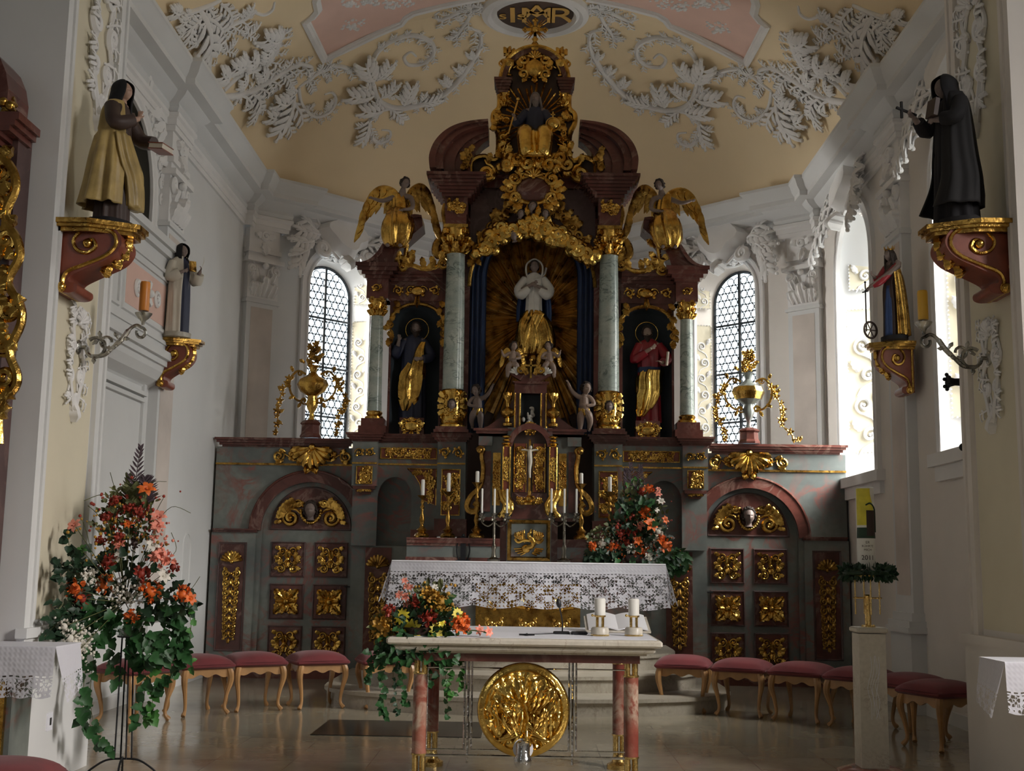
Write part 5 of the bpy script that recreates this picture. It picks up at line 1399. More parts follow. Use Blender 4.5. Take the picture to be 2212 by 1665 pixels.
def hand(mb, M, s, curl=.35, spread=.14, side=1):
    """palm and five fingers; local y to the finger tips, z out of the back of the hand"""
    K = M @ SC(s)
    mb.ell(K @ Vector((0, .22, 0)), (.20*s, .27*s, .09*s), M.to_3x3().normalized().to_4x4(), 10, 8)
    for k, (x, L) in enumerate(((-.14, .36), (-.05, .43), (.05, .40), (.135, .31))):
        a = (x*spread*6); P = [(x, .38, 0)]; th = 0; y, z = .38, 0
        for j in range(3):
            th += curl*(1.0 if j else .7); y += L*.38*cos(th); z -= L*.38*sin(th); P.append((x+a*(j+1)*.22, y, z))
        mb.tube(P, [q*s for q in (.055, .052, .046, .034)], 6, 1, K)
    mb.tube([(side*.12, .10, -.02), (side*.25, .22, -.05), (side*.28, .36, -.10), (side*.24, .46, -.14)], [q*s for q in (.07, .06, .05, .035)], 6, 1, K)
def hframe(wrist, tip, back=(0, 0, 1)):
    """hand frame pointing from the wrist towards tip"""
    y = (Vector(tip)-Vector(wrist)).normalized(); z = Vector(back); z = (z-y*z.dot(y)).normalized(); x = y.cross(z)
    return Matrix(((x.x, y.x, z.x, wrist[0]), (x.y, y.y, z.y, wrist[1]), (x.z, y.z, z.z, wrist[2]), (0, 0, 0, 1)))
def limb(mb, M, P, R, n=10): Q_ = cr(P, 4); K = len(Q_); L = len(P)-1; mb.tube(Q_, [lerp(R[min(int(i*L/(K-1)), L-1)], R[min(int(i*L/(K-1)), L-1)+1], i*L/(K-1)-min(int(i*L/(K-1)), L-1)) if i < K-1 else R[-1] for i in range(K)], n, 1, M)
def head_at(c, s, yaw=0, pitch=0, roll=0): return T(c) @ RY(yaw) @ RX(pitch) @ RZ(roll) @ SC(s)
def halo(M, c, r, parent, t=.006):
    m = MB(); m.tube([M @ (Vector(c)+Vector((r*cos(a*PI/20), r*sin(a*PI/20), -.04))) for a in range(40)], t, 6, closed=True); return m.build('halo', 'gold_bright', parent)
def base_body(M, H, head, arms, chest=((0, .80, 0), (0, .60, 0)), feet=((-.05, .02, .03), (.05, .02, .03)), fuse=.0045, hs=.13, neck=.3):
    """the carved flesh: head on its neck, trunk, two arms with hands, feet; one fused surface"""
    b = MB(M)
    hm = head_mb(1, neck); b.merge(hm, head)
    hp = head @ Vector((0, -.45, -.08))
    c0, c1 = Vector(chest[0]), Vector(chest[1])
    limb(b, Matrix.Identity(4), [hp, c0+Vector((0, 0, 0)), (c0+c1)/2, c1, (c1.x, .30, c1.z), (c1.x, .06, c1.z)], [.030, .052, .062, .058, .055, .03], 12)
    for P, cur, tipd, back, side in arms:
        limb(b, Matrix.Identity(4), [c0+Vector((0, 0, 0))]+[Vector(p) for p in P], [.045, .036, .028, .017], 8)
        w = Vector(P[-1]); hand(b, hframe(w, w+Vector(tipd), back), .085, cur, side=side)
    for f in feet: b.ell(f, (.022, .018, .050), nu=10, nv=6)
    return b
def stand_saint(name, label, M, H, spec):
    """generic robed saint; spec holds the parts"""
    root = thing(name, label, 'statue', M @ Vector((0, 0, 0))); K = M @ SC(H)
    b = base_body(K, H, spec['head'], spec['arms'], spec.get('chest', ((0, .80, 0), (0, .60, 0))), spec.get('feet', ((-.05, .02, .03), (.05, .02, .03))))
    b.build('body', spec.get('skin', 'skin'), root, fuse=.0042*max(1, H), sm=1)
    eyes(K @ spec['head'], 1, root)
    for nm, mat, fn in spec['parts']:
        m = MB(K); fn(m); m.build(nm, mat, root, angle=180 if 'cloak' in nm or 'robe' in nm or 'veil' in nm or 'habit' in nm or 'skirt' in nm else 50)
    return root
def veil_fn(head, drop=.22, w=.11, hs=.135, depth=.09, back=-.03, open_=.62):
    def f(m):
        c = head @ Vector((0, 0, 0))
        rows = [(c.y-hs*.5-drop, c.x, c.z+back-.01, w*1.15, depth*1.1, .06, 7, 1), (c.y-hs*.62, c.x, c.z+back, w*.85, depth*.95, .04, 7, 1), (c.y-hs*.1, c.x, c.z-.012, hs*.52, hs*.60, .02, 5, 0), (c.y+hs*.34, c.x, c.z-.008, hs*.46, hs*.55, .02, 5, 0), (c.y+hs*.60, c.x, c.z-.012, hs*.20, hs*.25, 0, 5, 0), (c.y+hs*.66, c.x, c.z-.015, .004, .004, 0, 5, 0)]
        yaw = math.atan2((head.to_3x3() @ Vector((0, 0, 1))).x, (head.to_3x3() @ Vector((0, 0, 1))).z)
        robe(m, Matrix.Identity(4), rows, 40, 5, yaw+open_, yaw+2*PI-open_, .008)
    return f
I4 = Matrix.Identity(4)
def gown(rows, n=60, **k): return lambda m: robe(m, I4, rows, n, 5, **k)
def sleeves(L):
    def f(m):
        for P, R in L: limb(m, I4, P, R, 12)
    return f
# ---- large saint on the left arch pier, ochre cloak
Ml = facade((-2.76, 7.60, 3.55), (.97, -.24, 0)); h = head_at((.02, .925, .02), .135, -.15, -.12, 0)
ar = [([(-.10, .78, .02), (-.12, .66, .08), (.0, .72, .16)], .12, (.02, .09, .0), (-1, 0, .2), 1), ([(.10, .78, .02), (.15, .63, .08), (.14, .585, .22)], .5, (-.02, .0, .09), (0, 1, 0), -1)]
stand_saint('saint_statue', 'large carved saint in a dull gold cloak and black veil praying over a book', Ml, 1.0, dict(head=h, arms=ar, parts=[
    ('habit', 'habit_brown', gown([(.0, 0, 0, .125, .11, .10, 9, 0), (.2, 0, 0, .115, .10, .10, 9, 0), (.5, 0, .01, .10, .085, .08, 8, 0), (.68, 0, .01, .095, .07, .05, 8, 0), (.80, 0, 0, .105, .065, .03, 6, 0), (.85, 0, 0, .04, .04, 0, 6, 0)])),
    ('sleeves', 'habit_brown', sleeves([([(-.09, .79, .01), (-.13, .66, .07), (-.03, .70, .135)], [.05, .05, .042]), ([(.09, .79, .01), (.16, .64, .07), (.145, .60, .19)], [.05, .052, .045])])),
    ('cloak', 'cloak_ochre', lambda m: (robe(m, I4, [(.12, -.03, -.03, .19, .17, .13, 8, .6), (.28, -.02, -.02, .175, .15, .14, 8, .8), (.45, -.02, -.01, .155, .13, .12, 8, 1), (.62, -.01, -.01, .13, .105, .09, 7, 1), (.76, 0, -.01, .125, .085, .05, 7, 1), (.845, 0, -.005, .075, .06, .02, 6, 1)], 60, 6, .95, 2*PI-.25, .012),
        robe(m, I4, [(.13, .08, .10, .10, .05, .2, 6, 0), (.30, .06, .10, .10, .05, .2, 6, 1), (.44, .0, .09, .10, .05, .2, 6, 2), (.60, -.06, .07, .07, .05, .15, 6, 2)], 40, 5))),
    ('veil', 'habit_black', veil_fn(h, .14, .095, .135, .085)),
    ('book', 'ivory_cloth', lambda m: (m.cbox((.135, .555, .25), (.13, .035, .10), RX(.12)))),
    ('book_cover', 'console_red', lambda m: (m.cbox((.135, .536, .25), (.14, .006, .11), RX(.12)), m.cbox((.135, .575, .25), (.14, .006, .11), RX(.12)))),
    ('rock_base', 'habit_black', lambda m: m.prism([(.17*cos(a)*(1+.06*cos(5*a)), .14*sin(a)) for a in [PI*k/9 for k in range(18)]], -.02, .02, RX(-PI/2)))]))
# ---- large nun on the right arch pier
Mr = facade((2.76, 7.62, 3.62), (-.96, -.28, 0)); h = head_at((-.02, .905, .05), .135, .1, .25, 0)
ar = [([(-.10, .78, .02), (-.14, .66, .10), (-.10, .72, .22)], .5, (-.02, .06, .05), (-1, 0, 0), 1), ([(.10, .78, .02), (.13, .66, .10), (.04, .66, .17)], .5, (-.06, .02, .02), (0, 0, 1), -1)]
stand_saint('saint_statue', 'large carved nun all in black holding out a small crucifix', Mr, 1.03, dict(head=h, arms=ar, skin='skin_grey', parts=[
    ('habit', 'habit_black', gown([(.0, 0, 0, .15, .13, .09, 9, 0), (.2, 0, 0, .135, .12, .09, 9, 0), (.5, 0, .01, .12, .10, .07, 8, 0), (.68, 0, .02, .105, .085, .05, 8, 0), (.80, 0, .01, .11, .07, .03, 6, 0), (.85, 0, .01, .04, .04, 0, 6, 0)])),
    ('sleeves', 'habit_black', sleeves([([(-.09, .79, .01), (-.15, .66, .09), (-.11, .70, .18)], [.05, .05, .04]), ([(.09, .79, .01), (.15, .66, .09), (.08, .66, .14)], [.05, .05, .042])])),
    ('cloak', 'wood_black', lambda m: robe(m, I4, [(.10, -.02, .03, .215, .18, .08, 7, .6), (.28, 0, .0, .175, .15, .09, 7, .8), (.45, 0, 0, .155, .13, .08, 7, 1), (.62, 0, 0, .14, .115, .06, 7, 1), (.78, 0, 0, .125, .09, .03, 7, 1), (.86, 0, .01, .085, .07, .02, 6, 1)], 60, 6, .2, 2*PI-.9, .012)),
    ('veil', 'habit_black', veil_fn(h, .16, .115, .15, .095)),
    ('crucifix', 'wood_black', lambda m: (m.cbox((-.12, .765, .26), (.014, .014, .15), RX(-.25)), m.cbox((-.12, .772, .295), (.014, .11, .014)) )),
    ('book', 'habit_brown', lambda m: m.cbox((.03, .74, .17), (.09, .12, .03), RX(-.2))),
    ('rock_base', 'wood_black', lambda m: m.prism([(.17*cos(a)*(1+.06*cos(5*a)), .14*sin(a)) for a in [PI*k/9 for k in range(18)]], -.02, .02, RX(-PI/2)))]))
# ---- small saint on the left wall: white habit, dark hood
Ms = facade((-3.62, 12.05, 3.66), (.62, -.78, 0)); h = head_at((.0, .915, .02), .14, .25, 0, 0)
ar = [([(-.10, .78, .01), (-.13, .64, .06), (-.02, .68, .13)], .5, (.07, .04, .02), (0, 0, 1), 1), ([(.10, .78, .01), (.14, .64, .07), (.15, .70, .17)], .6, (.0, .06, .05), (1, 0, 0), -1)]
stand_saint('saint_statue', 'small carved saint in a white habit and black hood holding a book and quill', Ms, .96, dict(head=h, arms=ar, skin='skin_grey', parts=[
    ('habit', 'habit_navy', gown([(.0, .02, .01, .10, .085, .06, 8, 0), (.4, .02, .01, .095, .08, .06, 8, 0), (.68, .01, .01, .09, .07, .04, 8, 0), (.80, 0, 0, .095, .06, .02, 6, 0), (.85, 0, 0, .04, .04, 0, 6, 0)])),
    ('cloak', 'ivory_cloth', lambda m: robe(m, I4, [(.01, -.01, 0, .125, .11, .08, 9, .6), (.25, -.01, 0, .12, .105, .08, 9, .8), (.5, -.01, 0, .115, .10, .06, 8, 1), (.68, 0, 0, .12, .095, .04, 7, 1), (.80, 0, 0, .115, .075, .03, 7, 1), (.86, 0, 0, .06, .055, .02, 6, 1)], 60, 5, .75, 2*PI-.05, .01)),
    ('sleeves', 'ivory_cloth', sleeves([([(-.09, .79, .01), (-.14, .62, .05), (-.05, .66, .11)], [.05, .06, .06]), ([(.09, .79, .01), (.15, .60, .06), (.15, .67, .13)], [.05, .062, .055])])),
    ('veil', 'habit_black', veil_fn(h, .02, .07, .15, .07, -.01, .7)),
    ('book', 'gold_old', lambda m: m.cbox((.07, .74, .15), (.07, .11, .03), RY(.3) @ RZ(.1))),
    ('quill', 'ivory_cloth', lambda m: m.tube([(.155, .73, .19), (.17, .80, .20), (.17, .86, .19)], [.002, .008, .002], 5, .3)),
    ('rock_base', 'step_stone', lambda m: m.prism([(.15*cos(a), .12*sin(a)) for a in [PI*k/9 for k in range(18)]], -.02, .03, RX(-PI/2)))]))
# ---- small crowned saint on the right wall
Mt = facade((3.62, 11.85, 3.68), (-.88, -.47, 0)); h = head_at((-.0, .875, .03), .13, -.1, .1, 0)
ar = [([(-.09, .75, .01), (-.14, .64, .08), (-.10, .66, .16)], .5, (-.03, .05, .03), (-1, 0, 0), 1), ([(.09, .75, .01), (-.05, .60, .14), (-.13, .545, .20)], .6, (-.05, -.05, .03), (0, 0, 1), -1)]
stand_saint('saint_statue', 'small carved crowned saint in red and gold with sword and broken wheel', Mt, .97, dict(head=h, arms=ar, skin='skin_grey', parts=[
    ('robe', 'habit_brown', gown([(.0, 0, 0, .11, .09, .09, 8, 0), (.25, 0, 0, .105, .085, .09, 8, 0), (.5, -.01, .01, .095, .075, .06, 8, 0), (.62, -.01, .01, .075, .06, .04, 6, 0), (.76, 0, 0, .085, .055, .02, 6, 0), (.81, 0, 0, .04, .04, 0, 6, 0)])),
    ('underskirt', 'robe_blue', lambda m: robe(m, I4, [(.01, 0, .03, .06, .08, .1, 6, 0), (.3, 0, .03, .055, .075, .1, 6, 0), (.55, 0, .02, .05, .065, .05, 6, 0)], 40, 4)),
    ('cloak', 'gold_old', lambda m: robe(m, I4, [(.02, .02, -.02, .14, .11, .12, 8, .6), (.25, .02, -.02, .13, .105, .12, 8, .8), (.5, .02, -.01, .115, .09, .09, 8, 1), (.68, .01, 0, .10, .075, .05, 7, 1), (.80, 0, 0, .06, .055, .02, 6, 1)], 60, 5, .7, 2*PI-1.5, .01)),
    ('sleeves', 'robe_red', sleeves([([(-.08, .76, .01), (-.14, .63, .07), (-.11, .65, .13)], [.035, .035, .028]), ([(.08, .76, .01), (-.03, .60, .12), (-.10, .56, .17)], [.035, .035, .028])])),
    ('hair', 'hair_dark', lambda m: m.merge(hair_mb(1, 'long', 2), h)),
    ('crown', 'gold', lambda m: (m.merge((lambda q: (q.lathe([(.30, 0), (.34, .02), (.33, .10), (.36, .12)], 20), [q.tube([(.34*cos(a), .34*sin(a), .10), (.42*cos(a), .42*sin(a), .36)], [.07, .02], 5) for a in [2*PI*k/7 for k in range(7)]], q)[2])(MB()), h @ T((0, .36, -.02)) @ RX(-PI/2)))),
    ('sword', 'wood_black', lambda m: (m.cbox((-.16, .30, .225), (.014, .44, .006)), m.cbox((-.16, .50, .225), (.085, .010, .012)), m.cbox((-.16, .56, .225), (.010, .07, .010)), m.ell((-.16, .60, .225), .012))),
    ('wheel', 'habit_brown', lambda m: (m.tube([(-.16+.0*a, .10+.085*sin(a*PI/10), .17+.085*cos(a*PI/10)) for a in range(20)], .012, 6, closed=True), [m.tube([(-.16, .10, .17), (-.16, .10+.08*sin(a*PI/3), .17+.08*cos(a*PI/3))], .006, 5) for a in range(6)])),
    ('rock_base', 'wood_black', lambda m: m.prism([(.15*cos(a), .12*sin(a)) for a in [PI*k/9 for k in range(18)]], -.02, .02, RX(-PI/2)))]))
# ---- Madonna in the niche
x, z0 = A(1152, 768, 14.82); zt = A(1152, 560, 14.82)[1]; H = zt-z0
Mm = facade((x, 14.82, z0)); h = head_at((0, .915, .03), .125, .12, .06, .05)
ar = [([(-.09, .78, .02), (-.15, .66, .05), (-.02, .71, .12)], .15, (.08, .05, .0), (0, .2, 1), 1), ([(.09, .78, .02), (.15, .66, .05), (.03, .69, .13)], .15, (-.08, .05, .01), (0, .2, 1), -1)]
stand_saint('madonna_statue', 'carved Madonna in white blouse and gold skirt before the gilded rays', Mm, H, dict(head=h, arms=ar, skin='skin_grey', parts=[
    ('skirt', 'gold', lambda m: (robe(m, I4, [(.0, 0, 0, .15, .12, .18, 8, 0), (.12, .02, .01, .19, .13, .22, 8, .3), (.28, .01, .01, .175, .12, .2, 8, .6), (.40, 0, .0, .135, .10, .13, 7, 1), (.46, 0, 0, .09, .07, .05, 7, 1)], 60, 5), robe(m, I4, [(.06, -.09, .05, .05, .05, .2, 5, 0), (.25, -.04, .08, .07, .05, .2, 5, 1), (.42, .04, .07, .08, .05, .2, 5, 2)], 36, 5))),
    ('blouse', 'silver_white', lambda m: (robe(m, I4, [(.42, 0, .01, .085, .065, .10, 9, 0), (.55, 0, .01, .08, .06, .07, 9, 0), (.68, 0, .02, .085, .07, .06, 8, 0), (.80, 0, .01, .095, .06, .04, 6, 0), (.85, 0, .01, .04, .04, 0, 6, 0)], 60, 5), limb(m, I4, [(-.085, .79, .01), (-.15, .68, .03), (-.125, .62, .06), (-.05, .68, .10)], [.045, .055, .058, .028], 12), limb(m, I4, [(.085, .79, .01), (.15, .68, .03), (.125, .62, .06), (.05, .66, .11)], [.045, .055, .058, .028], 12))),
    ('cloak', 'robe_blue', lambda m: robe(m, I4, [(.36, 0, -.04, .17, .09, .12, 7, .6), (.5, 0, -.04, .17, .09, .12, 7, .8), (.65, 0, -.03, .15, .08, .09, 7, 1), (.78, 0, -.02, .12, .07, .04, 7, 1), (.86, 0, -.01, .06, .05, .02, 6, 1)], 50, 5, 1.15, 2*PI-1.15, .01)),
    ('hair', 'hair_dark', lambda m: m.merge(hair_mb(1, 'short', 2), h)),
    ('headscarf', 'silver_white', lambda m: (m.tube(cr([(-.065, .80, .03), (-.085, .87, .03), (-.072, .95, .02), (0, 1.0, .0), (.072, .95, .02), (.085, .87, .03), (.06, .79, .05), (.0, .77, .09)], 5), .010, 6), m.tube(cr([(.05, .78, .08), (.10, .84, -.0), (.12, .92, -.04)], 5), .012, 6))),
    ('cloud_base', 'gold_old', lambda m: [m.ell((.13*cos(a), -.02+.02*sin(3*a), .05*sin(a)), .055, nu=10, nv=7) for a in [2*PI*k/8 for k in range(8)]])]))
# ---- apostles in the side niches
x, z0 = A(890, 908, 14.88); zt = A(890, 692, 14.88)[1]; H = zt-z0
Ma = facade((x, 14.92, z0)); h = head_at((0.02, .92, .03), .125, -.2, .1, 0)
ar = [([(-.10, .78, .02), (-.17, .66, .05), (-.14, .78, .12)], .3, (.0, .09, .0), (0, 0, 1), 1), ([(.10, .78, .02), (.15, .64, .05), (.07, .60, .13)], .5, (-.07, .0, .03), (0, 0, 1), -1)]
ap = stand_saint('apostle_statue', 'carved apostle in dark robe with a gold drape in the left niche', Ma, H, dict(head=h, arms=ar, skin='skin_grey', parts=[
    ('robe', 'habit_navy', gown([(.0, 0, 0, .13, .09, .09, 8, 0), (.25, 0, 0, .125, .09, .09, 8, 0), (.5, 0, .01, .12, .085, .06, 8, 0), (.68, 0, .01, .12, .08, .04, 8, 0), (.80, 0, 0, .12, .065, .02, 6, 0), (.86, 0, 0, .04, .04, 0, 6, 0)])),
    ('sleeves', 'habit_navy', sleeves([([(-.09, .79, .01), (-.18, .65, .04), (-.15, .73, .10)], [.05, .05, .04]), ([(.09, .79, .01), (.17, .64, .05), (.10, .60, .11)], [.05, .05, .04])])),
    ('drape', 'gold', lambda m: (robe(m, I4, [(.09, -.06, .06, .03, .04, .2, 5, 0), (.22, -.03, .06, .10, .06, .2, 6, .5), (.40, -.01, .06, .12, .07, .2, 6, 1), (.55, .03, .06, .085, .06, .18, 6, 1.5), (.70, .06, .05, .06, .05, .15, 6, 2), (.78, .09, .03, .04, .04, .1, 6, 2)], 48, 6))),
    ('hair', 'hair_dark', lambda m: m.merge(hair_mb(1, 'curly', 2), h)), ('beard', 'hair_dark', lambda m: m.merge(beard_mb(1, .3), h))]))
halo(Ma @ SC(H), (.02, .92, .0), .115, ap)
x, z0 = A(1403, 912, 14.88); zt = A(1403, 702, 14.88)[1]; H = zt-z0
Ma = facade((x, 14.92, z0)); h = head_at((-.02, .92, .03), .125, -.1, .08, .06)
ar = [([(-.10, .78, .02), (-.14, .66, .07), (.01, .74, .14)], .3, (.06, .05, .0), (0, 0, 1), 1), ([(.10, .78, .02), (.17, .64, .06), (.11, .59, .16)], .3, (-.07, .03, .03), (0, 1, 0), -1)]
ap = stand_saint('apostle_statue', 'carved bearded apostle in red tunic and shining gold skirt in the right niche', Ma, H, dict(head=h, arms=ar, skin='skin_pale', parts=[
    ('tunic', 'robe_red', lambda m: (robe(m, I4, [(.0, 0, 0, .12, .09, .09, 8, 0), (.3, 0, 0, .11, .085, .09, 8, 0), (.55, 0, .01, .11, .08, .08, 8, 0), (.68, 0, .01, .12, .08, .06, 8, 0), (.80, 0, 0, .12, .065, .03, 6, 0), (.86, 0, 0, .04, .04, 0, 6, 0)], 60, 5), limb(m, I4, [(-.09, .79, .01), (-.15, .64, .06), (-.04, .70, .12)], [.055, .055, .035]), limb(m, I4, [(.09, .79, .01), (.18, .65, .05), (.13, .60, .14)], [.055, .06, .045]))),
    ('skirt', 'gold_bright', lambda m: robe(m, I4, [(.05, -.09, .05, .035, .05, .2, 5, 0), (.14, -.05, .04, .09, .08, .18, 6, .3), (.30, -.01, .03, .13, .10, .16, 7, .6), (.45, .0, .02, .13, .10, .12, 7, 1), (.53, .02, .02, .12, .09, .08, 7, 1.3)], 56, 6)),
    ('sash', 'robe_blue', lambda m: robe(m, I4, [(.51, 0, .01, .125, .095, .06, 6, 0), (.56, 0, .01, .12, .09, .06, 6, 0)], 40, 3)),
    ('hair', 'hair_dark', lambda m: m.merge(hair_mb(1, 'curly', 5), h)), ('beard', 'hair_dark', lambda m: m.merge(beard_mb(1, .35), h)),
    ('scroll', 'ivory_cloth', lambda m: m.tube([(.16, .56, .17), (.175, .70, .17)], .014, 8))]))
halo(Ma @ SC(H), (-.02, .93, .0), .115, ap)
for nm, px, py in (('left', 889, 920), ('right', 1400, 930)):
    x, z = A(px, py, 14.70); r = thing('statue_plinth', 'small gilded plinth with an oval cartouche under the %s apostle' % nm, 'plinth', (x, 14.75, 2.965))
    m = MB(FA(14.72)); m.box(x-.15, x+.15, 2.966, z0-.0, -.2, 0); m.build('block', 'red_marble', r, False)
    m = MB(); cartouche(m, FA(14.70), (x, z), .30, .20); m.build('cartouche', 'gold_bright', r)
# ---- God the Father on the clouds of the attic
x, z0 = A(1155, 345, 14.42); zt = A(1155, 200, 14.42)[1]; H = (zt-z0)/.80
Mg = facade((x, 14.42, z0)) @ SC(H); gf = thing('enthroned_statue', 'carved bearded God the Father with globe and sceptre atop the altarpiece', 'statue', (x, 14.42, z0))
h = head_at((0, .72, .02), .135, -.05, .15, .05); b = MB(Mg); b.merge(head_mb(1, .3), h)
limb(b, I4, [h @ Vector((0, -.45, -.08)), (0, .58, 0), (0, .42, 0), (0, .25, 0)], [.03, .055, .07, .06], 12)
for P, tp, sd in (([(0, .57, 0), (-.12, .55, .02), (-.20, .42, .06), (-.24, .45, .12)], (-.02, .08, .02), 1), ([(0, .57, 0), (.12, .55, .02), (.18, .40, .06), (.16, .37, .14)], (.0, .05, .06), -1)):
    limb(b, I4, P, [.045, .04, .03, .018], 8); hand(b, hframe(P[-1], Vector(P[-1])+Vector(tp), (0, 0, 1)), .08, .5, side=sd)
b.build('body', 'skin_grey', gf, fuse=.005, sm=1)
m = MB(Mg); robe(m, I4, [(.20, 0, 0, .13, .10, .06, 7, 0), (.40, 0, 0, .12, .09, .06, 7, 0), (.55, 0, 0, .13, .07, .04, 6, 0), (.62, 0, 0, .05, .05, 0, 6, 0)], 48, 5)
for P in ([(-.10, .56, .01), (-.20, .42, .05), (-.23, .44, .09)], [(.10, .56, .01), (.19, .40, .05), (.17, .38, .10)]): limb(m, I4, P, [.055, .055, .045])
m.build('robe', 'habit_navy', gf, angle=180)
m = MB(Mg)
for q in (-1, 1): limb(m, I4, [(q*.06, .24, .02), (q*.11, .27, .16), (q*.10, .05, .20), (q*.08, .0, .20)], [.085, .095, .085, .07], 14)
robe(m, I4, [(.0, 0, .12, .17, .12, .2, 8, 0), (.12, 0, .12, .17, .12, .2, 8, .5), (.26, 0, .08, .17, .13, .15, 8, 1), (.33, 0, .02, .14, .10, .1, 8, 1)], 56, 5); m.build('lap_drape', 'gold_bright', gf, angle=180)
m = MB(Mg); m.merge(hair_mb(1, 'long', 2), h); m.merge(beard_mb(1, .55), h); m.build('hair_and_beard', 'hair_grey', gf)
m = MB(Mg); m.ell((.20, .36, .16), .075, nu=16, nv=12); m.tube([(.20+.078*cos(a*PI/10), .36+.078*sin(a*PI/10), .16) for a in range(20)], .010, 5, closed=True); m.cbox((.20, .47, .16), (.012, .08, .012)); m.cbox((.20, .475, .16), (.05, .012, .012)); m.build('globe', 'gold_bright', gf)
m = MB(Mg); m.tube([(-.30, .25, .14), (-.20, .66, .10)], .010, 6); m.ell((-.197, .68, .10), .022); m.build('sceptre', 'gold_bright', gf)
# ---- the two angels seated on the wing scrolls
def angel(label, px, pyh, pyf, sx):
    Y = 14.45; x, z0 = A(px, pyf, Y); zt = A(px, pyh, Y)[1]; H = (zt-z0)/.94
    r = thing('angel_statue', label, 'statue', (x, Y, z0)); K = facade((x, Y, z0)) @ SC(H)
    s = sx   # +1: leans to the viewer's right
    h = head_at((s*.02, .84, .04), .15, s*.5, .2, -s*.15); b = MB(K); b.merge(head_mb(1, .25), h)
    limb(b, I4, [h @ Vector((0, -.45, -.08)), (-s*.02, .68, 0), (-s*.04, .55, .0), (-s*.05, .42, .02)], [.032, .058, .062, .065], 12)
    for P, tp, sd in (([(-s*.02, .68, 0), (-s*.13, .66, .01), (-s*.26, .60, .06), (-s*.38, .62, .10)], (-s*.09, .02, .0), 1), ([(-s*.02, .68, 0), (s*.10, .65, .03), (s*.13, .50, .10), (s*.02, .46, .15)], (-s*.08, -.03, .02), -1)):
        limb(b, I4, P, [.045, .036, .028, .018], 8); hand(b, hframe(P[-1], Vector(P[-1])+Vector(tp), (0, 0, 1)), .08, .35, side=sd)
    for q in (-1, 1): limb(b, I4, [(q*.05-s*.05, .40, .02), (q*.07-s*.04, .34, .12), (q*.07-s*.06, .16, .12), (q*.08-s*.08, .02, .10), (q*.08-s*.09, -.01, .17)], [.065, .058, .045, .026, .022], 10)
    b.build('body', 'skin_grey', r, fuse=.005, sm=1); eyes(K @ h, 1, r)
    m = MB(K); robe(m, I4, [(.0, -s*.08, .06, .13, .12, .2, 7, 0), (.12, -s*.07, .09, .185, .16, .2, 7, .4), (.28, -s*.05, .10, .20, .17, .18, 7, .8), (.42, -s*.05, .05, .16, .14, .12, 6, 1), (.52, -s*.05, .01, .10, .08, .06, 6, 1)], 56, 5)
    robe(m, I4, [(.42, -s*.04, .02, .12, .085, .12, 6, 1), (.56, -s*.04, .01, .10, .08, .12, 6, 1), (.68, -s*.06, 0, .085, .065, .12, 6, 1), (.72, -s*.08, 0, .05, .05, .1, 6, 1)], 40, 4); m.build('robe', 'gold', r, angle=180)
    m = MB(K); m.merge(hair_mb(1, 'curly', 3), h); m.build('hair', 'hair_dark', r)
    for q in (-1, 1):
        m = MB(); wing(m, K @ T((q*.05-s*.02, .64, -.06)) @ RY(q*.25), .62, q, .15 if q == s else .5, .32 if q == s else .22); m.build('wing', 'gold' if q != s else 'gold_old', r)
    return r
angel('carved angel with open gilded wings on the left volute of the altarpiece', 868, 382, 535, 1)
angel('carved angel with open gilded wings on the right volute of the altarpiece', 1428, 386, 538, -1)
# ---- putti
def putto(label, px, pyt, pyb, Y, pose, sx=1, wings=True, skin='skin_pale'):
    x, z0 = A(px, pyb, Y); H = A(px, pyt, Y)[1]-z0; K = facade((x, Y, z0)) @ SC(H) @ SC(sx, 1, 1)
    r = thing('putto_statue', label, 'statue', (x, Y, z0)); hp, yaw, arms, legs, tor = pose
    h = head_at(hp, .26, yaw, .05, 0); b = MB(K); b.merge(head_mb(1, .12), h)
    limb(b, I4, [h @ Vector((0, -.45, -.05)), tor[0], tor[1], tor[2]], [.05, .095, .115, .105], 12); b.ell(Vector(tor[1])+Vector((0, -.02, .05)), (.10, .09, .075))
    for P, tp, sd in arms: limb(b, I4, [tor[0]]+P, [.07, .055, .045, .028], 8); hand(b, hframe(P[-1], Vector(P[-1])+Vector(tp), (0, 0, 1)), .10, .25, side=sd)
    for P in legs: limb(b, I4, [tor[2]]+P, [.09, .085, .065, .035, .025], 10)
    b.build('body', skin, r, fuse=.0045, sm=1); eyes(K @ h, 1, r)
    m = MB(K); m.merge(hair_mb(1, 'curly', 3), h); m.build('hair', 'hair_dark', r)
    m = MB(K); t2 = Vector(tor[2]); robe(m, I4, [(t2.y-.10, t2.x+.02, t2.z, .15, .12, .14, 6, 0), (t2.y-.02, t2.x, t2.z, .14, .12, .14, 6, .5), (t2.y+.07, t2.x-.01, t2.z, .12, .11, .08, 6, 1)], 40, 4); m.build('loincloth', 'gold', r, angle=180)
    if wings:
        for q in (-1, 1): m = MB(); wing(m, K @ T((q*.06, tor[0][1], -.08)) @ RY(q*.4), .42, q, .1, .3); m.build('wing', 'gold', r)
    return r
pA = ((.02, .86, .05), .4, [([(-.12, .66, .02), (-.24, .58, .06), (-.30, .70, .10)], (-.03, .09, 0), 1), ([(.12, .66, .02), (.20, .54, .08), (.08, .50, .16)], (-.08, 0, .03), -1)], [[(-.10, .30, .10), (-.13, .10, .06), (-.14, -.02, .12)], [(.10, .32, .12), (.16, .14, .08), (.20, .02, .14)]], ((0, .66, 0), (0, .50, .01), (0, .38, 0)))
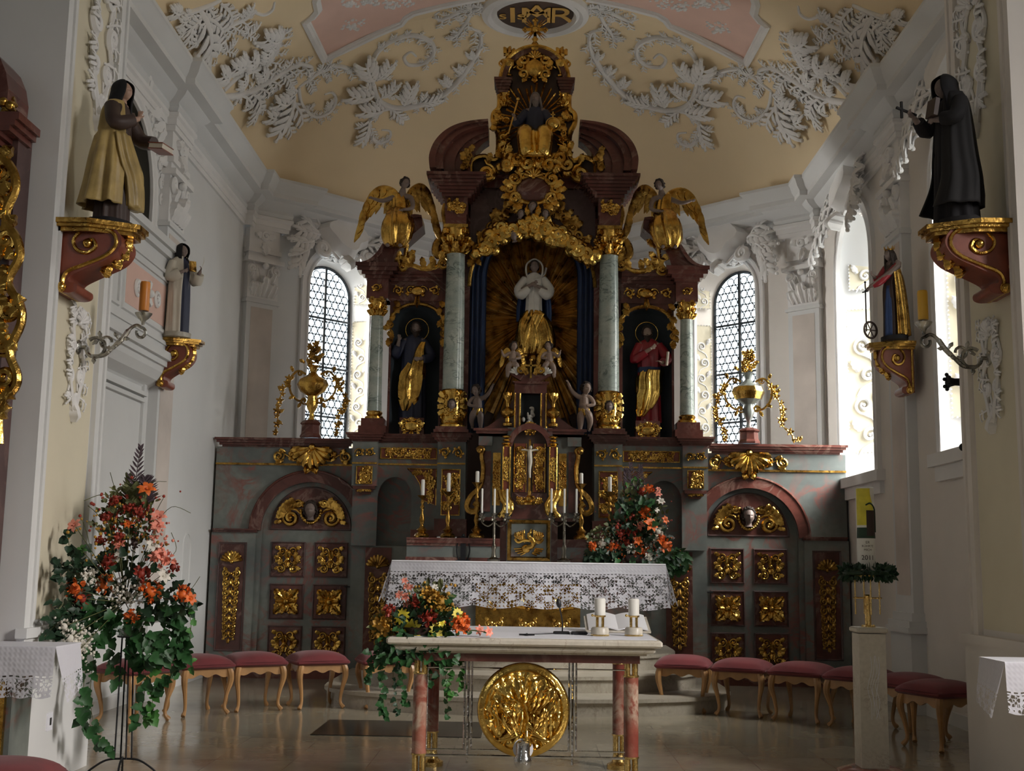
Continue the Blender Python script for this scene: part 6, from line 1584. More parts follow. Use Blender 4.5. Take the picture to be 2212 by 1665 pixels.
pB = ((.03, .87, .04), .5, [([(-.12, .70, .02), (-.25, .80, .04), (-.34, .98, .05)], (-.05, .08, 0), 1), ([(.11, .68, .02), (.19, .54, .06), (.04, .50, .12)], (-.08, -.01, .03), -1)], [[(-.07, .30, .04), (-.08, .14, .01), (-.09, .0, .0), (-.10, -.01, .07)], [(.08, .32, .07), (.12, .18, .0), (.10, .04, -.04), (.11, .0, .04)]], ((0, .68, 0), (0, .52, .01), (0, .40, 0)))
putto('carved putto with gold wings beneath the Madonna, on the left', 1107, 738, 815, 14.6, pA, 1)
putto('carved putto with gold wings beneath the Madonna, on the right', 1186, 738, 815, 14.6, pA, -1)
putto('carved putto raising an arm at the left foot of the niche', 1030, 832, 925, 14.5, pB, -1, False, 'skin_grey')
putto('carved putto raising an arm at the right foot of the niche', 1262, 826, 930, 14.5, pB, 1, False, 'skin_pale')
# ---- gilded consoles under the four saints
def console(label, X, Yc, ztop, h, w, sx, d):
    r = thing('console_bracket', label, 'console', (X, Yc, ztop)); F = facade((X, Yc, ztop), (-sx, 0, 0))
    m = MB(F); S = []
    P = [(0, -.0), (d*.93, -.0), (d*.90, -.08*h), (d*.99, -.20*h), (d*1.0, -.34*h), (d*.86, -.50*h), (d*.52, -.65*h), (d*.27, -.77*h), (d*.24, -.85*h), (d*.36, -.88*h), (d*.37, -.97*h), (d*.25, -1.01*h), (0, -h*.98)]
    # side profile swept across the width
    K = F @ Matrix(((0, 0, 1, 0), (0, 1, 0, 0), (1, 0, 0, 0), (0, 0, 0, 1)))   # local x -> out, z -> along the wall
    P = [(v.x, v.y) for v in cr([Vector((a, b, 0)) for a, b in P], 4)]
    m = MB(); m.prism(P, -w*.36, w*.36, K); m.build('bracket', 'console_red', r, True, angle=35)
    m = MB()
    for z0_, z1, e in ((0, -.03, .05), (-.03, -.05, .03), (-.05, -.075, .0)): m.prism([(-w/2-e, 0), (w/2+e, 0), (w/2+e, d*.55), (w*.22, d*1.12+e), (-w*.22, d*1.12+e), (-w/2-e, d*.55)], z1, z0_, F @ Matrix(((1, 0, 0, 0), (0, 0, 1, 0), (0, 1, 0, 0), (0, 0, 0, 1))))
    m.build('shelf', 'gold_old', r, False)
    g = MB()
    for q in (-1, 1):
        E = cr([(x*d, -h*y, q*w*.37) for x, y in ((.18, .93), (.16, .82), (.24, .70), (.5, .60), (.80, .47), (.93, .32), (.88, .16), (.66, .08), (.42, .12), (.28, .26), (.34, .40), (.50, .44), (.62, .36), (.58, .26), (.50, .26))], 5)
        g.tube([K @ p for p in E], h*.028, 6); g.ell(K @ Vector((d*.5, -h*.31, q*w*.37)), h*.07)
        g.tube([K @ Vector(p) for p in ((.02, -.06, q*w*.37), (.02, -h*.9, q*w*.37))], h*.025, 6); g.ell(K @ Vector((d*.13, -h*.93, q*w*.36)), h*.075)
    g.tube([K @ Vector((d*.14, -h*.93, -w*.38)), K @ Vector((d*.14, -h*.93, w*.38))], h*.075, 12)
    for k in range(4): leaf(g, F @ T((0, -h*(.14+.13*k), d*(1.0-.03*k*k))) @ RX(.2+.12*k), (0, 0), -PI/2, h*.2, w*.4, 3, .15, .5, 4)
    g.build('scrollwork', 'gold', r)
console('large red and gold scrolled console under the saint in the dull gold cloak', -XA, 7.58, 3.53, .46, .40, -1, .42)
console('large red and gold scrolled console under the black nun', XA, 7.62, 3.60, .46, .40, 1, .42)
console('small red and gold scrolled console under the saint in white', -3.83, 12.22, 3.64, .50, .34, -1, .34)
console('small red and gold scrolled console under the crowned saint', 3.83, 12.05, 3.66, .52, .34, 1, .34)
# ================================================================ TABERNACLE, MENSA, FURNITURE
def cloth(name, fn, nu, nv, uv, mat, parent, thick=0):
    m = MB(); m.grid(fn, nu, nv); o = m.build(name, mat, parent, angle=180)
    l = o.data.uv_layers.new(name='UVMap'); W = nu+1
    for p in o.data.polygons:
        for li in p.loop_indices:
            k = o.data.loops[li].vertex_index; l.data[li].uv = uv((k % W)/nu, (k//W)/nv)
    return o
# altar steps: three convex platforms
m = []
for k, (yf, xw, hh) in enumerate(((11.55, 2.05, .16), (12.08, 1.80, .32), (12.6, 1.62, .48))):
    P = [(-xw, 14.6), (-xw, yf+1.25)]+[(-xw*cos(PI*i/24)**1 if True else 0, yf+1.25-1.25*sin(PI*i/24)**.75) for i in range(1, 24)]+[(xw, yf+1.25), (xw, 14.6)]
    mb = MB(); mb.prism(P, .16*k, hh-.035, None); Pb = [(x*1.012, y-.02 if y < 14 else y) for x, y in P]; mb.prism(Pb, hh-.035, hh, None)
    struct(mb.build('step_%d' % (k+1), 'step_stone', None, True, angle=30))
mb = MB(); mb.box(-1.76, -.37, 10.1, 11.05, 0, .006); struct(mb.build('floor_slab', 'slab_dark', None, False))
# --- mensa of the high altar with its antependium
t = thing('mensa', 'marble mensa of the high altar standing on the curved steps', 'altar table', (0, 13.6, .48))
mb = MB(); mb.box(-1.25, 1.25, 13.12, 13.9, .48, 1.34); mb.build('block', 'grey_marble', t, False)
mb = MB(); mb.box(-1.42, 1.42, 13.02, 13.91, 1.34, 1.415); mb.build('slab', 'red_marble', t, False)
F = FA(13.12); mb = MB(); mb.box(-.56, .56, .55, 1.2, 0, .02, F); p = mb.build('antependium', 'gold_old', t, False)
mb = MB()
for x in (-.36, 0, .36): relief(mb, F @ T((x, .87, .025)), .3, .55, 'tall', random.Random(3))
mb.pieces('antependium_carving', 'gold', p)
# lace altar cloth
t = thing('altar_cloth', 'long white lace cloth hanging over the front of the high altar', 'altar cloth', (0, 13.02, 1.42))
X0, X1, Y0, ZT = -1.46, 1.46, 12.98, 1.425
def front(u, v):
    x = lerp(X0, X1, u); d = v*(.455+.035*abs(sin(x*6.3+.4))); f = .012*sin(x*7+v*2)*v+.018*v
    return (x*(1+.035*v), Y0-f-.01*sin(x*17)*v, ZT-d)
cloth('front_drop', front, 150, 18, lambda u, v: (u*2.9, (1-v)*.46), 'lace', t)
mb = MB(); mb.box(X0, X1, Y0, 13.9, ZT-.004, ZT+.004); mb.tube([(X0, Y0+.003, ZT-.006), (X1, Y0+.003, ZT-.006)], .010, 6); mb.build('top', 'linen', t, True)
for s in (-1, 1):
    cloth('side_drop', lambda u, v: (s*(1.46+.10*v*(1-u)+.03*v), Y0+u*.9-.02*v*(1-u), ZT-v*(.42+.02*cos(u*20))), 40, 12, lambda u, v: (u*1.2, (1-v)*.44), 'lace', t)
# --- tabernacle
YT = 14.0; FT_ = FA(YT); tb = thing('tabernacle', 'richly gilded marble tabernacle with arched doors in the middle of the high altar', 'tabernacle', (0, YT, 1.43))
Tz = lambda py: A(1150, py, YT)[1]
Tx = lambda px: abs(A(px, 1000, YT)[0])
zb, z1, z2, z3, z4, z5 = 1.425, Tz(1122), Tz(1092), Tz(963), Tz(925), Tz(900)
mb = MB(); mb.box(-.30, .30, zb, z1, -.25, -.02, FT_); mb.box(-.255, .255, zb, z1, -.02, .12, FT_)
mb.box(-.56, .56, z1, z4-.03, -.28, -.06, FT_); mb.box(-.26, .26, z2, z4, -.1, .05, FT_)
for s in (-1, 1): bx(mb, s, .44, .60, z3, z4-.02, -.28, .0, FT_)
mb.build('body', 'grey_marble', tb, False)
mb = MB()
for s in (-1, 1):
    mould(mb, s, .27, .60, z4-.10, ((.03, .0), (.03, .03), (.03, .06)), FT_, 0)
    bx(mb, s, .30, .56, z1-.02, z1+.02, -.2, .03, FT_); bx(mb, s, .255, .33, zb, z1-.03, -.2, .06, FT_)
mb.strip(arc(0, z3-.02, .20, .20, PI, 0, 20), arc(0, z3-.02, .26, .27, PI, 0, 20), -.05, .14, FT_)
mb.box(-.2, .2, z2-.03, z2+.14, 0, .10, FT_); mb.box(-.26, .26, z2-.04, z2, -.1, .12, FT_)
mb.prism([(-.255, z1), (.255, z1), (.20, z1+.03), (.17, z2-.04), (-.17, z2-.04), (-.20, z1+.03)], -.1, .13, FT_)
mb.pieces('red_mouldings', 'red_marble', tb, False)
mb = MB(); mb.box(-.2, .2, z2+.1, z3-.02, .05, .06, FT_); mb.prism(arc(0, z3-.02, .2, .2, 0, PI, 20), .05, .06, FT_); d = mb.build('tabernacle_recess', 'dark_wood', tb, False)
for s in (-1, 1):
    mb = MB(); a, b = sorted((s*.045, s*.175)); zz0, zz1 = z2+.15, z3+.02
    mb.box(a, b, zz0, zz1, .06, .075, FT_); dd = mb.build('tabernacle_door', 'console_red', tb, False)
    mb = MB(); relief(mb, FT_ @ T((s*.11, (zz0+zz1)/2, .078)), .13, zz1-zz0, 'tall', random.Random(5+s)); relief(mb, FT_ @ T((s*.11, (zz0+zz1)/2, .078)), .12, zz1-zz0, 'fill', random.Random(5+s)); mb.tube([FT_ @ Vector((s*.178, z, .08)) for z in (zz0, zz1)], .008, 6); mb.tube([FT_ @ Vector((s*.04, z, .08)) for z in (zz0, zz1)], .006, 6); mb.build('door_carving', 'gold', dd)
    # shaft with gilt edges and the flaring foot below it
    mb = MB(); bx(mb, s, .225, .31, z2+.14, z3-.03, 0, .16, FT_); mb.build('side_shaft', 'console_red', tb, False)
    mb = MB()
    for xx in (.228, .308): mb.tube([FT_ @ Vector((s*xx, z, .17)) for z in (z2+.10, z3-.03)], .010, 6)
    for k, (zz, r) in enumerate(((z3-.02, .055), (z3+.01, .065), (z3+.05, .05), (z3+.09, .06))): mb.ell(FT_ @ Vector((s*.268, zz, .12)), (r, .05, .018), nu=14, nv=6)
    E = [(.30, z2+.16, .15), (.28, z2+.08, .19), (.24, z2, .24), (.25, z2-.08, .26), (.30, z1+.03, .22)]
    for q in (-.04, 0, .04): mb.tube(cr([FT_ @ Vector((s*(x+q), y, z)) for x, y, z in E], 5), .028, 7)
    relief(mb, FT_ @ T((s*.268, (z2+z3)/2+.06, .165)), .06, .34, 'fill', random.Random(2)); mb.build('shaft_gilding', 'gold_bright', tb)
    mb = MB(); bx(mb, s, .34, .43, z2, z3-.08, -.06, -.05, FT_); relief(mb, FT_ @ T((s*.385, (z2+z3)/2, -.045)), .09, .42, 'fill', random.Random(4)); mb.build('side_panel', 'gold', tb)
    # big outer volutes
    mb = MB(); pts = [(1030, 973), (1036, 968), (1044, 972), (1040, 985), (1044, 1010), (1042, 1040), (1034, 1058), (1020, 1072), (1011, 1090), (1014, 1104), (1028, 1106), (1034, 1094), (1026, 1086)]
    E = cr([Vector((s*Tx(px), Tz(py), 0)) for px, py in pts], 5); K = len(E)
    mb.tube([FT_ @ Vector((p.x, p.y, .0)) for p in E], [lerp(.022, .04, i/K) for i in range(K)], 8); mb.tube([FT_ @ Vector((p.x, p.y, -.10)) for p in E], .03, 6); mb.ell(FT_ @ Vector((s*Tx(1036), Tz(974), .02)), .04); mb.build('volute', 'gold_old', tb)
    mb = MB(); mb.prism([(s*Tx(px), Tz(py)) for px, py in ((1044, 975), (1044, 1040), (1022, 1072), (1014, 1104), (1060, 1106), (1060, 975))], -.10, -.03, FT_); mb.build('volute_web', 'red_marble', tb, False)
mb = MB(); relief(mb, FT_ @ T((0, z2+.05, .105)), .34, .10, 'fill', random.Random(8)); cartouche(mb, FT_ @ T((0, z3+.19, .12)), (0, 0), .14, .16); mb.build('gilt_ornament', 'gold', tb)
# pelican door below
mb = MB(); mb.sweep([(0, 0), (0, .02), (-.03, .03), (-.045, 0)], [FT_ @ Vector((x, y, .12)) for x, y in ((-.245, zb+.02), (.245, zb+.02), (.245, z1-.01), (-.245, z1-.01))], up=(0, -1, 0), closed=True); mb.build('pelican_frame', 'gold_old', tb, False)
mb = MB(); zc_ = (zb+z1)/2; G = FT_ @ T((0, zc_, .13)); mb.ell(G @ Vector((-.03, -.09, .02)), (.055, .03, .05)); mb.tube(cr([G @ Vector(p) for p in ((-.02, -.08, .03), (.04, -.06, .04), (.05, .0, .05), (.0, .05, .05), (.02, .10, .05), (.03, .13, .05))], 4), [.03]*8+[.022]*8+[.014]*5, 8)
for s in (-1, 1):
    for k in range(6):
        P = [G @ Vector((s*(.04+.02*j*(1-k*.0)+.005*k*j), .01+.024*j*(1-.0)+.0-(0.006*k), .03)) for j in range(2)]
        x0_ = s*(.045+.02*k); mb.tube([G @ Vector(p) for p in ((x0_, -.02+.01*k, .03), (x0_+s*.012, .05, .045), (x0_+s*.01, .12-.006*k, .02))], [.013, .015, .007], 6)
    mb.tube(cr([G @ Vector(p) for p in ((0, 0, .04), (s*.06, .0, .05), (s*.12, -.02, .04), (s*.16, .02, .03))], 4), .018, 7)
    for k in range(4): a_ = -.15-.28*k; mb.tube([G @ Vector((s*.07*cos(a_), -.08+.07*sin(a_), .01)), G @ Vector((s*.17*cos(a_), -.08+.17*sin(a_)*.6, .01))], [.012, .010], 5)
mb.build('pelican_relief', 'gold', tb)
# little throne on top with the lamb, crown, shells
TU = 14.1; FU = FA(TU); U = lambda px, py: A(px, py, TU)
zt0, zt1, zt2 = U(1150, 925)[1], U(1150, 850)[1], U(1150, 825)[1]
mb = MB(); hw_ = .17
for s in (-1, 1):
    bx(mb, s, .12, .19, zt0, zt1, -.15, .02, FU)
    E = [(.55, zt0), (.50, zt0+.02), (.36, zt0+.12), (.24, zt0+.28), (.20, zt0+.36), (.19, zt0)]; mb.prism([(s*x, y) for x, y in E], -.1, -.02, FU)
mb.box(-.19, .19, zt1, zt2, -.15, .03, FU); mb.prism([(-.22, zt2), (.22, zt2), (.17, zt2-.03), (-.17, zt2-.03)], -.15, .06, FU); mb.prism([(-.24, zt2+.09), (-.10, zt2), (.10, zt2), (.24, zt2+.09), (.14, zt2+.10), (-.14, zt2+.10)], -.1, .02, FU)
mb.build('throne', 'red_marble', tb, False)
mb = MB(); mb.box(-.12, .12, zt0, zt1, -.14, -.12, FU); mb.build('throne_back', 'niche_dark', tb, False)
mb = MB(); rg = random.Random(9)
for k in range(22): mb.ell(FU @ Vector((rg.gauss(0, .035), zt0+.03+rg.uniform(0, .22)*(1), -.06)), (rg.uniform(.01, .03), .02, rg.uniform(.015, .04)), nu=8, nv=5)
for s in (-1, 1): shell(mb, FU @ T((s*.17, zt2+.09, .02)), (0, 0), .085, 7, .1*PI, .9*PI, .3)
mb.build('silver_relief', 'silver_white', tb)
mb = MB(); 
for s in (-1, 1):
    for xx in (.125, .185): mb.tube([FU @ Vector((s*xx, z, .03)) for z in (zt0, zt1)], .012, 6)
    ux, uz = .27, zt0+.02; mb.lathe([(.055, 0), (.06, .03), (.03, .05), (.03, .09), (.075, .13), (.085, .17), (.06, .20), (.02, .23), (.02, .29), (.05, .33), (.055, .36)], 16, facade((s*ux, TU-.03, uz)) @ RX(-PI/2))
    for k in range(4): leaf(mb, facade((s*ux, TU-.03, uz+.34)) @ RX(-PI/2), (0, 0), k*PI/2, .06, .05, 2, .9, .5, 2)
K = FU @ T((0, zt2+.10, .04)); mb.cbox(K @ Vector((0, .05, 0)), (.02, .02, .22)); mb.cbox(K @ Vector((0, .09, 0)), (.13, .02, .02)); mb.ell(K @ Vector((0, .16, 0)), .02)
for s in (-1, 1): mb.ell(K @ Vector((s*.07, .09, 0)), .016); vol(mb, K, (s*.12, .04), .06, 1.3, s, PI/2, .25); leaf(mb, K, (s*.04, -.02), PI/2-s*.6, .14, .08, 3, .3, .6, 3)
mb.build('throne_gilding', 'gold', tb)
# crucifix before the doors
r = thing('crucifix', 'gilt altar crucifix with a pale corpus before the tabernacle doors', 'crucifix', (0, YT-.2, z2-.04))
FX = FA(YT-.22); zx0, zx1 = Tz(1072), Tz(935); mb = MB(); mb.lathe([(.07, 0), (.075, .02), (.04, .05), (.05, .08), (.02, .11), (.022, .16)], 16, facade((0, YT-.22, zx0-.11)) @ RX(-PI/2))
mb.box(-.012, .012, zx0, zx1-.10, -.01, .01, FX); mb.box(-.11, .11, zx1-.24, zx1-.215, -.01, .01, FX); mb.build('cross', 'gold', r, False)
zq = zx1-.34; K = FX @ T((0, 0, .02)); mb = MB(); limb(mb, K, [(0, zx1-.22, .0), (0, zq+.06, .012), (.008, zq-.02, .012), (0, zq-.10, .03), (.004, zq-.2, .012)], [.02, .026, .022, .017, .010], 8)
for s in (-1, 1): limb(mb, K, [(0, zx1-.235, .0), (s*.05, zx1-.222, 0), (s*.095, zx1-.222, 0)], [.012, .009, .006], 6)
mb.ell(K @ Vector((.008, zx1-.195, .015)), (.018, .02, .024)); mb.build('corpus', 'ivory_cloth', r)
# --- candlesticks and candelabra on the ledge
def candlestick(px, pyb, pyc, pyt, Y, label):
    x, z0 = A(px, pyb, Y); zc_ = A(px, pyc, Y)[1]; zt = A(px, pyt, Y)[1]; z0 = 1.695; h = zc_-z0
    r = thing('candlestick', label, 'candlestick', (x, Y, z0), 'gilt candlesticks on the altar ledge')
    mb = MB(); mb.lathe([(.085, 0), (.09, .02), (.075, .045), (.04, .06), (.062, .09), (.03, .12), (.018, .15), (.034, .20), (.026, .25), (.014, .28), (.018, .36), (.014, h*.66), (.028, h*.72), (.012, h*.78), (.024, h*.84), (.012, h*.9), (.05, h-.012), (.064, h), (.03, h+.002)], 20, facade((x, Y, z0)) @ RX(-PI/2)); mb.build('stick', 'gold_old', r)
    c = MB(); c.lathe([(.022, 0), (.022, zt-zc_-.01), (.015, zt-zc_), (0, zt-zc_)], 14, facade((x, Y, zc_+.003)) @ RX(-PI/2)); c = c.build('candle', 'white_wax', None); tag(c, label.replace('gilt candlestick', 'white candle in the gilt candlestick'), 'candle', 'white candles on the gilt candlesticks')
for a in ((911, 1152, 1070, 1036, 14.15, 'gilt candlestick furthest left on the altar ledge'), (967, 1152, 1062, 1022, 14.1, 'gilt candlestick second from the left on the altar ledge'), (1029, 1152, 1042, 1018, 13.98, 'gilt candlestick close to the left volute of the tabernacle'),
          (1255, 1154, 1045, 1022, 13.98, 'gilt candlestick close to the right volute of the tabernacle'), (1317, 1155, 1062, 1030, 14.1, 'gilt candlestick just left of the tall bouquet'), (1374, 1156, 1060, 1040, 14.15, 'gilt candlestick half hidden behind the tall bouquet')):
    candlestick(*a)
for s, nm, px in ((-1, 'left', (1041, 1068, 1095)), (1, 'right', (1191, 1219, 1245))):
    Y = 13.72; xs = [A(p, 1105, Y)[0] for p in px]; zz = A(px[1], 1108, Y)[1]
    r = thing('candelabrum', 'three-armed candelabrum of dark silver leaves %s of the tabernacle' % nm, 'candelabrum', (xs[1], Y, 1.43))
    mb = MB(); mb.lathe([(.07, 0), (.075, .02), (.03, .05), (.02, .12), (.03, .16), (.015, .2), (.014, zz-1.43)], 16, facade((xs[1], Y, 1.43)) @ RX(-PI/2)); mb.build('stem', 'pewter_dark', r)
    for x in xs:
        mb = MB()
        if x != xs[1]: mb.tube(cr([(xs[1], Y, zz-.10), (lerp(xs[1], x, .5), Y-.01, zz-.15), (x, Y, zz-.10), (x, Y, zz-.03)], 5), .008, 6)
        for k in range(4): leaf(mb, facade((x, Y, zz-.06)), (0, 0), k*PI/2+.5, .055, .035, 2, .3, .6, 2)
        mb.lathe([(.012, -.04), (.03, -.01), (.034, 0), (.014, .0)], 12, facade((x, Y, zz)) @ RX(-PI/2)); mb.build('arm', 'pewter_dark', r)
        c = MB(); L = A(px[1], 1056, Y)[1]-zz; c.lathe([(.012, 0), (.012, L), (0, L+.006)], 12, facade((x, Y, zz)) @ RX(-PI/2)); c = c.build('candle', 'white_wax', None)
        tag(c, 'thin white candle, %s on the candelabrum %s of the tabernacle' % (('left', 'middle', 'right')[xs.index(x)], nm), 'candle', 'thin candles on the candelabra')
x, z = A(1000, 1203, 13.9); r = thing('wrought_stand', 'small black iron stand on the high altar left of the tabernacle', 'stand', (x, 13.9, 1.43)); mb = MB(); F = facade((x, 13.9, 1.43))
for q in (-1, 1): mb.tube(cr([F @ Vector(p) for p in ((0, 0, 0), (q*.05, .02, 0), (q*.075, .12, 0), (q*.06, .22, 0))], 4), .008, 6)
mb.box(-.03, .03, 0, .28, -.01, .01, F); mb.box(-.08, .08, 0, .012, -.03, .03, F); mb.ell(F @ Vector((0, .29, 0)), .02); mb.build('frame', 'iron', r)
# --- vases with garlands on the side screens
def screen_vase(sx, pc, py):
    Y = 14.85; nm = 'left' if sx < 0 else 'right'; x, _ = A(pc, 900, Y); V = lambda y: A(pc, y, Y)[1]; z0 = 2.915
    r = thing('vase', 'gilded vase with carved flowers and garlands on the %s screen' % nm, 'vase', (x, Y, z0)); Q = facade((x, Y, z0)) @ RX(-PI/2); F = facade((x, Y, 0))
    zp = V(py[0]); mb = MB(); h = zp-z0; mb.lathe([(.135, 0), (.14, .02), (.12, .05), (.115, h*.7), (.14, h*.8), (.12, h*.9), (.09, h), (0, h)], 8, Q @ RZ(PI/8)); mb.build('pedestal', 'red_marble', r, False)
    zs, zb_, zm, zt_ = [V(q) for q in py[1:]]; mb = MB()
    mb.lathe([(.05, zp-z0), (.03, zp-z0+.03), (.025, zs-z0-.07), (.055, zs-z0-.02), (.075, zs-z0+.05), (.055, zb_-z0-.05), (.06, zb_-z0-.02), (.15, zb_-z0+.04), (.19, (zb_+zm)/2-z0+.01), (.165, zm-z0-.05), (.07, zm-z0), (.035, zm-z0+.05), (.05, zm-z0+.10), (.08, zm-z0+.13)], 28, Q, ribs=10, ramp=.05); mb.build('vase_body', 'gold' if sx < 0 else 'grey_marble', r)
    if sx > 0:
        mb = MB(); mb.lathe([(.155, zb_-z0+.04), (.195, (zb_+zm)/2-z0+.01), (.17, zm-z0-.05)], 28, Q, ribs=10, ramp=.05); mb.build('gadroon_belt', 'gold_bright', r)
    mb = MB(); rg = random.Random(3)
    for k in range(30):
        t = (k+1)/30; z = zm+.14+(zt_-zm-.16)*t; w = .12*(1-t*.75)
        rosette(mb, facade((x+rg.uniform(-w, w), Y-rg.uniform(-.05, .07), z), (rg.uniform(-.8, .8), -1, rg.uniform(0, .2))), (0, 0), .05, 5, .4) if k % 2 else leaf(mb, F @ T((rg.uniform(-w, w), z, 0)), (0, 0), rg.uniform(0, PI), .09, .05, 2, .3, .6, 2)
    mb.build('flower_bunch', 'gold_old' if sx < 0 else 'gold', r)
    for q in (-1, 1):
        mb = MB(); zc_ = (zb_+zm)/2; E = [(.09, zm+.02), (.20, zm+.06), (.29, zc_+.06), (.27, zc_-.10), (.17, zb_-.08), (.10, zb_-.05)]
        mb.tube([F @ Vector((q*p.x, p.y, 0)) for p in cr([Vector((a, b, 0)) for a, b in E], 5)], .014, 6)
        vol(mb, F, (q*.10, zb_-.08), .05, 1.3, q, 0, .25); vol(mb, F, (q*.16, zm+.03), .04, 1.3, -q, 0, .25)
        for b, a in (((.27, zc_-.02), .2), ((.22, zc_-.14), -.5), ((.25, zm+.05), 1.2), ((.14, zb_-.10), -1.2)): leaf(mb, F, (q*b[0], b[1]), a if q > 0 else PI-a, .09, .05, 3, .3, .6, 2)
        mb.build('handle', 'gold_old' if sx < 0 else 'gold', r)
        mb = MB(); rg = random.Random(4); out_ = (q == sx)
        G = [(.28, zc_+.10), (.36, zc_-.04), (.42, zb_-.12), (.42 if out_ else .34, zp+.05), (.62 if (out_ and sx > 0) else .46 if out_ else .3, z0+.03)]
        C_ = cr([Vector((q*a, b, -.02)) for a, b in G], 5); mb.tube([F @ p for p in C_], .007, 5)
        for k, p in enumerate(C_[1:]):
            if k % 2 == 0: rosette(mb, F @ T(p+Vector((rg.uniform(-.02, .02), 0, .02))), (0, 0), .045 if k % 4 else .06, 5, .35)
            else: leaf(mb, F @ T(p), (0, 0), rg.uniform(0, 6), .10, .045, 2, .2, .5, 2)
        mb.build('garland', 'gold_old' if sx < 0 else 'gold', r)
screen_vase(-1, 673, (908, 880, 852, 812, 740)); screen_vase(1, 1617, (925, 897, 870, 828, 757))

# --- people's altar in front
t = thing('altar_table', 'free-standing stone-topped altar on red marble columns with a gilded disc', 'altar table', (0, 8.25, 0))
mb = MB(); mb.cbox((-.02, 8.27, .925), (1.70, 1.46, .045), None, .012); mb.cbox((-.02, 8.27, .885), (1.62, 1.38, .04), None, .012); mb.cbox((-.02, 8.27, .86), (1.52, 1.28, .02)); mb.build('stone_top', 'beige_stone', t, False)
mb = MB(); mb.box(-.74, .70, 7.66, 8.9, .80, .85); mb.build('frieze', 'red_marble', t, False)
for x in (-.665, .65):
    for y in (7.72, 8.72):
        mb = MB(); mb.lathe([(.046, .23), (.046, .72)], 24, T((x, y, 0))); l = mb.build('leg', 'pink_marble', t)
        mb = MB()
        for dx, dy in ((-.024, -.024), (.024, -.024), (-.024, .024), (.024, .024)): mb.lathe([(.017, .72), (.017, .80)], 10, T((x+dx, y+dy, 0))); mb.lathe([(.017, .10), (.017, .23)], 10, T((x+dx, y+dy, 0)))
        mb.lathe([(.05, .715), (.05, .725)], 20, T((x, y, 0))); mb.lathe([(.05, .225), (.05, .235)], 20, T((x, y, 0))); mb.lathe([(.085, 0), (.085, .03), (.05, .05), (.04, .10)], 24, T((x, y, 0))); mb.pieces('brass_fitting', 'brass', l)
mb = MB(); yr = 7.70
for xc in (-.365, .285):
    for dx in (-.022, 0, .022): mb.tube([(xc+dx, yr, .80), (xc+dx, yr, .18 if dx == 0 else .26)], .006 if dx else .008, 6)
for zz, a, b in ((.225, -.66, .65), (.262, -.62, -.39), (.262, -.34, .26), (.262, .31, .62), (.757, -.62, -.39), (.757, -.34, .26), (.757, .31, .62)): mb.tube([(a, yr, zz), (b, yr, zz)], .009 if zz == .225 else .005, 6)
for x in (-.62, -.39, -.34, .26, .31, .62): mb.tube([(x, yr, .262), (x, yr, .757)], .004, 5)
mb.build('chrome_frame', 'chrome', t)
cx_, cz_, R_ = at(1131, 1534, 7.6)[0], at(1131, 1534, 7.6)[2], .283
mb = MB(); rg = random.Random(2); M = facade((cx_, 7.62, cz_))
def disc(u, v):
    a = 2*PI*u; r = v; x, y = r*cos(a), r*sin(a)
    z = .05*(1-r**2)+(.02 if .84 < r < .98 else 0)
    if r < .86: z += .030*abs(noise.noise(Vector((x*6, y*2.6+abs(x)*2, 3))))*2+.006*sin(a*26)*(1 if y > .1 else .2)*(r > .2)+.012*noise.noise(Vector((x*11, y*5, 1)))
    if r > .99: z = 0
    return (x*R_, y*R_, z*.9)
mb.grid(disc, 120, 40, M, True); mb.grid(lambda u, v: (cos(2*PI*u)*R_*v, sin(2*PI*u)*R_*v, -.02), 40, 2, M, True); mb.lathe([(R_, -.02), (R_*1.01, -.01), (R_, .0)], 60, M)
for k in range(26):
    s = rg.choice((-1, 1)); x = s*rg.uniform(.05, .19); y = rg.uniform(-.12, .10); mb.tube(cr([M @ Vector(p) for p in ((x*.5, y-.07, .05), (x*.9, y, .075), (x, y+.05, .055))], 3), [.006]*3+[.010]*3+[.003], 5)
for k in range(5):
    for s in (-1, 1): mb.tube(cr([M @ Vector(p) for p in ((s*.03, -.07-.02*k, .05), (s*(.07+.02*k), -.12-.015*k, .055), (s*(.13+.008*k), -.21+.01*k, .02))], 4), .008, 6)
mb.build('relief_disc', 'gold_bright', t, angle=60)
mb = MB(); mb.lathe([(.06, 0), (.062, .004), (.0, .006)], 30, M @ T((0, -.225, .045))); mb.build('relic_window', 'linen', t)
mb = MB(); Q = T((cx_, 7.53, 0)); mb.lathe([(.012, .155), (.05, .20), (.055, .24), (.042, .26), (.042, .335), (.03, .345), (0, .345)], 24, Q); mb.build('disc_foot', 'chrome', t)
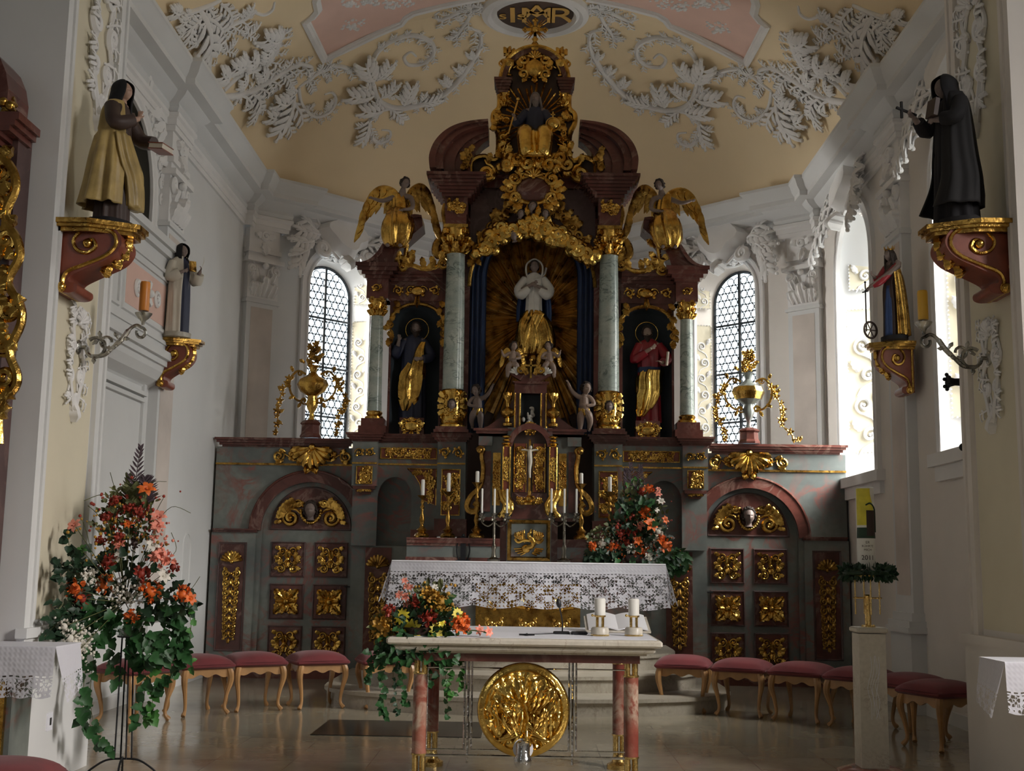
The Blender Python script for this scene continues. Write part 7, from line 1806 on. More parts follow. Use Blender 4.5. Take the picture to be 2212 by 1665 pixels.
# white runner on the stone top
tc_ = MB(); tc_.box(-.84, .80, 7.60, 8.96, .9482, .951); tag(tc_.build('table_runner', 'linen', None, False), 'smooth white cloth lying flat on the stone altar top', 'altar cloth')
ZT2 = .9515
def onT(px, py): p = atZ(px, py, ZT2); return p[0], p[1]
for k, (px, py) in enumerate(((1296, 1369), (1369, 1370))):
    x, y = onT(px, py); y = 7.95+.04*k; x = at(px, py, y)[0]; w = ('left', 'right')[k]
    r = thing('candle_holder', 'low stone and brass candle holder, %s one on the front altar' % w, 'candle holder', (x, y, ZT2), 'candle holders on the front altar')
    mb = MB(); mb.lathe([(.058, 0), (.058, .045), (.05, .055), (0, .055)], 24, T((x, y, ZT2))); mb.build('stone_foot', 'beige_stone', r)
    mb = MB(); mb.lathe([(.06, 0), (.062, .006), (.058, .01)], 24, T((x, y, ZT2)))
    for a in range(4): b = a*PI/2+.5; mb.tube([(x+.026*cos(b), y+.026*sin(b), ZT2+.05), (x+.026*cos(b), y+.026*sin(b), ZT2+.125)], .005, 6)
    mb.lathe([(.0, .12), (.036, .12), (.038, .13), (0, .13)], 20, T((x, y, ZT2))); mb.ell((x-.05, y-.02, ZT2+.13), .009); mb.tube([(x, y, ZT2+.125), (x-.05, y-.02, ZT2+.13)], .004, 5); mb.build('brass_cage', 'brass', r)
    mb = MB(); mb.lathe([(.035, 0), (.036, .10), (.030, .108), (0, .102)], 24, T((x, y, ZT2+.131))); c = mb.build('candle', 'white_wax', None); tag(c, 'stout white candle on the %s holder of the front altar' % w, 'candle', 'stout candles on the front altar')
x = at(1213, 1365, 8.1)[0]; r = thing('microphone', 'black gooseneck microphone on the front altar', 'microphone', (x, 8.1, ZT2))
mb = MB(); mb.cbox((x, 8.1, ZT2+.008), (.11, .09, .016), None, .006); mb.build('base', 'black_plastic', r, False)
mb = MB(); mb.tube(cr([(x+.005, 8.1, ZT2+.01), (x+.005, 8.1, ZT2+.07), (x-.005, 8.08, ZT2+.13), (x-.018, 8.05, ZT2+.175)], 5), .0045, 6); mb.build('gooseneck', 'black_plastic', r)
mb = MB(); mb.ell((x-.022, 8.04, ZT2+.20), (.017, .017, .032), RY(-.2)); mb.build('head', 'black_plastic', r)
x = at(1251, 1366, 8.05)[0]; mb = MB(); mb.cbox((x, 8.05, ZT2+.01), (.11, .06, .02), RZ(.15), .008); tag(mb.build('control_box', 'black_plastic', None, False), 'small flat black box beside the microphone foot', 'device')
mb = MB(); mb.tube(cr([(-.03, 7.95, ZT2+.003), (.05, 7.98, ZT2+.003), (.13, 8.04, ZT2+.003), (.17, 8.08, ZT2+.003)], 6), .003, 5); tag(mb.build('microphone_cable', 'black_plastic', None), 'thin dark cable curling towards the microphone', 'cable')
x = at(1138, 1369, 7.85)[0]; mb = MB(); mb.cbox((x, 7.85, ZT2+.006), (.10, .012, .01)); mb.cbox((x, 7.87, ZT2+.006), (.012, .10, .01)); tag(mb.build('small_cross', 'iron', None, False), 'small dark metal cross lying on the front altar', 'cross')
x = at(1325, 1350, 8.5)[0]; r = thing('book_stand', 'open white mass book on a slanted stand behind the candles', 'book', (x, 8.5, ZT2)); 
mb = MB()
for s in (-1, 1): mb.grid(lambda u, v: (x+.02+s*u*.20, 8.32+v*.33-.02, ZT2+.02+v*.085+.018*sin(PI*u)+.0*u), 10, 2)
mb.build('pages', 'paper', r, thick=.008); mb = MB(); mb.cbox((x+.02, 8.46, ZT2+.05), (.44, .34, .012), RX(.25)); mb.cbox((x+.02, 8.62, ZT2+.045), (.3, .02, .09)); mb.build('stand', 'beige_stone', r, False)
# --- stools
def make_stool():
    r = thing('stool', 'stool', 'stool', (0, 0, 0)); w = .225
    mb = MB(); mb.grid(lambda u, v: ((u-.5)*.53*(1-.04*(2*v-1)**4), (v-.5)*.50*(1-.04*(2*u-1)**4), .455+.085*(1-abs(2*u-1)**2.6)**.5*(1-abs(2*v-1)**2.6)**.5 if 0 < u < 1 and 0 < v < 1 else .455), 20, 20)
    mb.cbox((0, 0, .440), (.53, .50, .05), None, .018); mb.build('cushion', 'velvet', r)
    mb = MB()
    for k in range(4):
        F = RZ(k*PI/2) @ facade((0, -.215, 0)); top = [(-w, .425)]+[(w, .425)]; P = []
        for i in range(33):
            q = i/32; x = lerp(-w, w, q); y = .365-.030*abs(sin(PI*q*1))+.012*cos(6*PI*q)-(.03 if False else 0)+.05*(abs(2*q-1)**3)*-1.2+.018; P.append((x, y))
        mb.strip(P, [(x, .425) for x, _ in P], -.02, 0, F); mb.box(-w, w, .418, .43, 0, .006, F)
    mb.build('apron', 'stool_wood', r, True, angle=35)
    for sx in (-1, 1):
        for sy in (-1, 1):
            mb = MB(); P = [(.205, .425, .030), (.222, .37, .034), (.225, .30, .029), (.205, .20, .020), (.192, .10, .0155), (.196, .05, .016), (.212, .022, .022), (.220, .010, .020)]
            C_ = cr([Vector((sx*a, sy*a*.96, b)) for a, b, c in P], 4); K = len(C_); rr = []
            for i in range(K): f = i/(K-1)*(len(P)-1); j = min(int(f), len(P)-2); rr.append(lerp(P[j][2], P[j+1][2], f-j))
            mb.tube(C_, rr, 8); mb.build('leg', 'stool_wood', r)
    fix_parents(); return r
proto = make_stool(); first = [True]
def place_stool(x, y, a, label):
    if first[0]: o = proto; first[0] = False
    else: o = copy_tree(proto)
    o.location = (x, y, 0); o.rotation_euler = (0, 0, math.radians(a)); o['label'] = label; o['group'] = 'stools with red cushions round the chancel'
def fl(px, Y): return at(px, 1500, Y)[0]
for px, Y, a, lb in ((682, 12.02, 26, 'red cushioned wooden stool at the foot of the left screen door, nearest the slab'), (545, 11.75, 31, 'red cushioned wooden stool in front of the tall left screen panel'), (425, 11.35, 40, 'red cushioned wooden stool just right of the big left bouquet'),
                     (290, 10.75, 58, 'red cushioned wooden stool behind the iron stand of the left bouquet'), (830, 12.15, 18, 'red cushioned wooden stool behind the ivy of the front bouquet'),
                     (1478, 12.25, -14, 'red cushioned wooden stool nearest the altar steps on the right'), (1606, 11.95, -24, 'second red cushioned stool from the steps on the right'), (1735, 11.6, -34, 'third red cushioned stool from the steps on the right'),
                     (1862, 11.15, -46, 'red cushioned stool half behind the Easter candle column'), (1968, 10.55, -60, 'red cushioned stool right behind the nearest right stool'), (2032, 9.95, -66, 'red cushioned stool nearest the right arch pier'),
                     ):
    place_stool(fl(px, Y), Y, a, lb)
place_stool(-2.30, 5.35, 8, 'red cushioned seat cut by the bottom left corner of the picture'); place_stool(2.24, 5.25, -8, 'red cushioned seat cut by the bottom right corner of the picture')
# --- Easter candle on its column
x, Y = 2.385, 8.62; r = thing('candle_column', 'square pale stone column carrying the Easter candle', 'column', (x, Y, 0))
mb = MB(); mb.cbox((x, Y, .51), (.185, .185, .90)); mb.cbox((x, Y, .985), (.215, .215, .035), None, .008); mb.cbox((x, Y, .872), (.188, .188, .006)); mb.build('shaft', 'beige_stone', r, False)
mb = MB(); mb.lathe([(.24, 0), (.24, .035), (.20, .05), (.16, .06)], 8, T((x, Y, 0)) @ RZ(PI/8)); mb.build('foot', 'pink_marble', r, False)
mb = MB(); rg = random.Random(6)
for k in range(5): mb.tube(cr([(x+rg.uniform(-.02, .02)+(.03*sin(k)), Y-.0935, .80-.1*q+rg.uniform(-.02, .02)) for q in range(5)], 3), .0018, 4)
mb.build('engraving', 'linen', r)
r = thing('candle_stand', 'polished brass stand with four rods on the stone column', 'candle stand', (x, Y, 1.003)); mb = MB()
mb.lathe([(.05, 0), (.05, .006), (.022, .012), (.022, .20), (.026, .215), (.02, .225), (0, .225)], 20, T((x, Y, 1.003)))
for a in range(4): b = a*PI/2+.3; mb.ell((x+.045*cos(b), Y+.045*sin(b), 1.012), .008)
mb.tube([(x-.10, Y, 1.203), (x+.10, Y, 1.203)], .006, 6); mb.tube([(x, Y-.10, 1.203), (x, Y+.10, 1.203)], .006, 6); mb.lathe([(.0, .345), (.075, .345), (.08, .36), (0, .36)], 24, T((x, Y, 1.003)))
mb.build('column', 'brass', r)
for dx, dy in ((-.085, 0), (.085, 0), (0, -.085), (0, .085)): mb = MB(); mb.tube([(x+dx, Y+dy, 1.09), (x+dx, Y+dy, 1.372)], .005, 6); mb.build('rod', 'brass', r)
c = thing('easter_candle', 'tall white Easter candle with a yellow and green picture and the year 2011', 'candle', (x, Y, 1.364)); rc = .064; zc0, zc1 = 1.364, AZ(1053, Y, 1885)
mb = MB(); mb.lathe([(rc, 0), (rc, zc1-zc0-.005), (rc-.005, zc1-zc0), (0, zc1-zc0-.004)], 36, T((x, Y, zc0))); mb.build('wax_body', 'white_wax', c)
Zc = lambda py: AZ(py, Y, 1885)
def wrap(pts, off, n=18):   # outline in (angle-ish x, z), wrapped round the candle's front as horizontal strips
    return pts
def patch(name, fn_l, fn_r, za, zb_, mat, off):
    m = MB(); m.grid(lambda u, v: (lambda z, l, r_: (x+(rc+off)*sin(lerp(l, r_, u)), Y-(rc+off)*cos(lerp(l, r_, u)), z))(lerp(za, zb_, v), fn_l(v), fn_r(v)), 14, 14); m.build(name, mat, c, angle=180)
patch('picture_yellow', lambda v: -1.35, lambda v: .55+.25*sin(v*5), Zc(1135), Zc(1056), 'petal_yellow', .0012)
patch('picture_green', lambda v: -1.45+.1*v, lambda v: 1.3-.5*v, Zc(1163), Zc(1140), 'leaf_dark', .0018)
patch('picture_tower', lambda v: -.15, lambda v: .95, Zc(1158), Zc(1103), 'habit_brown', .0024)
m = MB(); m.tube(cr([(x+(rc+.002)*sin(a), Y-(rc+.002)*cos(a), Zc(py)) for a, py in ((-.2, 1092), (.3, 1088), (.8, 1096), (1.05, 1108), (1.05, 1150))], 5), .006, 6); m.build('picture_arch', 'leaf_dark', c)
for s_, py, sz in (('ER', 1172, .026), ('RÜHRTE', 1180, .022), ('MICH', 1188, .022), ('2011', 1205, .046)):
    o = text_mesh(s_, sz, facade((x-.005, Y-rc-.001, Zc(py))), 'habit_brown', 'lettering', c, .0006)
    for v in o.data.vertices:
        a = (v.co.x-x)/rc; v.co.x = x+(rc+.0015)*sin(a); v.co.y = Y-(rc+.0015)*cos(a)
# --- wall sconces with pewter arms
def sconce(sx):
    nm = 'left' if sx < 0 else 'right'; X = sx*XA; Yw = 7.92; zw = 2.80; r = thing('wall_sconce', 'scrolled pewter sconce arm on the %s arch pier' % nm, 'sconce', (X, Yw, zw))
    F = facade((X, Yw, zw), (-sx, 0, 0)); D = Matrix(((0, 0, 1, 0), (0, 1, 0, 0), (-1, 0, 0, 0), (0, 0, 0, 1)))
    # arm plane: local x out from the wall, y up
    K = Matrix(((-sx, 0, 0, X), (0, 0, -1, Yw), (0, 1, 0, zw), (0, 0, 0, 1)))
    m = MB(); m.ell(K @ Vector((.01, 0, 0)), (.02, .04, .05)); m.tube([K @ Vector((0, 0, 0)), K @ Vector((.06, .0, 0))], .014, 8); m.build('wall_mount', 'pewter', r)
    m = MB()
    m.tube([K @ Vector((.125+.065*cos(a), -.0+.065*sin(a), 0)) for a in [PI+2*PI*k/22 for k in range(20)]], [.013]*20, 7)
    m.tube([K @ Vector((.195+.038*cos(a), .035+.038*sin(a), 0)) for a in [2*PI*k/16 for k in range(15)]], .010, 7)
    S = [(.10, -.06, 0), (.18, -.055, 0), (.24, .0, 0), (.30, .06, 0), (.345, .125, 0), (.39, .155, 0), (.425, .14, 0)]
    m.tube(cr([K @ Vector(p) for p in S], 5), [.014]*12+[.018]*8+[.012]*11, 7)
    m.tube([K @ Vector((.425+.030*cos(a), .105+.034*sin(a), 0)) for a in [PI/2-2*PI*k/16 for k in range(14)]], .011, 7)
    for b, a in (((.22, -.01), .3), ((.30, .06), 0), ((.16, .06), 1.8), ((.12, -.06), -1.5), ((.1, .02), .5), ((.28, .06), 2.2)): leaf(m, K @ T((0, 0, .005)), b, a, .06, .03, 2, .2, .6, 2)
    m.build('arm', 'pewter', r)
    p = K @ Vector((.435, .155, 0)); m = MB(); m.lathe([(.010, 0), (.012, .02), (.022, .035), (.034, .045), (.056, .075), (.058, .082), (.02, .075), (.008, .075), (.007, .10)], 16, T(p)); m.build('drip_cup', 'pewter', r)
    c = MB(); c.lathe([(.0325, 0), (.034, .005), (.034, .185), (.030, .20), (0, .20)], 24, T(p+Vector((0, 0, .098)))); tag(c.build('candle', 'amber_wax' if sx < 0 else 'amber_wax_lit', None), 'thick amber candle on the %s wall sconce' % nm, 'candle')
sconce(-1); sconce(1)
m = MB(); p = at(2084, 825, 8.46); K = T((XA-.02, YA1+.015, p[2])) @ RY(-PI/2)
m.lathe([(.028, -.02), (.026, .03), (.035, .06), (.055, .08), (.05, .075)], 12, K)
for k in range(6): a = PI/3*k; m.ell(K @ Vector((.052*cos(a), .052*sin(a), .085)), .014)
tag(m.build('candle_socket', 'iron', None), 'dark flared iron candle socket jutting from the right arch pier before the window', 'candle socket')
m = MB(); p = at(2085, 966, 8.46); m.ell((XA-.015, YA1+.0, p[2]), .028); tag(m.build('iron_knob', 'iron', None), 'small round dark knob on the right arch pier edge beside the window sill', 'knob')
# --- side altars at the arch piers
def side_altar(sx):
    nm = 'left' if sx < 0 else 'right'; X0 = 2.93; r = thing('side_altar', '%s side altar of grey marble with a gold framed front panel' % nm, 'side altar', (sx*3.6, 7.1, 0))
    m = MB(); bx(m, sx, X0, 4.4, 0, .86, -.28, 0, FA(7.0)); m.build('altar_block', 'grey_marble' if sx < 0 else 'dark_marble', r, False)
    m = MB(); F = FA(7.0); bx(m, sx, X0+.05, 4.2, .1, .66, 0, .01, F); p = m.build('front_panel', 'red_marble', r, False)
    m = MB(); m.sweep([(0, 0), (0, .03), (.03, .04), (.05, 0)], [F @ Vector((sx*x, y, 0)) for x, y in ((X0+.03, .06), (X0+.03, .70), (4.25, .70), (4.25, .06))], up=(0, -1, 0), closed=True, flip=sx); m.build('panel_frame', 'gold', p, False)
    m = MB()
    for k in range(4): relief(m, F @ T((sx*(X0+.25+.28*k), .38, .015)), .2, .5, 'fill', random.Random(k))
    m.build('panel_carving', 'gold_bright', p)
    c = thing('altar_cloth', 'white lace trimmed cloth on the %s side altar' % nm, 'altar cloth', (sx*3.4, 6.9, .9))
    xa = 2.66; m = MB(); bx(m, sx, xa, 4.5, .895, .903, -.29, .10, FA(7.0)); m.build('top', 'linen', c, False)
    cloth('front_drop', lambda u, v: (sx*lerp(xa, 4.5, u), 6.895-.02*v-.008*sin(u*31)*v, .90-v*(.27+.012*abs(sin(u*50)))), 90, 12, lambda u, v: (u*1.9, (1-v)*.27), 'lace_fine', c)
    cloth('side_drop', lambda u, v: (sx*(xa-.03*v-.05*v*(1-u)), 6.895+u*.38+.01*v, .90-v*(.30-.06*u+.012*abs(sin(u*16)))), 30, 12, lambda u, v: (u*.4, (1-v)*.27), 'lace_fine', c)
side_altar(-1); side_altar(1)
# gilded frame of the left side altarpiece at the edge of the picture
r = thing('side_altarpiece', 'edge of a gilded and dark red altarpiece at the far left of the picture', 'altarpiece', (-3.3, 7.1, .95)); Ye = 7.02; FE = FA(Ye); E_ = lambda px, py: A(px, py, Ye)
m = MB(); m.box(-4.3, E_(15, 500)[0], .9, E_(0, 240)[1], -.26, -.06, FE); m.build('back_panel', 'dark_marble', r, False)
m = MB(); rr = [(E_(px, py)) for px, py in ((-60, 120), (-20, 116), (0, 122), (16, 140), (28, 170), (33, 205), (30, 232))]; ri = [(E_(px, py)) for px, py in ((-60, 190), (-30, 190), (-14, 196), (-6, 205), (0, 215), (2, 225), (2, 232))]
m.strip(rr, ri, -.2, .1, FE); z_ = E_(20, 318)[1]; 
for k, (a, b, e) in enumerate(((318, 306, 8), (306, 296, 18), (296, 284, 38), (284, 272, 48), (272, 256, 56))): m.box(-4.3, E_(e, 300)[0], E_(20, a)[1], E_(20, b)[1], -.2, .12, FE)
m.build('cornice', 'red_marble', r, False)
m = MB(); rg = random.Random(5)
for k, (px, py, q) in enumerate(((14, 370, 1), (8, 440, -1), (24, 520, 1), (18, 600, 1), (30, 672, -1), (22, 745, 1), (20, 815, 1), (2, 870, -1))):
    x_, z_ = E_(px, py); vol(m, FE, (x_-.025, z_), .072, 1.5, q, rg.uniform(0, 6), .30)
    for j in range(3): leaf(m, FE, (x_-.06, z_+rg.uniform(-.06, .06)), rg.uniform(-1.6, 1.6), .15, .09, 3, .3, .6, 3)
P = cr([FE @ Vector((*E_(px, py), .02)) for px, py in ((0, 330), (30, 370), (36, 410), (14, 470), (40, 520), (44, 560), (20, 610), (46, 660), (48, 700), (24, 760), (40, 810), (34, 840), (2, 880), (2, 960))], 4); m.tube(P, .028, 7)
for px, py in ((5, 240), (25, 236), (40, 244)): m.ell(FE @ Vector((*E_(px, py), .12)), .03)
leaf(m, FE, E_(10, 250), PI/2-.5, .14, .1, 3, .3, .6, 3); m.build('gilded_scrolls', 'gold', r)
m = MB(); F = facade((0, YA0+.0, 0)); x_, z_ = A(108, 1558, 7.3); m.box(-XA-.0+.0, -XA+.001, 0, .001, 0, .001, F) if False else None
Fp = facade((-XA+.05, 7.75, A(108, 1558, 7.75)[1]), (1, 0, 0)); m.cbox(Fp @ Vector((0, 0, .004)), (.008, .085, .11)); r = thing('wall_socket', 'white power socket low on the left arch pier', 'socket', Fp @ Vector((0, 0, 0))); m.build('plate', 'linen', r, False)
m = MB(); m.cbox(Fp @ Vector((.005, 0, .009)), (.004, .022, .045)); m.build('slot', 'black_plastic', r, False)
# ================================================================ FLOWERS
def lf(mb, p, d, n, L, W, kind='ivy'):
    """a single leaf with a folded midrib"""
    d = Vector(d).normalized(); n = Vector(n); n = (n-d*n.dot(d)); n = n.normalized() if n.length > 1e-4 else d.orthogonal().normalized(); s = d.cross(n)
    if kind == 'ivy': O = [(0, 0), (.05, .42), (.28, .50), (.40, .34), (.62, .40), (1, 0)]
    elif kind == 'round': O = [(0, 0), (.1, .40), (.4, .55), (.75, .38), (1, 0)]
    else: O = [(0, 0), (.25, .30), (.55, .34), (.8, .2), (1, 0)]
    p = Vector(p); vs = []
    for a, b in O: vs.append(p+d*a*L+n*(-.18*L*a*a))
    k = len(O)
    for sg in (-1, 1):
        for a, b in O[1:-1]: vs.append(p+d*a*L+s*(sg*b*W)+n*(W*.16-.18*L*a*a))
    fs = []
    for q, sg in enumerate((-1, 1)):
        o = k+q*(k-2); side = [0]+[o+i for i in range(k-2)]+[k-1]
        for i in range(k-1):
            f = [i, side[i], side[i+1], i+1]; f = list(dict.fromkeys(f))
            if len(f) > 2: fs.append(tuple(f if sg > 0 else f[::-1]))
    mb.add(vs, fs)
def rdir(rg): 
    v = Vector((rg.gauss(0, 1), rg.gauss(0, 1), rg.gauss(0, 1))); return v.normalized()
def ivy(mb, st, P, rg, L=.05, n=14, kind='ivy'):
    C_ = cr(P, 5); st.tube(C_, .0022, 4)
    for k in range(n):
        p = C_[min(len(C_)-1, int((k+.5)/n*len(C_)))]; lf(mb, p, Vector((rg.uniform(-1, 1), rg.uniform(-1, .4), rg.uniform(-1.1, .2))), (rg.uniform(-.5, .5), -1, .4), L*rg.uniform(.7, 1.25), L*rg.uniform(.7, 1.2), kind)
def bloom(name, p, d, r, mat, parent, kind, rg):
    m = MB(); d = Vector(d).normalized(); M = frame(p, d.orthogonal(), d)
    if kind == 'lily':
        for k in range(6):
            a = PI/3*k+rg.uniform(-.2, .2); P = [M @ Vector((cos(a)*r*t, sin(a)*r*t, r*(.75*t**.6-.45*t**3))) for t in (.05, .35, .7, 1)]
            s = (M.to_3x3() @ Vector((-sin(a), cos(a), 0)))
            for i in range(3):
                w0, w1 = r*(.10, .27, .24, .03)[i], r*(.10, .27, .24, .03)[i+1]; m.add([P[i]-s*w0, P[i]+s*w0, P[i+1]+s*w1, P[i+1]-s*w1], [(0, 1, 2, 3)])
        m.ell(M @ Vector((0, 0, r*.35)), r*.12, nu=6, nv=5)
    elif kind == 'daisy':
        for k in range(11):
            a = 2*PI*k/11; s = M.to_3x3() @ Vector((-sin(a), cos(a), 0)); P = [M @ Vector((cos(a)*r*t, sin(a)*r*t, r*z)) for t, z in ((.22, .05), (.65, .16), (1, .04))]
            m.add([P[0]-s*r*.1, P[0]+s*r*.1, P[1]+s*r*.21, P[2]+s*r*.06, P[2]-s*r*.06, P[1]-s*r*.21], [(0, 1, 2, 5), (5, 2, 3, 4)])
    else:   # full head of many florets
        for k in range(26):
            q = rdir(rg); q.z = abs(q.z)*.8; c = M @ (q*r*.7); lf(m, c, M.to_3x3() @ q+rdir(rg)*.5, rdir(rg), r*.55, r*.42, 'round')
        m.ell(M @ Vector((0, 0, r*.15)), r*.55, nu=8, nv=6)
    o = m.build(name, mat, parent, angle=180)
    if kind == 'daisy': c = MB(); c.ell(M @ Vector((0, 0, r*.08)), (r*.27, r*.27, r*.12), M.to_3x3().to_4x4(), 10, 6); c.build('flower_centre', 'leaf_dark', o)
    return o
def arrangement(nm, label, base, cmap, spec, seed):
    """cmap: pixel -> world point on the bouquet's plane; spec lists what grows where"""
    rg = random.Random(seed); r = thing(nm, label, 'bouquet', base)
    P = lambda px, py, dy=0: Vector(cmap(px, py))+Vector((0, dy, 0))
    lay = {k: MB() for k in ('leaf_green', 'leaf_dark', 'leaf_wild', 'leaf_light', 'stem')}
    for mat, pts, n, L, spread, kind in spec['leaves']:
        for (px, py, rx, ry) in pts:
            for k in range(n):
                a = rg.uniform(0, 2*PI); q = rg.random()**.5; p = P(px+rx*q*cos(a), py+ry*q*sin(a), rg.uniform(-spread, spread)); c = P(*spec['heart'])
                d = (p-c).normalized()+rdir(rg)*.8+Vector((0, -.3, -.15)); lf(lay[mat], p, d, (rg.uniform(-.6, .6), -1, .5), L*rg.uniform(.6, 1.3), L*rg.uniform(.5, 1.1), kind)
    for pts, L, n, mat, kind in spec['vines']: ivy(lay[mat], lay['stem'], [P(*q) for q in pts], rg, L, n, kind)
    for pts in spec['grass']: lay['stem'].tube(cr([P(*q) for q in pts], 5), [.0035]*5+[.0022]*(5*(len(pts)-2))+[.001] if False else .0024, 4)
    c = P(*spec['heart'])
    names = {'leaf_green': 'green_leaves', 'leaf_dark': 'dark_leaves', 'leaf_wild': 'filler_sprigs', 'leaf_light': 'light_leaves', 'stem': 'stems'}
    for (px, py, rad, mat, kind) in spec['blooms']:
        p = P(px, py, -spec.get('front', .10)*rg.uniform(.5, 1)); d = (p-c); d.z *= .6; d = d.normalized()+Vector((rg.uniform(-.3, .3), -1.0, .25)); bloom('blossom', p, d, rad*spec.get('bs', 1.2), mat, r, kind, rg)
        lay['stem'].tube([p, p.lerp(c, .5), c], .003, 4)
    for k, m in lay.items():
        if m.v: o = m.build(names[k], 'leaf_wild' if k == 'stem' else k, r, angle=180); o['kind'] = 'stuff'
    for (px, py, w, h, n, mat) in spec.get('filler', []):
        m = MB()
        for k in range(n): p = P(px+rg.gauss(0, w), py+rg.gauss(0, h), rg.uniform(-.14, -.02)); m.ell(p, rg.uniform(.006, .013), nu=5, nv=3)
        o = m.build('filler_blossoms', mat, r, angle=180); o['kind'] = 'stuff'
    for pts, mat in spec.get('plumes', []):
        m = MB(); C_ = cr([P(*q) for q in pts], 8); m.tube(C_, .003, 4); K = len(C_)
        for k, p in enumerate(C_):
            t = k/K
            for s in (-1, 1): lf(m, p, Vector((s*(.9-.5*t), rg.uniform(-.4, .2), .55+.3*t)), (0, -1, .2), .13*(1-t*.75), .022, 'long')
        m.build('grass_plume', mat, r, angle=180)
    return r
# big bouquet on the iron stand, left
YB = 8.02; cb = lambda px, py: at(px, py, YB-.62*max(0, min(1, (235-px)/140)))
bl = [(327, 1062, .055, 'petal_orange', 'lily'), (350, 1120, .05, 'petal_pink', 'lily'), (352, 1140, .045, 'petal_pink', 'lily'), (180, 1138, .045, 'petal_pink', 'lily'), (372, 1212, .05, 'petal_pink', 'full'), (358, 1200, .04, 'petal_pink', 'lily'), (385, 1225, .035, 'petal_red', 'full'),
      (262, 1085, .035, 'petal_red', 'full'), (290, 1100, .035, 'petal_red', 'full'), (312, 1110, .035, 'petal_red', 'full'), (245, 1120, .035, 'petal_red', 'full'), (272, 1180, .04, 'petal_pink', 'lily'), (268, 1205, .045, 'petal_white', 'lily'), (290, 1135, .035, 'petal_orange', 'lily'),
      (182, 1272, .055, 'petal_orange', 'full'), (240, 1262, .055, 'petal_orange', 'full'), (336, 1278, .06, 'petal_orange', 'full'), (402, 1284, .05, 'petal_orange', 'full'), (190, 1292, .045, 'petal_red', 'full'), (246, 1215, .05, 'petal_red', 'full'), (318, 1240, .045, 'petal_red', 'full'), (420, 1292, .04, 'petal_orange', 'lily'),
      (205, 1240, .03, 'petal_white', 'full'), (340, 1180, .045, 'petal_white', 'lily'), (366, 1245, .045, 'petal_white', 'lily'), (295, 1328, .04, 'petal_orange', 'full'), (345, 1205, .035, 'petal_pink', 'lily'), (192, 1190, .035, 'leaf_light', 'lily'), (268, 1165, .035, 'petal_red', 'full'), (230, 1170, .035, 'petal_red', 'full'), (300, 1175, .035, 'habit_brown', 'full'),
      (168, 1375, .045, 'petal_white', 'full'), (185, 1398, .04, 'petal_white', 'full'), (176, 1416, .04, 'petal_white', 'full'), (160, 1350, .035, 'petal_white', 'full')]
spec = dict(heart=(270, 1300), front=.16, blooms=bl,
    leaves=[('leaf_wild', [(270, 1130, 62, 55), (285, 1085, 45, 35)], 170, .05, .12, 'long'), ('leaf_dark', [(265, 1200, 75, 70), (265, 1250, 95, 50), (190, 1300, 60, 45), (360, 1300, 60, 40), (165, 1235, 30, 40), (160, 1345, 40, 35)], 60, .065, .15, 'ivy'),
            ('leaf_green', [(330, 1345, 60, 45), (215, 1345, 40, 40), (250, 1330, 60, 35), (350, 1400, 30, 40)], 34, .08, .15, 'ivy')],
    vines=[([(200, 1250), (170, 1210), (150, 1180), (146, 1142)], .055, 12, 'leaf_dark', 'round'), ([(200, 1260), (165, 1245), (135, 1220), (122, 1208)], .05, 8, 'leaf_dark', 'round'), ([(180, 1320), (150, 1330), (120, 1350), (96, 1375)], .05, 14, 'leaf_dark', 'round'), ([(170, 1310), (150, 1300), (130, 1310), (118, 1340)], .05, 9, 'leaf_dark', 'round'),
           ([(210, 1380), (200, 1440), (195, 1520), (215, 1600), (235, 1615)], .07, 22, 'leaf_green', 'ivy'), ([(190, 1400), (182, 1470), (180, 1540), (205, 1580)], .08, 16, 'leaf_green', 'ivy'), ([(240, 1370), (245, 1430), (250, 1470)], .085, 9, 'leaf_green', 'ivy'), ([(310, 1370), (308, 1430), (312, 1500), (298, 1560)], .085, 14, 'leaf_green', 'ivy'),
           ([(330, 1380), (325, 1450), (330, 1530), (320, 1545)], .08, 16, 'leaf_light', 'ivy'), ([(350, 1370), (365, 1400), (385, 1440), (350, 1470), (340, 1490)], .08, 22, 'leaf_green', 'ivy'), ([(370, 1340), (392, 1370), (395, 1410)], .10, 14, 'leaf_green', 'ivy'), ([(400, 1300), (412, 1340), (410, 1400), (412, 1440)], .05, 8, 'leaf_light', 'ivy'), ([(290, 1360), (285, 1400), (300, 1420)], .10, 8, 'leaf_green', 'ivy')],
    grass=[[(280, 1100), (230, 1068), (182, 1081)], [(300, 1090), (320, 1045), (360, 1040)], [(270, 1100), (250, 1060), (238, 1020)], [(240, 1150), (210, 1110), (190, 1092)], [(330, 1140), (370, 1095), (412, 1108)], [(330, 1120), (345, 1090), (353, 1076)], [(340, 1220), (380, 1190), (370, 1150)], [(290, 1080), (300, 1050), (310, 1030)], [(200, 1220), (190, 1160), (176, 1118)], [(380, 1290), (410, 1275), (432, 1245)]],
    filler=[(285, 1280, 26, 18, 150, 'petal_white'), (200, 1245, 10, 9, 60, 'petal_white'), (180, 1380, 17, 22, 160, 'petal_white'), (290, 1110, 40, 26, 130, 'petal_red'), (265, 1150, 40, 30, 120, 'ochre_bloom'), (345, 1160, 12, 20, 60, 'petal_pink')],
    plumes=[([(292, 1100), (293, 1040), (304, 968)], 'seed_purple'), ([(310, 1090), (316, 1050), (313, 1035)], 'seed_purple'), ([(280, 1100), (282, 1060), (278, 1030)], 'leaf_wild')])
b1 = arrangement('bouquet', 'tall autumn bouquet with orange lilies and trailing ivy on a black iron stand', cb(275, 1345), cb, spec, 4)
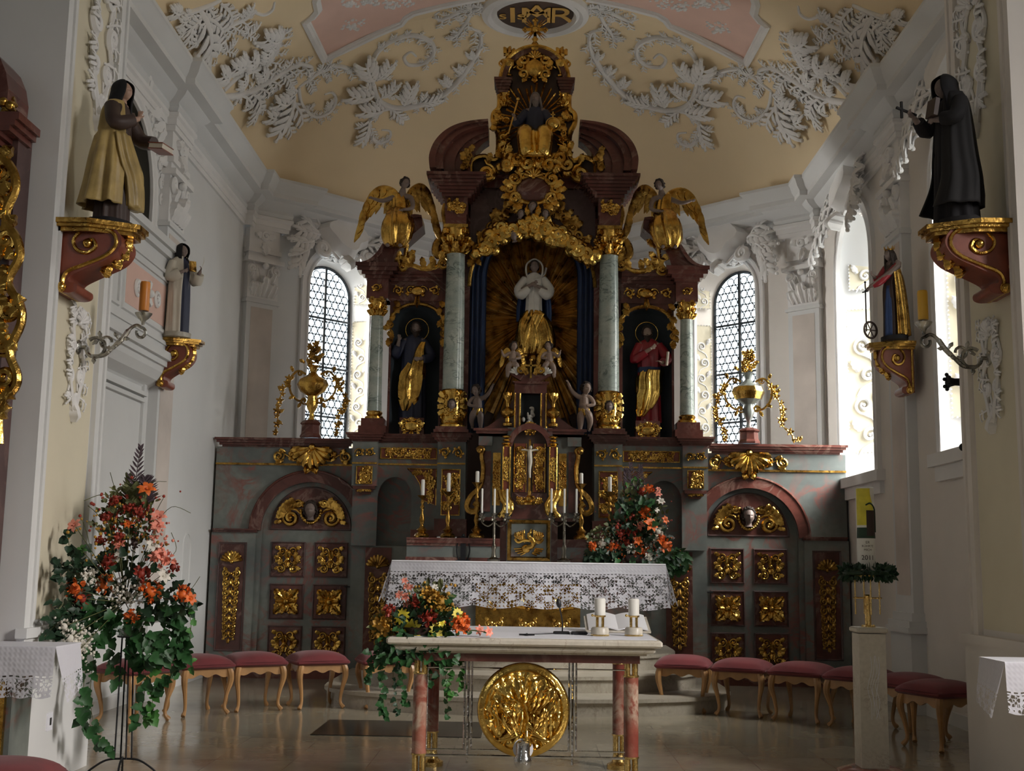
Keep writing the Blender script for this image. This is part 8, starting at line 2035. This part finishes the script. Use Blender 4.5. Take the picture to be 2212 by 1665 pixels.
p0 = cb(276, 1352); m = MB(); m.lathe([(.02, -.075), (.06, -.065), (.085, -.03), (.09, 0), (.08, 0), (.05, -.05), (0, -.06)], 24, T(p0)); m.build('glass_bowl', 'clear_glass', b1)
st_ = thing('flower_stand', 'tall black iron flower stand with four rods and an arched foot', 'flower stand', (p0[0], YB, 0))
zt = p0[2]-.07
for k, (a, b) in enumerate(((247, 265), (257, 272), (272, 280), (281, 287))):
    q0, q1 = at(a, 1640, YB), at(b, 1362, YB); m = MB(); m.tube([(q0[0], YB+.03*(k % 2), q0[2]), (q1[0], YB+.02*(k % 2), zt)], .006, 6); m.build('rod', 'iron', st_)
m = MB(); m.tube([(p0[0]+.06*cos(a*PI/8), YB+.05*sin(a*PI/8), zt+.003) for a in range(16)], .006, 5, closed=True); m.build('bowl_ring', 'iron', st_)
fx, _, fz = at(264, 1640, YB)
for a in (.15, PI/2+.3, PI+.15, -PI/2+.2):
    m = MB(); m.tube(cr([(fx, YB, fz+.005), (fx+.10*cos(a), YB+.10*sin(a), fz-.004), (fx+.19*cos(a), YB+.19*sin(a), fz*.5), (fx+.24*cos(a), YB+.24*sin(a), .006)], 5), .007, 6); m.build('leg', 'iron', st_)
# bouquet on the high altar, right
YF = 13.35; cf = lambda px, py: at(px, py, YF)
bl = [(1398, 1060, .05, 'petal_orange', 'full'), (1385, 1065, .045, 'petal_red', 'full'), (1395, 1105, .05, 'petal_orange', 'full'), (1385, 1115, .045, 'petal_orange', 'full'), (1400, 1136, .075, 'petal_orange', 'lily'), (1378, 1138, .06, 'petal_pink', 'lily'), (1357, 1118, .05, 'petal_red', 'full'), (1432, 1125, .045, 'petal_orange', 'lily'),
      (1362, 1150, .05, 'petal_red', 'full'), (1340, 1155, .045, 'petal_red', 'full'), (1322, 1187, .06, 'petal_orange', 'full'), (1282, 1180, .05, 'petal_orange', 'full'), (1382, 1190, .06, 'petal_orange', 'full'), (1432, 1178, .065, 'petal_orange', 'full'), (1375, 1168, .05, 'petal_orange', 'lily'), (1425, 1165, .045, 'petal_orange', 'full'),
      (1418, 1070, .04, 'petal_pink', 'lily'), (1424, 1085, .045, 'petal_white', 'lily'), (1412, 1102, .045, 'petal_white', 'lily'), (1418, 1060, .03, 'petal_pink', 'lily'), (1405, 1165, .05, 'petal_white', 'full'), (1418, 1150, .045, 'petal_white', 'full'), (1362, 1185, .045, 'petal_white', 'full'), (1398, 1200, .04, 'petal_white', 'full'), (1330, 1140, .04, 'petal_red', 'full'), (1350, 1175, .04, 'petal_red', 'full'), (1300, 1175, .04, 'petal_white', 'full')]
spec = dict(heart=(1372, 1180), front=.18, blooms=bl,
    leaves=[('leaf_wild', [(1375, 1080, 35, 40), (1350, 1140, 40, 40), (1310, 1160, 40, 25), (1410, 1120, 30, 40)], 60, .07, .14, 'long'), ('leaf_dark', [(1372, 1130, 45, 60), (1372, 1160, 70, 45), (1370, 1205, 95, 25), (1300, 1200, 40, 15)], 110, .09, .2, 'ivy'), ('leaf_green', [(1370, 1215, 100, 18), (1455, 1210, 30, 25), (1380, 1120, 35, 40)], 60, .09, .2, 'ivy'), ('leaf_light', [(1372, 1058, 25, 22)], 50, .06, .08, 'long')],
    vines=[([(1300, 1205), (1285, 1240), (1270, 1270), (1262, 1310)], .06, 20, 'leaf_dark', 'round'), ([(1310, 1210), (1290, 1250), (1280, 1290), (1265, 1325)], .06, 16, 'leaf_green', 'round'), ([(1290, 1200), (1270, 1215), (1262, 1225)], .07, 8, 'leaf_green', 'ivy'), ([(1430, 1200), (1465, 1205), (1480, 1230)], .08, 14, 'leaf_green', 'ivy'), ([(1360, 1215), (1375, 1240), (1400, 1245)], .06, 8, 'leaf_green', 'round'), ([(1385, 1215), (1400, 1230), (1402, 1240)], .06, 6, 'leaf_green', 'round')],
    grass=[[(1370, 1120), (1340, 1060), (1335, 1080)], [(1400, 1120), (1440, 1060), (1455, 1070)]],
    filler=[(1370, 1150, 40, 36, 160, 'petal_red'), (1400, 1160, 20, 20, 90, 'petal_white'), (1310, 1165, 18, 12, 60, 'petal_white'), (1375, 1180, 40, 18, 120, 'petal_orange')],
    plumes=[([(1372, 1070), (1366, 1040), (1362, 1003)], 'seed_purple'), ([(1378, 1070), (1382, 1040), (1384, 1008)], 'seed_purple'), ([(1365, 1070), (1356, 1040), (1352, 1015)], 'seed_purple')])
b2 = arrangement('bouquet', 'wide orange and white bouquet on the right end of the lace covered high altar', (cf(1372, 1205)[0], YF, 1.432), cf, spec, 7)
m = MB(); q = cf(1372, 1205); m.lathe([(.09, 0), (.12, .03), (.13, .09), (.11, .09), (.0, .07)], 20, T((q[0], YF, 1.432))); m.build('bowl', 'dark_wood', b2)
# bouquet on the left end of the front altar
YG = 7.72; cg = lambda px, py: at(px, py, YG)
bl = [(872, 1330, .045, 'petal_yellow', 'daisy'), (893, 1358, .055, 'petal_yellow', 'daisy'), (945, 1360, .045, 'petal_yellow', 'daisy'), (990, 1325, .035, 'petal_yellow', 'daisy'), (955, 1345, .025, 'petal_yellow', 'lily'), (928, 1332, .045, 'petal_red', 'full'), (902, 1298, .038, 'petal_red', 'full'), (1000, 1340, .04, 'petal_orange', 'full'), (985, 1350, .035, 'petal_orange', 'full'), (1005, 1355, .03, 'petal_orange', 'full'),
      (940, 1290, .04, 'ochre_bloom', 'full'), (925, 1280, .035, 'ochre_bloom', 'full'), (955, 1300, .04, 'ochre_bloom', 'full'), (938, 1310, .04, 'ochre_bloom', 'full'), (965, 1315, .03, 'ochre_bloom', 'full'), (830, 1350, .055, 'ochre_bloom', 'full'), (825, 1335, .04, 'ochre_bloom', 'full'), (845, 1318, .035, 'petal_red', 'full'),
      (878, 1255, .022, 'petal_pink', 'lily'), (882, 1268, .024, 'petal_pink', 'lily'), (890, 1270, .022, 'petal_pink', 'lily'), (868, 1285, .028, 'petal_pink', 'lily'), (880, 1290, .028, 'petal_pink', 'lily'), (882, 1305, .025, 'petal_pink', 'lily'), (1035, 1360, .03, 'petal_pink', 'lily'), (1055, 1362, .03, 'petal_pink', 'lily'), (962, 1290, .022, 'ochre_bloom', 'lily'), (942, 1268, .02, 'petal_white', 'lily')]
spec = dict(heart=(905, 1355), front=.12, blooms=bl,
    leaves=[('leaf_dark', [(920, 1340, 70, 35), (900, 1385, 80, 22)], 110, .055, .14, 'ivy'), ('leaf_green', [(860, 1400, 60, 35), (950, 1400, 40, 40), (900, 1380, 80, 25), (930, 1310, 45, 30)], 100, .05, .14, 'ivy'), ('leaf_wild', [(935, 1285, 35, 25), (840, 1350, 30, 25)], 80, .045, .1, 'long')],
    vines=[([(830, 1390), (808, 1420), (795, 1450), (790, 1470)], .045, 18, 'leaf_green', 'ivy'), ([(840, 1400), (825, 1450), (828, 1510), (832, 1545)], .045, 22, 'leaf_green', 'ivy'), ([(865, 1400), (868, 1450), (872, 1500), (878, 1520)], .045, 20, 'leaf_green', 'ivy'), ([(850, 1400), (850, 1480), (862, 1540)], .035, 14, 'leaf_dark', 'ivy'), ([(920, 1390), (925, 1440), (930, 1480)], .045, 16, 'leaf_green', 'ivy'),
           ([(960, 1380), (972, 1430), (970, 1480), (975, 1500)], .045, 24, 'leaf_light', 'ivy'), ([(980, 1385), (998, 1430), (1000, 1480)], .045, 20, 'leaf_light', 'ivy'), ([(965, 1390), (962, 1450), (968, 1545)], .04, 20, 'leaf_green', 'ivy'), ([(940, 1390), (950, 1420), (945, 1460)], .045, 12, 'leaf_green', 'ivy'), ([(975, 1365), (1010, 1362), (1045, 1364)], .03, 6, 'leaf_green', 'round')],
    grass=[[(900, 1340), (885, 1290), (872, 1240)], [(940, 1300), (960, 1270), (965, 1255)]],
    filler=[(935, 1295, 20, 14, 110, 'ochre_bloom'), (840, 1345, 14, 14, 80, 'ochre_bloom'), (995, 1345, 12, 10, 60, 'petal_orange')])
b3 = arrangement('bouquet', 'bouquet of yellow daisies with trailing ivy on the left end of the front altar', (cg(905, 1372)[0], YG, .952), cg, spec, 9)
m = MB(); m.lathe([(.09, 0), (.11, .02), (.12, .05), (.10, .05), (0, .04)], 20, T((cg(905, 1372)[0], YG+.0, .952))); m.build('bowl', 'dark_wood', b3)
# wreath round the Easter candle
x, Y = 2.385, 8.62; r = thing('wreath', 'dark green leaf wreath around the foot of the Easter candle', 'wreath', (x, Y, 1.37)); m = MB(); rg = random.Random(8)
m.tube([(x+.15*cos(a*PI/14), Y+.15*sin(a*PI/14), 1.378) for a in range(28)], .018, 6, closed=True)
for k in range(420):
    a = rg.uniform(0, 2*PI); b = rg.uniform(0, 2*PI); q = Vector((cos(a)*(.15+.028*cos(b)), sin(a)*(.15+.028*cos(b)), .028*sin(b))); lf(m, Vector((x, Y, 1.378))+q, Vector((cos(a)*cos(b), sin(a)*cos(b), sin(b)))+rdir(rg)*.6, rdir(rg), rg.uniform(.03, .055), rg.uniform(.018, .03), 'round')
m.build('leaves', 'leaf_dark', r, angle=180)
# ================================================================ CAMERA, DAYLIGHT
fix_parents()
cd = bpy.data.cameras.new('camera'); co = bpy.data.objects.new('camera', cd); C.objects.link(co)
cd.sensor_width = 36; cd.lens = 36*CF/2212; cd.clip_start = .1; cd.clip_end = 100
co.matrix_world = Matrix(((CR[0], CU[0], -CFW[0], 0), (CR[1], CU[1], -CFW[1], 0), (CR[2], CU[2], -CFW[2], CH), (0, 0, 0, 1)))
bpy.context.scene.camera = co
w = bpy.data.worlds.new('sky'); bpy.context.scene.world = w; w.use_nodes = True; nt = w.node_tree
for n in list(nt.nodes): nt.nodes.remove(n)
bg = nt.nodes.new('ShaderNodeBackground'); ou = nt.nodes.new('ShaderNodeOutputWorld'); tc = nt.nodes.new('ShaderNodeTexCoord')
sp = nt.nodes.new('ShaderNodeSeparateXYZ'); rp = nt.nodes.new('ShaderNodeValToRGB'); mr = nt.nodes.new('ShaderNodeMapRange')
nt.links.new(tc.outputs['Generated'], sp.inputs[0]); nt.links.new(sp.outputs[0], mr.inputs[0]); mr.inputs[1].default_value = -1; mr.inputs[2].default_value = 1
nt.links.new(mr.outputs[0], rp.inputs[0]); e = rp.color_ramp.elements
e[0].position = .1; e[0].color = (.75, .75, .74, 1); e[1].position = .9; e[1].color = (.80, .78, .76, 1)
q = e.new(.45); q.color = (.50, .60, .70, 1)
# bright hazy part of the sky round the veiled sun, low on the right behind the viewer
vm = nt.nodes.new('ShaderNodeVectorMath'); vm.operation = 'DOT_PRODUCT'; nt.links.new(tc.outputs['Generated'], vm.inputs[0]); vm.inputs[1].default_value = Vector((.70, -.40, .58)).normalized()
def mth(op, a, b):
    m_ = nt.nodes.new('ShaderNodeMath'); m_.operation = op; nt.links.new(a, m_.inputs[0]); m_.inputs[1].default_value = b; return m_.outputs[0]
glow = mth('MULTIPLY', mth('POWER', mth('MAXIMUM', vm.outputs['Value'], 0), 14.), 11.)
gc = nt.nodes.new('ShaderNodeMix'); gc.data_type = 'RGBA'; gc.blend_type = 'ADD'; gc.inputs[0].default_value = 1
gm = nt.nodes.new('ShaderNodeVectorMath'); gm.operation = 'SCALE'; gm.inputs[0].default_value = (1.0, .94, .89); nt.links.new(glow, gm.inputs['Scale'])
vm2 = nt.nodes.new('ShaderNodeVectorMath'); vm2.operation = 'DOT_PRODUCT'; nt.links.new(tc.outputs['Generated'], vm2.inputs[0]); vm2.inputs[1].default_value = Vector((-.93, .30, .2)).normalized()
cloud = mth('MULTIPLY', mth('POWER', mth('MAXIMUM', vm2.outputs['Value'], 0), 8.), 16.)  # added sky lobe that brightens the right oblique wall through the left window
ad = nt.nodes.new('ShaderNodeMath'); ad.operation = 'ADD'; nt.links.new(glow, ad.inputs[0]); nt.links.new(cloud, ad.inputs[1]); nt.links.new(ad.outputs[0], gm.inputs['Scale'])
nt.links.new(rp.outputs[0], gc.inputs[6]); nt.links.new(gm.outputs[0], gc.inputs[7]); nt.links.new(gc.outputs[2], bg.inputs[0]); bg.inputs[1].default_value = 7.0; nt.links.new(bg.outputs[0], ou.inputs[0])
def area(name, loc, n, sx, sy, power, col, portal=False, spread=180):
    l = bpy.data.lights.new(name, 'AREA'); l.shape = 'RECTANGLE'; l.size = sx; l.size_y = sy; l.energy = power; l.color = col
    l.spread = math.radians(spread)
    if portal: l.cycles.is_portal = True
    o = bpy.data.objects.new(name, l); C.objects.link(o)
    n = Vector(n).normalized(); o.matrix_world = Matrix.Translation(loc) @ n.to_track_quat('-Z', 'Y').to_matrix().to_4x4(); return o
for k, (M, i, d) in enumerate(((MOL, W1i, .36), (MOR, W2i, .36), (MR, W3i, .60), (MR, W4i, .60))):
    nn = M.to_3x3() @ Vector((0, 0, 1))
    area('daylight_portal', M @ Vector((i[0], (i[2]+i[3]+i[1])/2, -d-.05)), nn, 2*i[1], i[3]+i[1]-i[2], 1, (1, 1, 1), True)
for sx in (-1, 1):
    for y in ((2.5,) if sx > 0 else (-5.,)):
        area('daylight_portal', (sx*7.15, y, 5.1), (-sx, 0, 0), 1.6, 3.8, 1, (1, 1, 1), True)
sc = bpy.context.scene
sc.view_settings.view_transform = 'Standard'; sc.view_settings.look = 'None'; sc.view_settings.gamma = 1; sc.view_settings.exposure = .18
cy = sc.cycles; cy.max_bounces = 7; cy.diffuse_bounces = 4; cy.glossy_bounces = 3; cy.transmission_bounces = 4; cy.transparent_max_bounces = 10
cy.use_denoising = True; cy.use_adaptive_sampling = True; cy.adaptive_threshold = .02; cy.sample_clamp_indirect = 6; cy.blur_glossy = .5
cy.caustics_reflective = False; cy.caustics_refractive = False
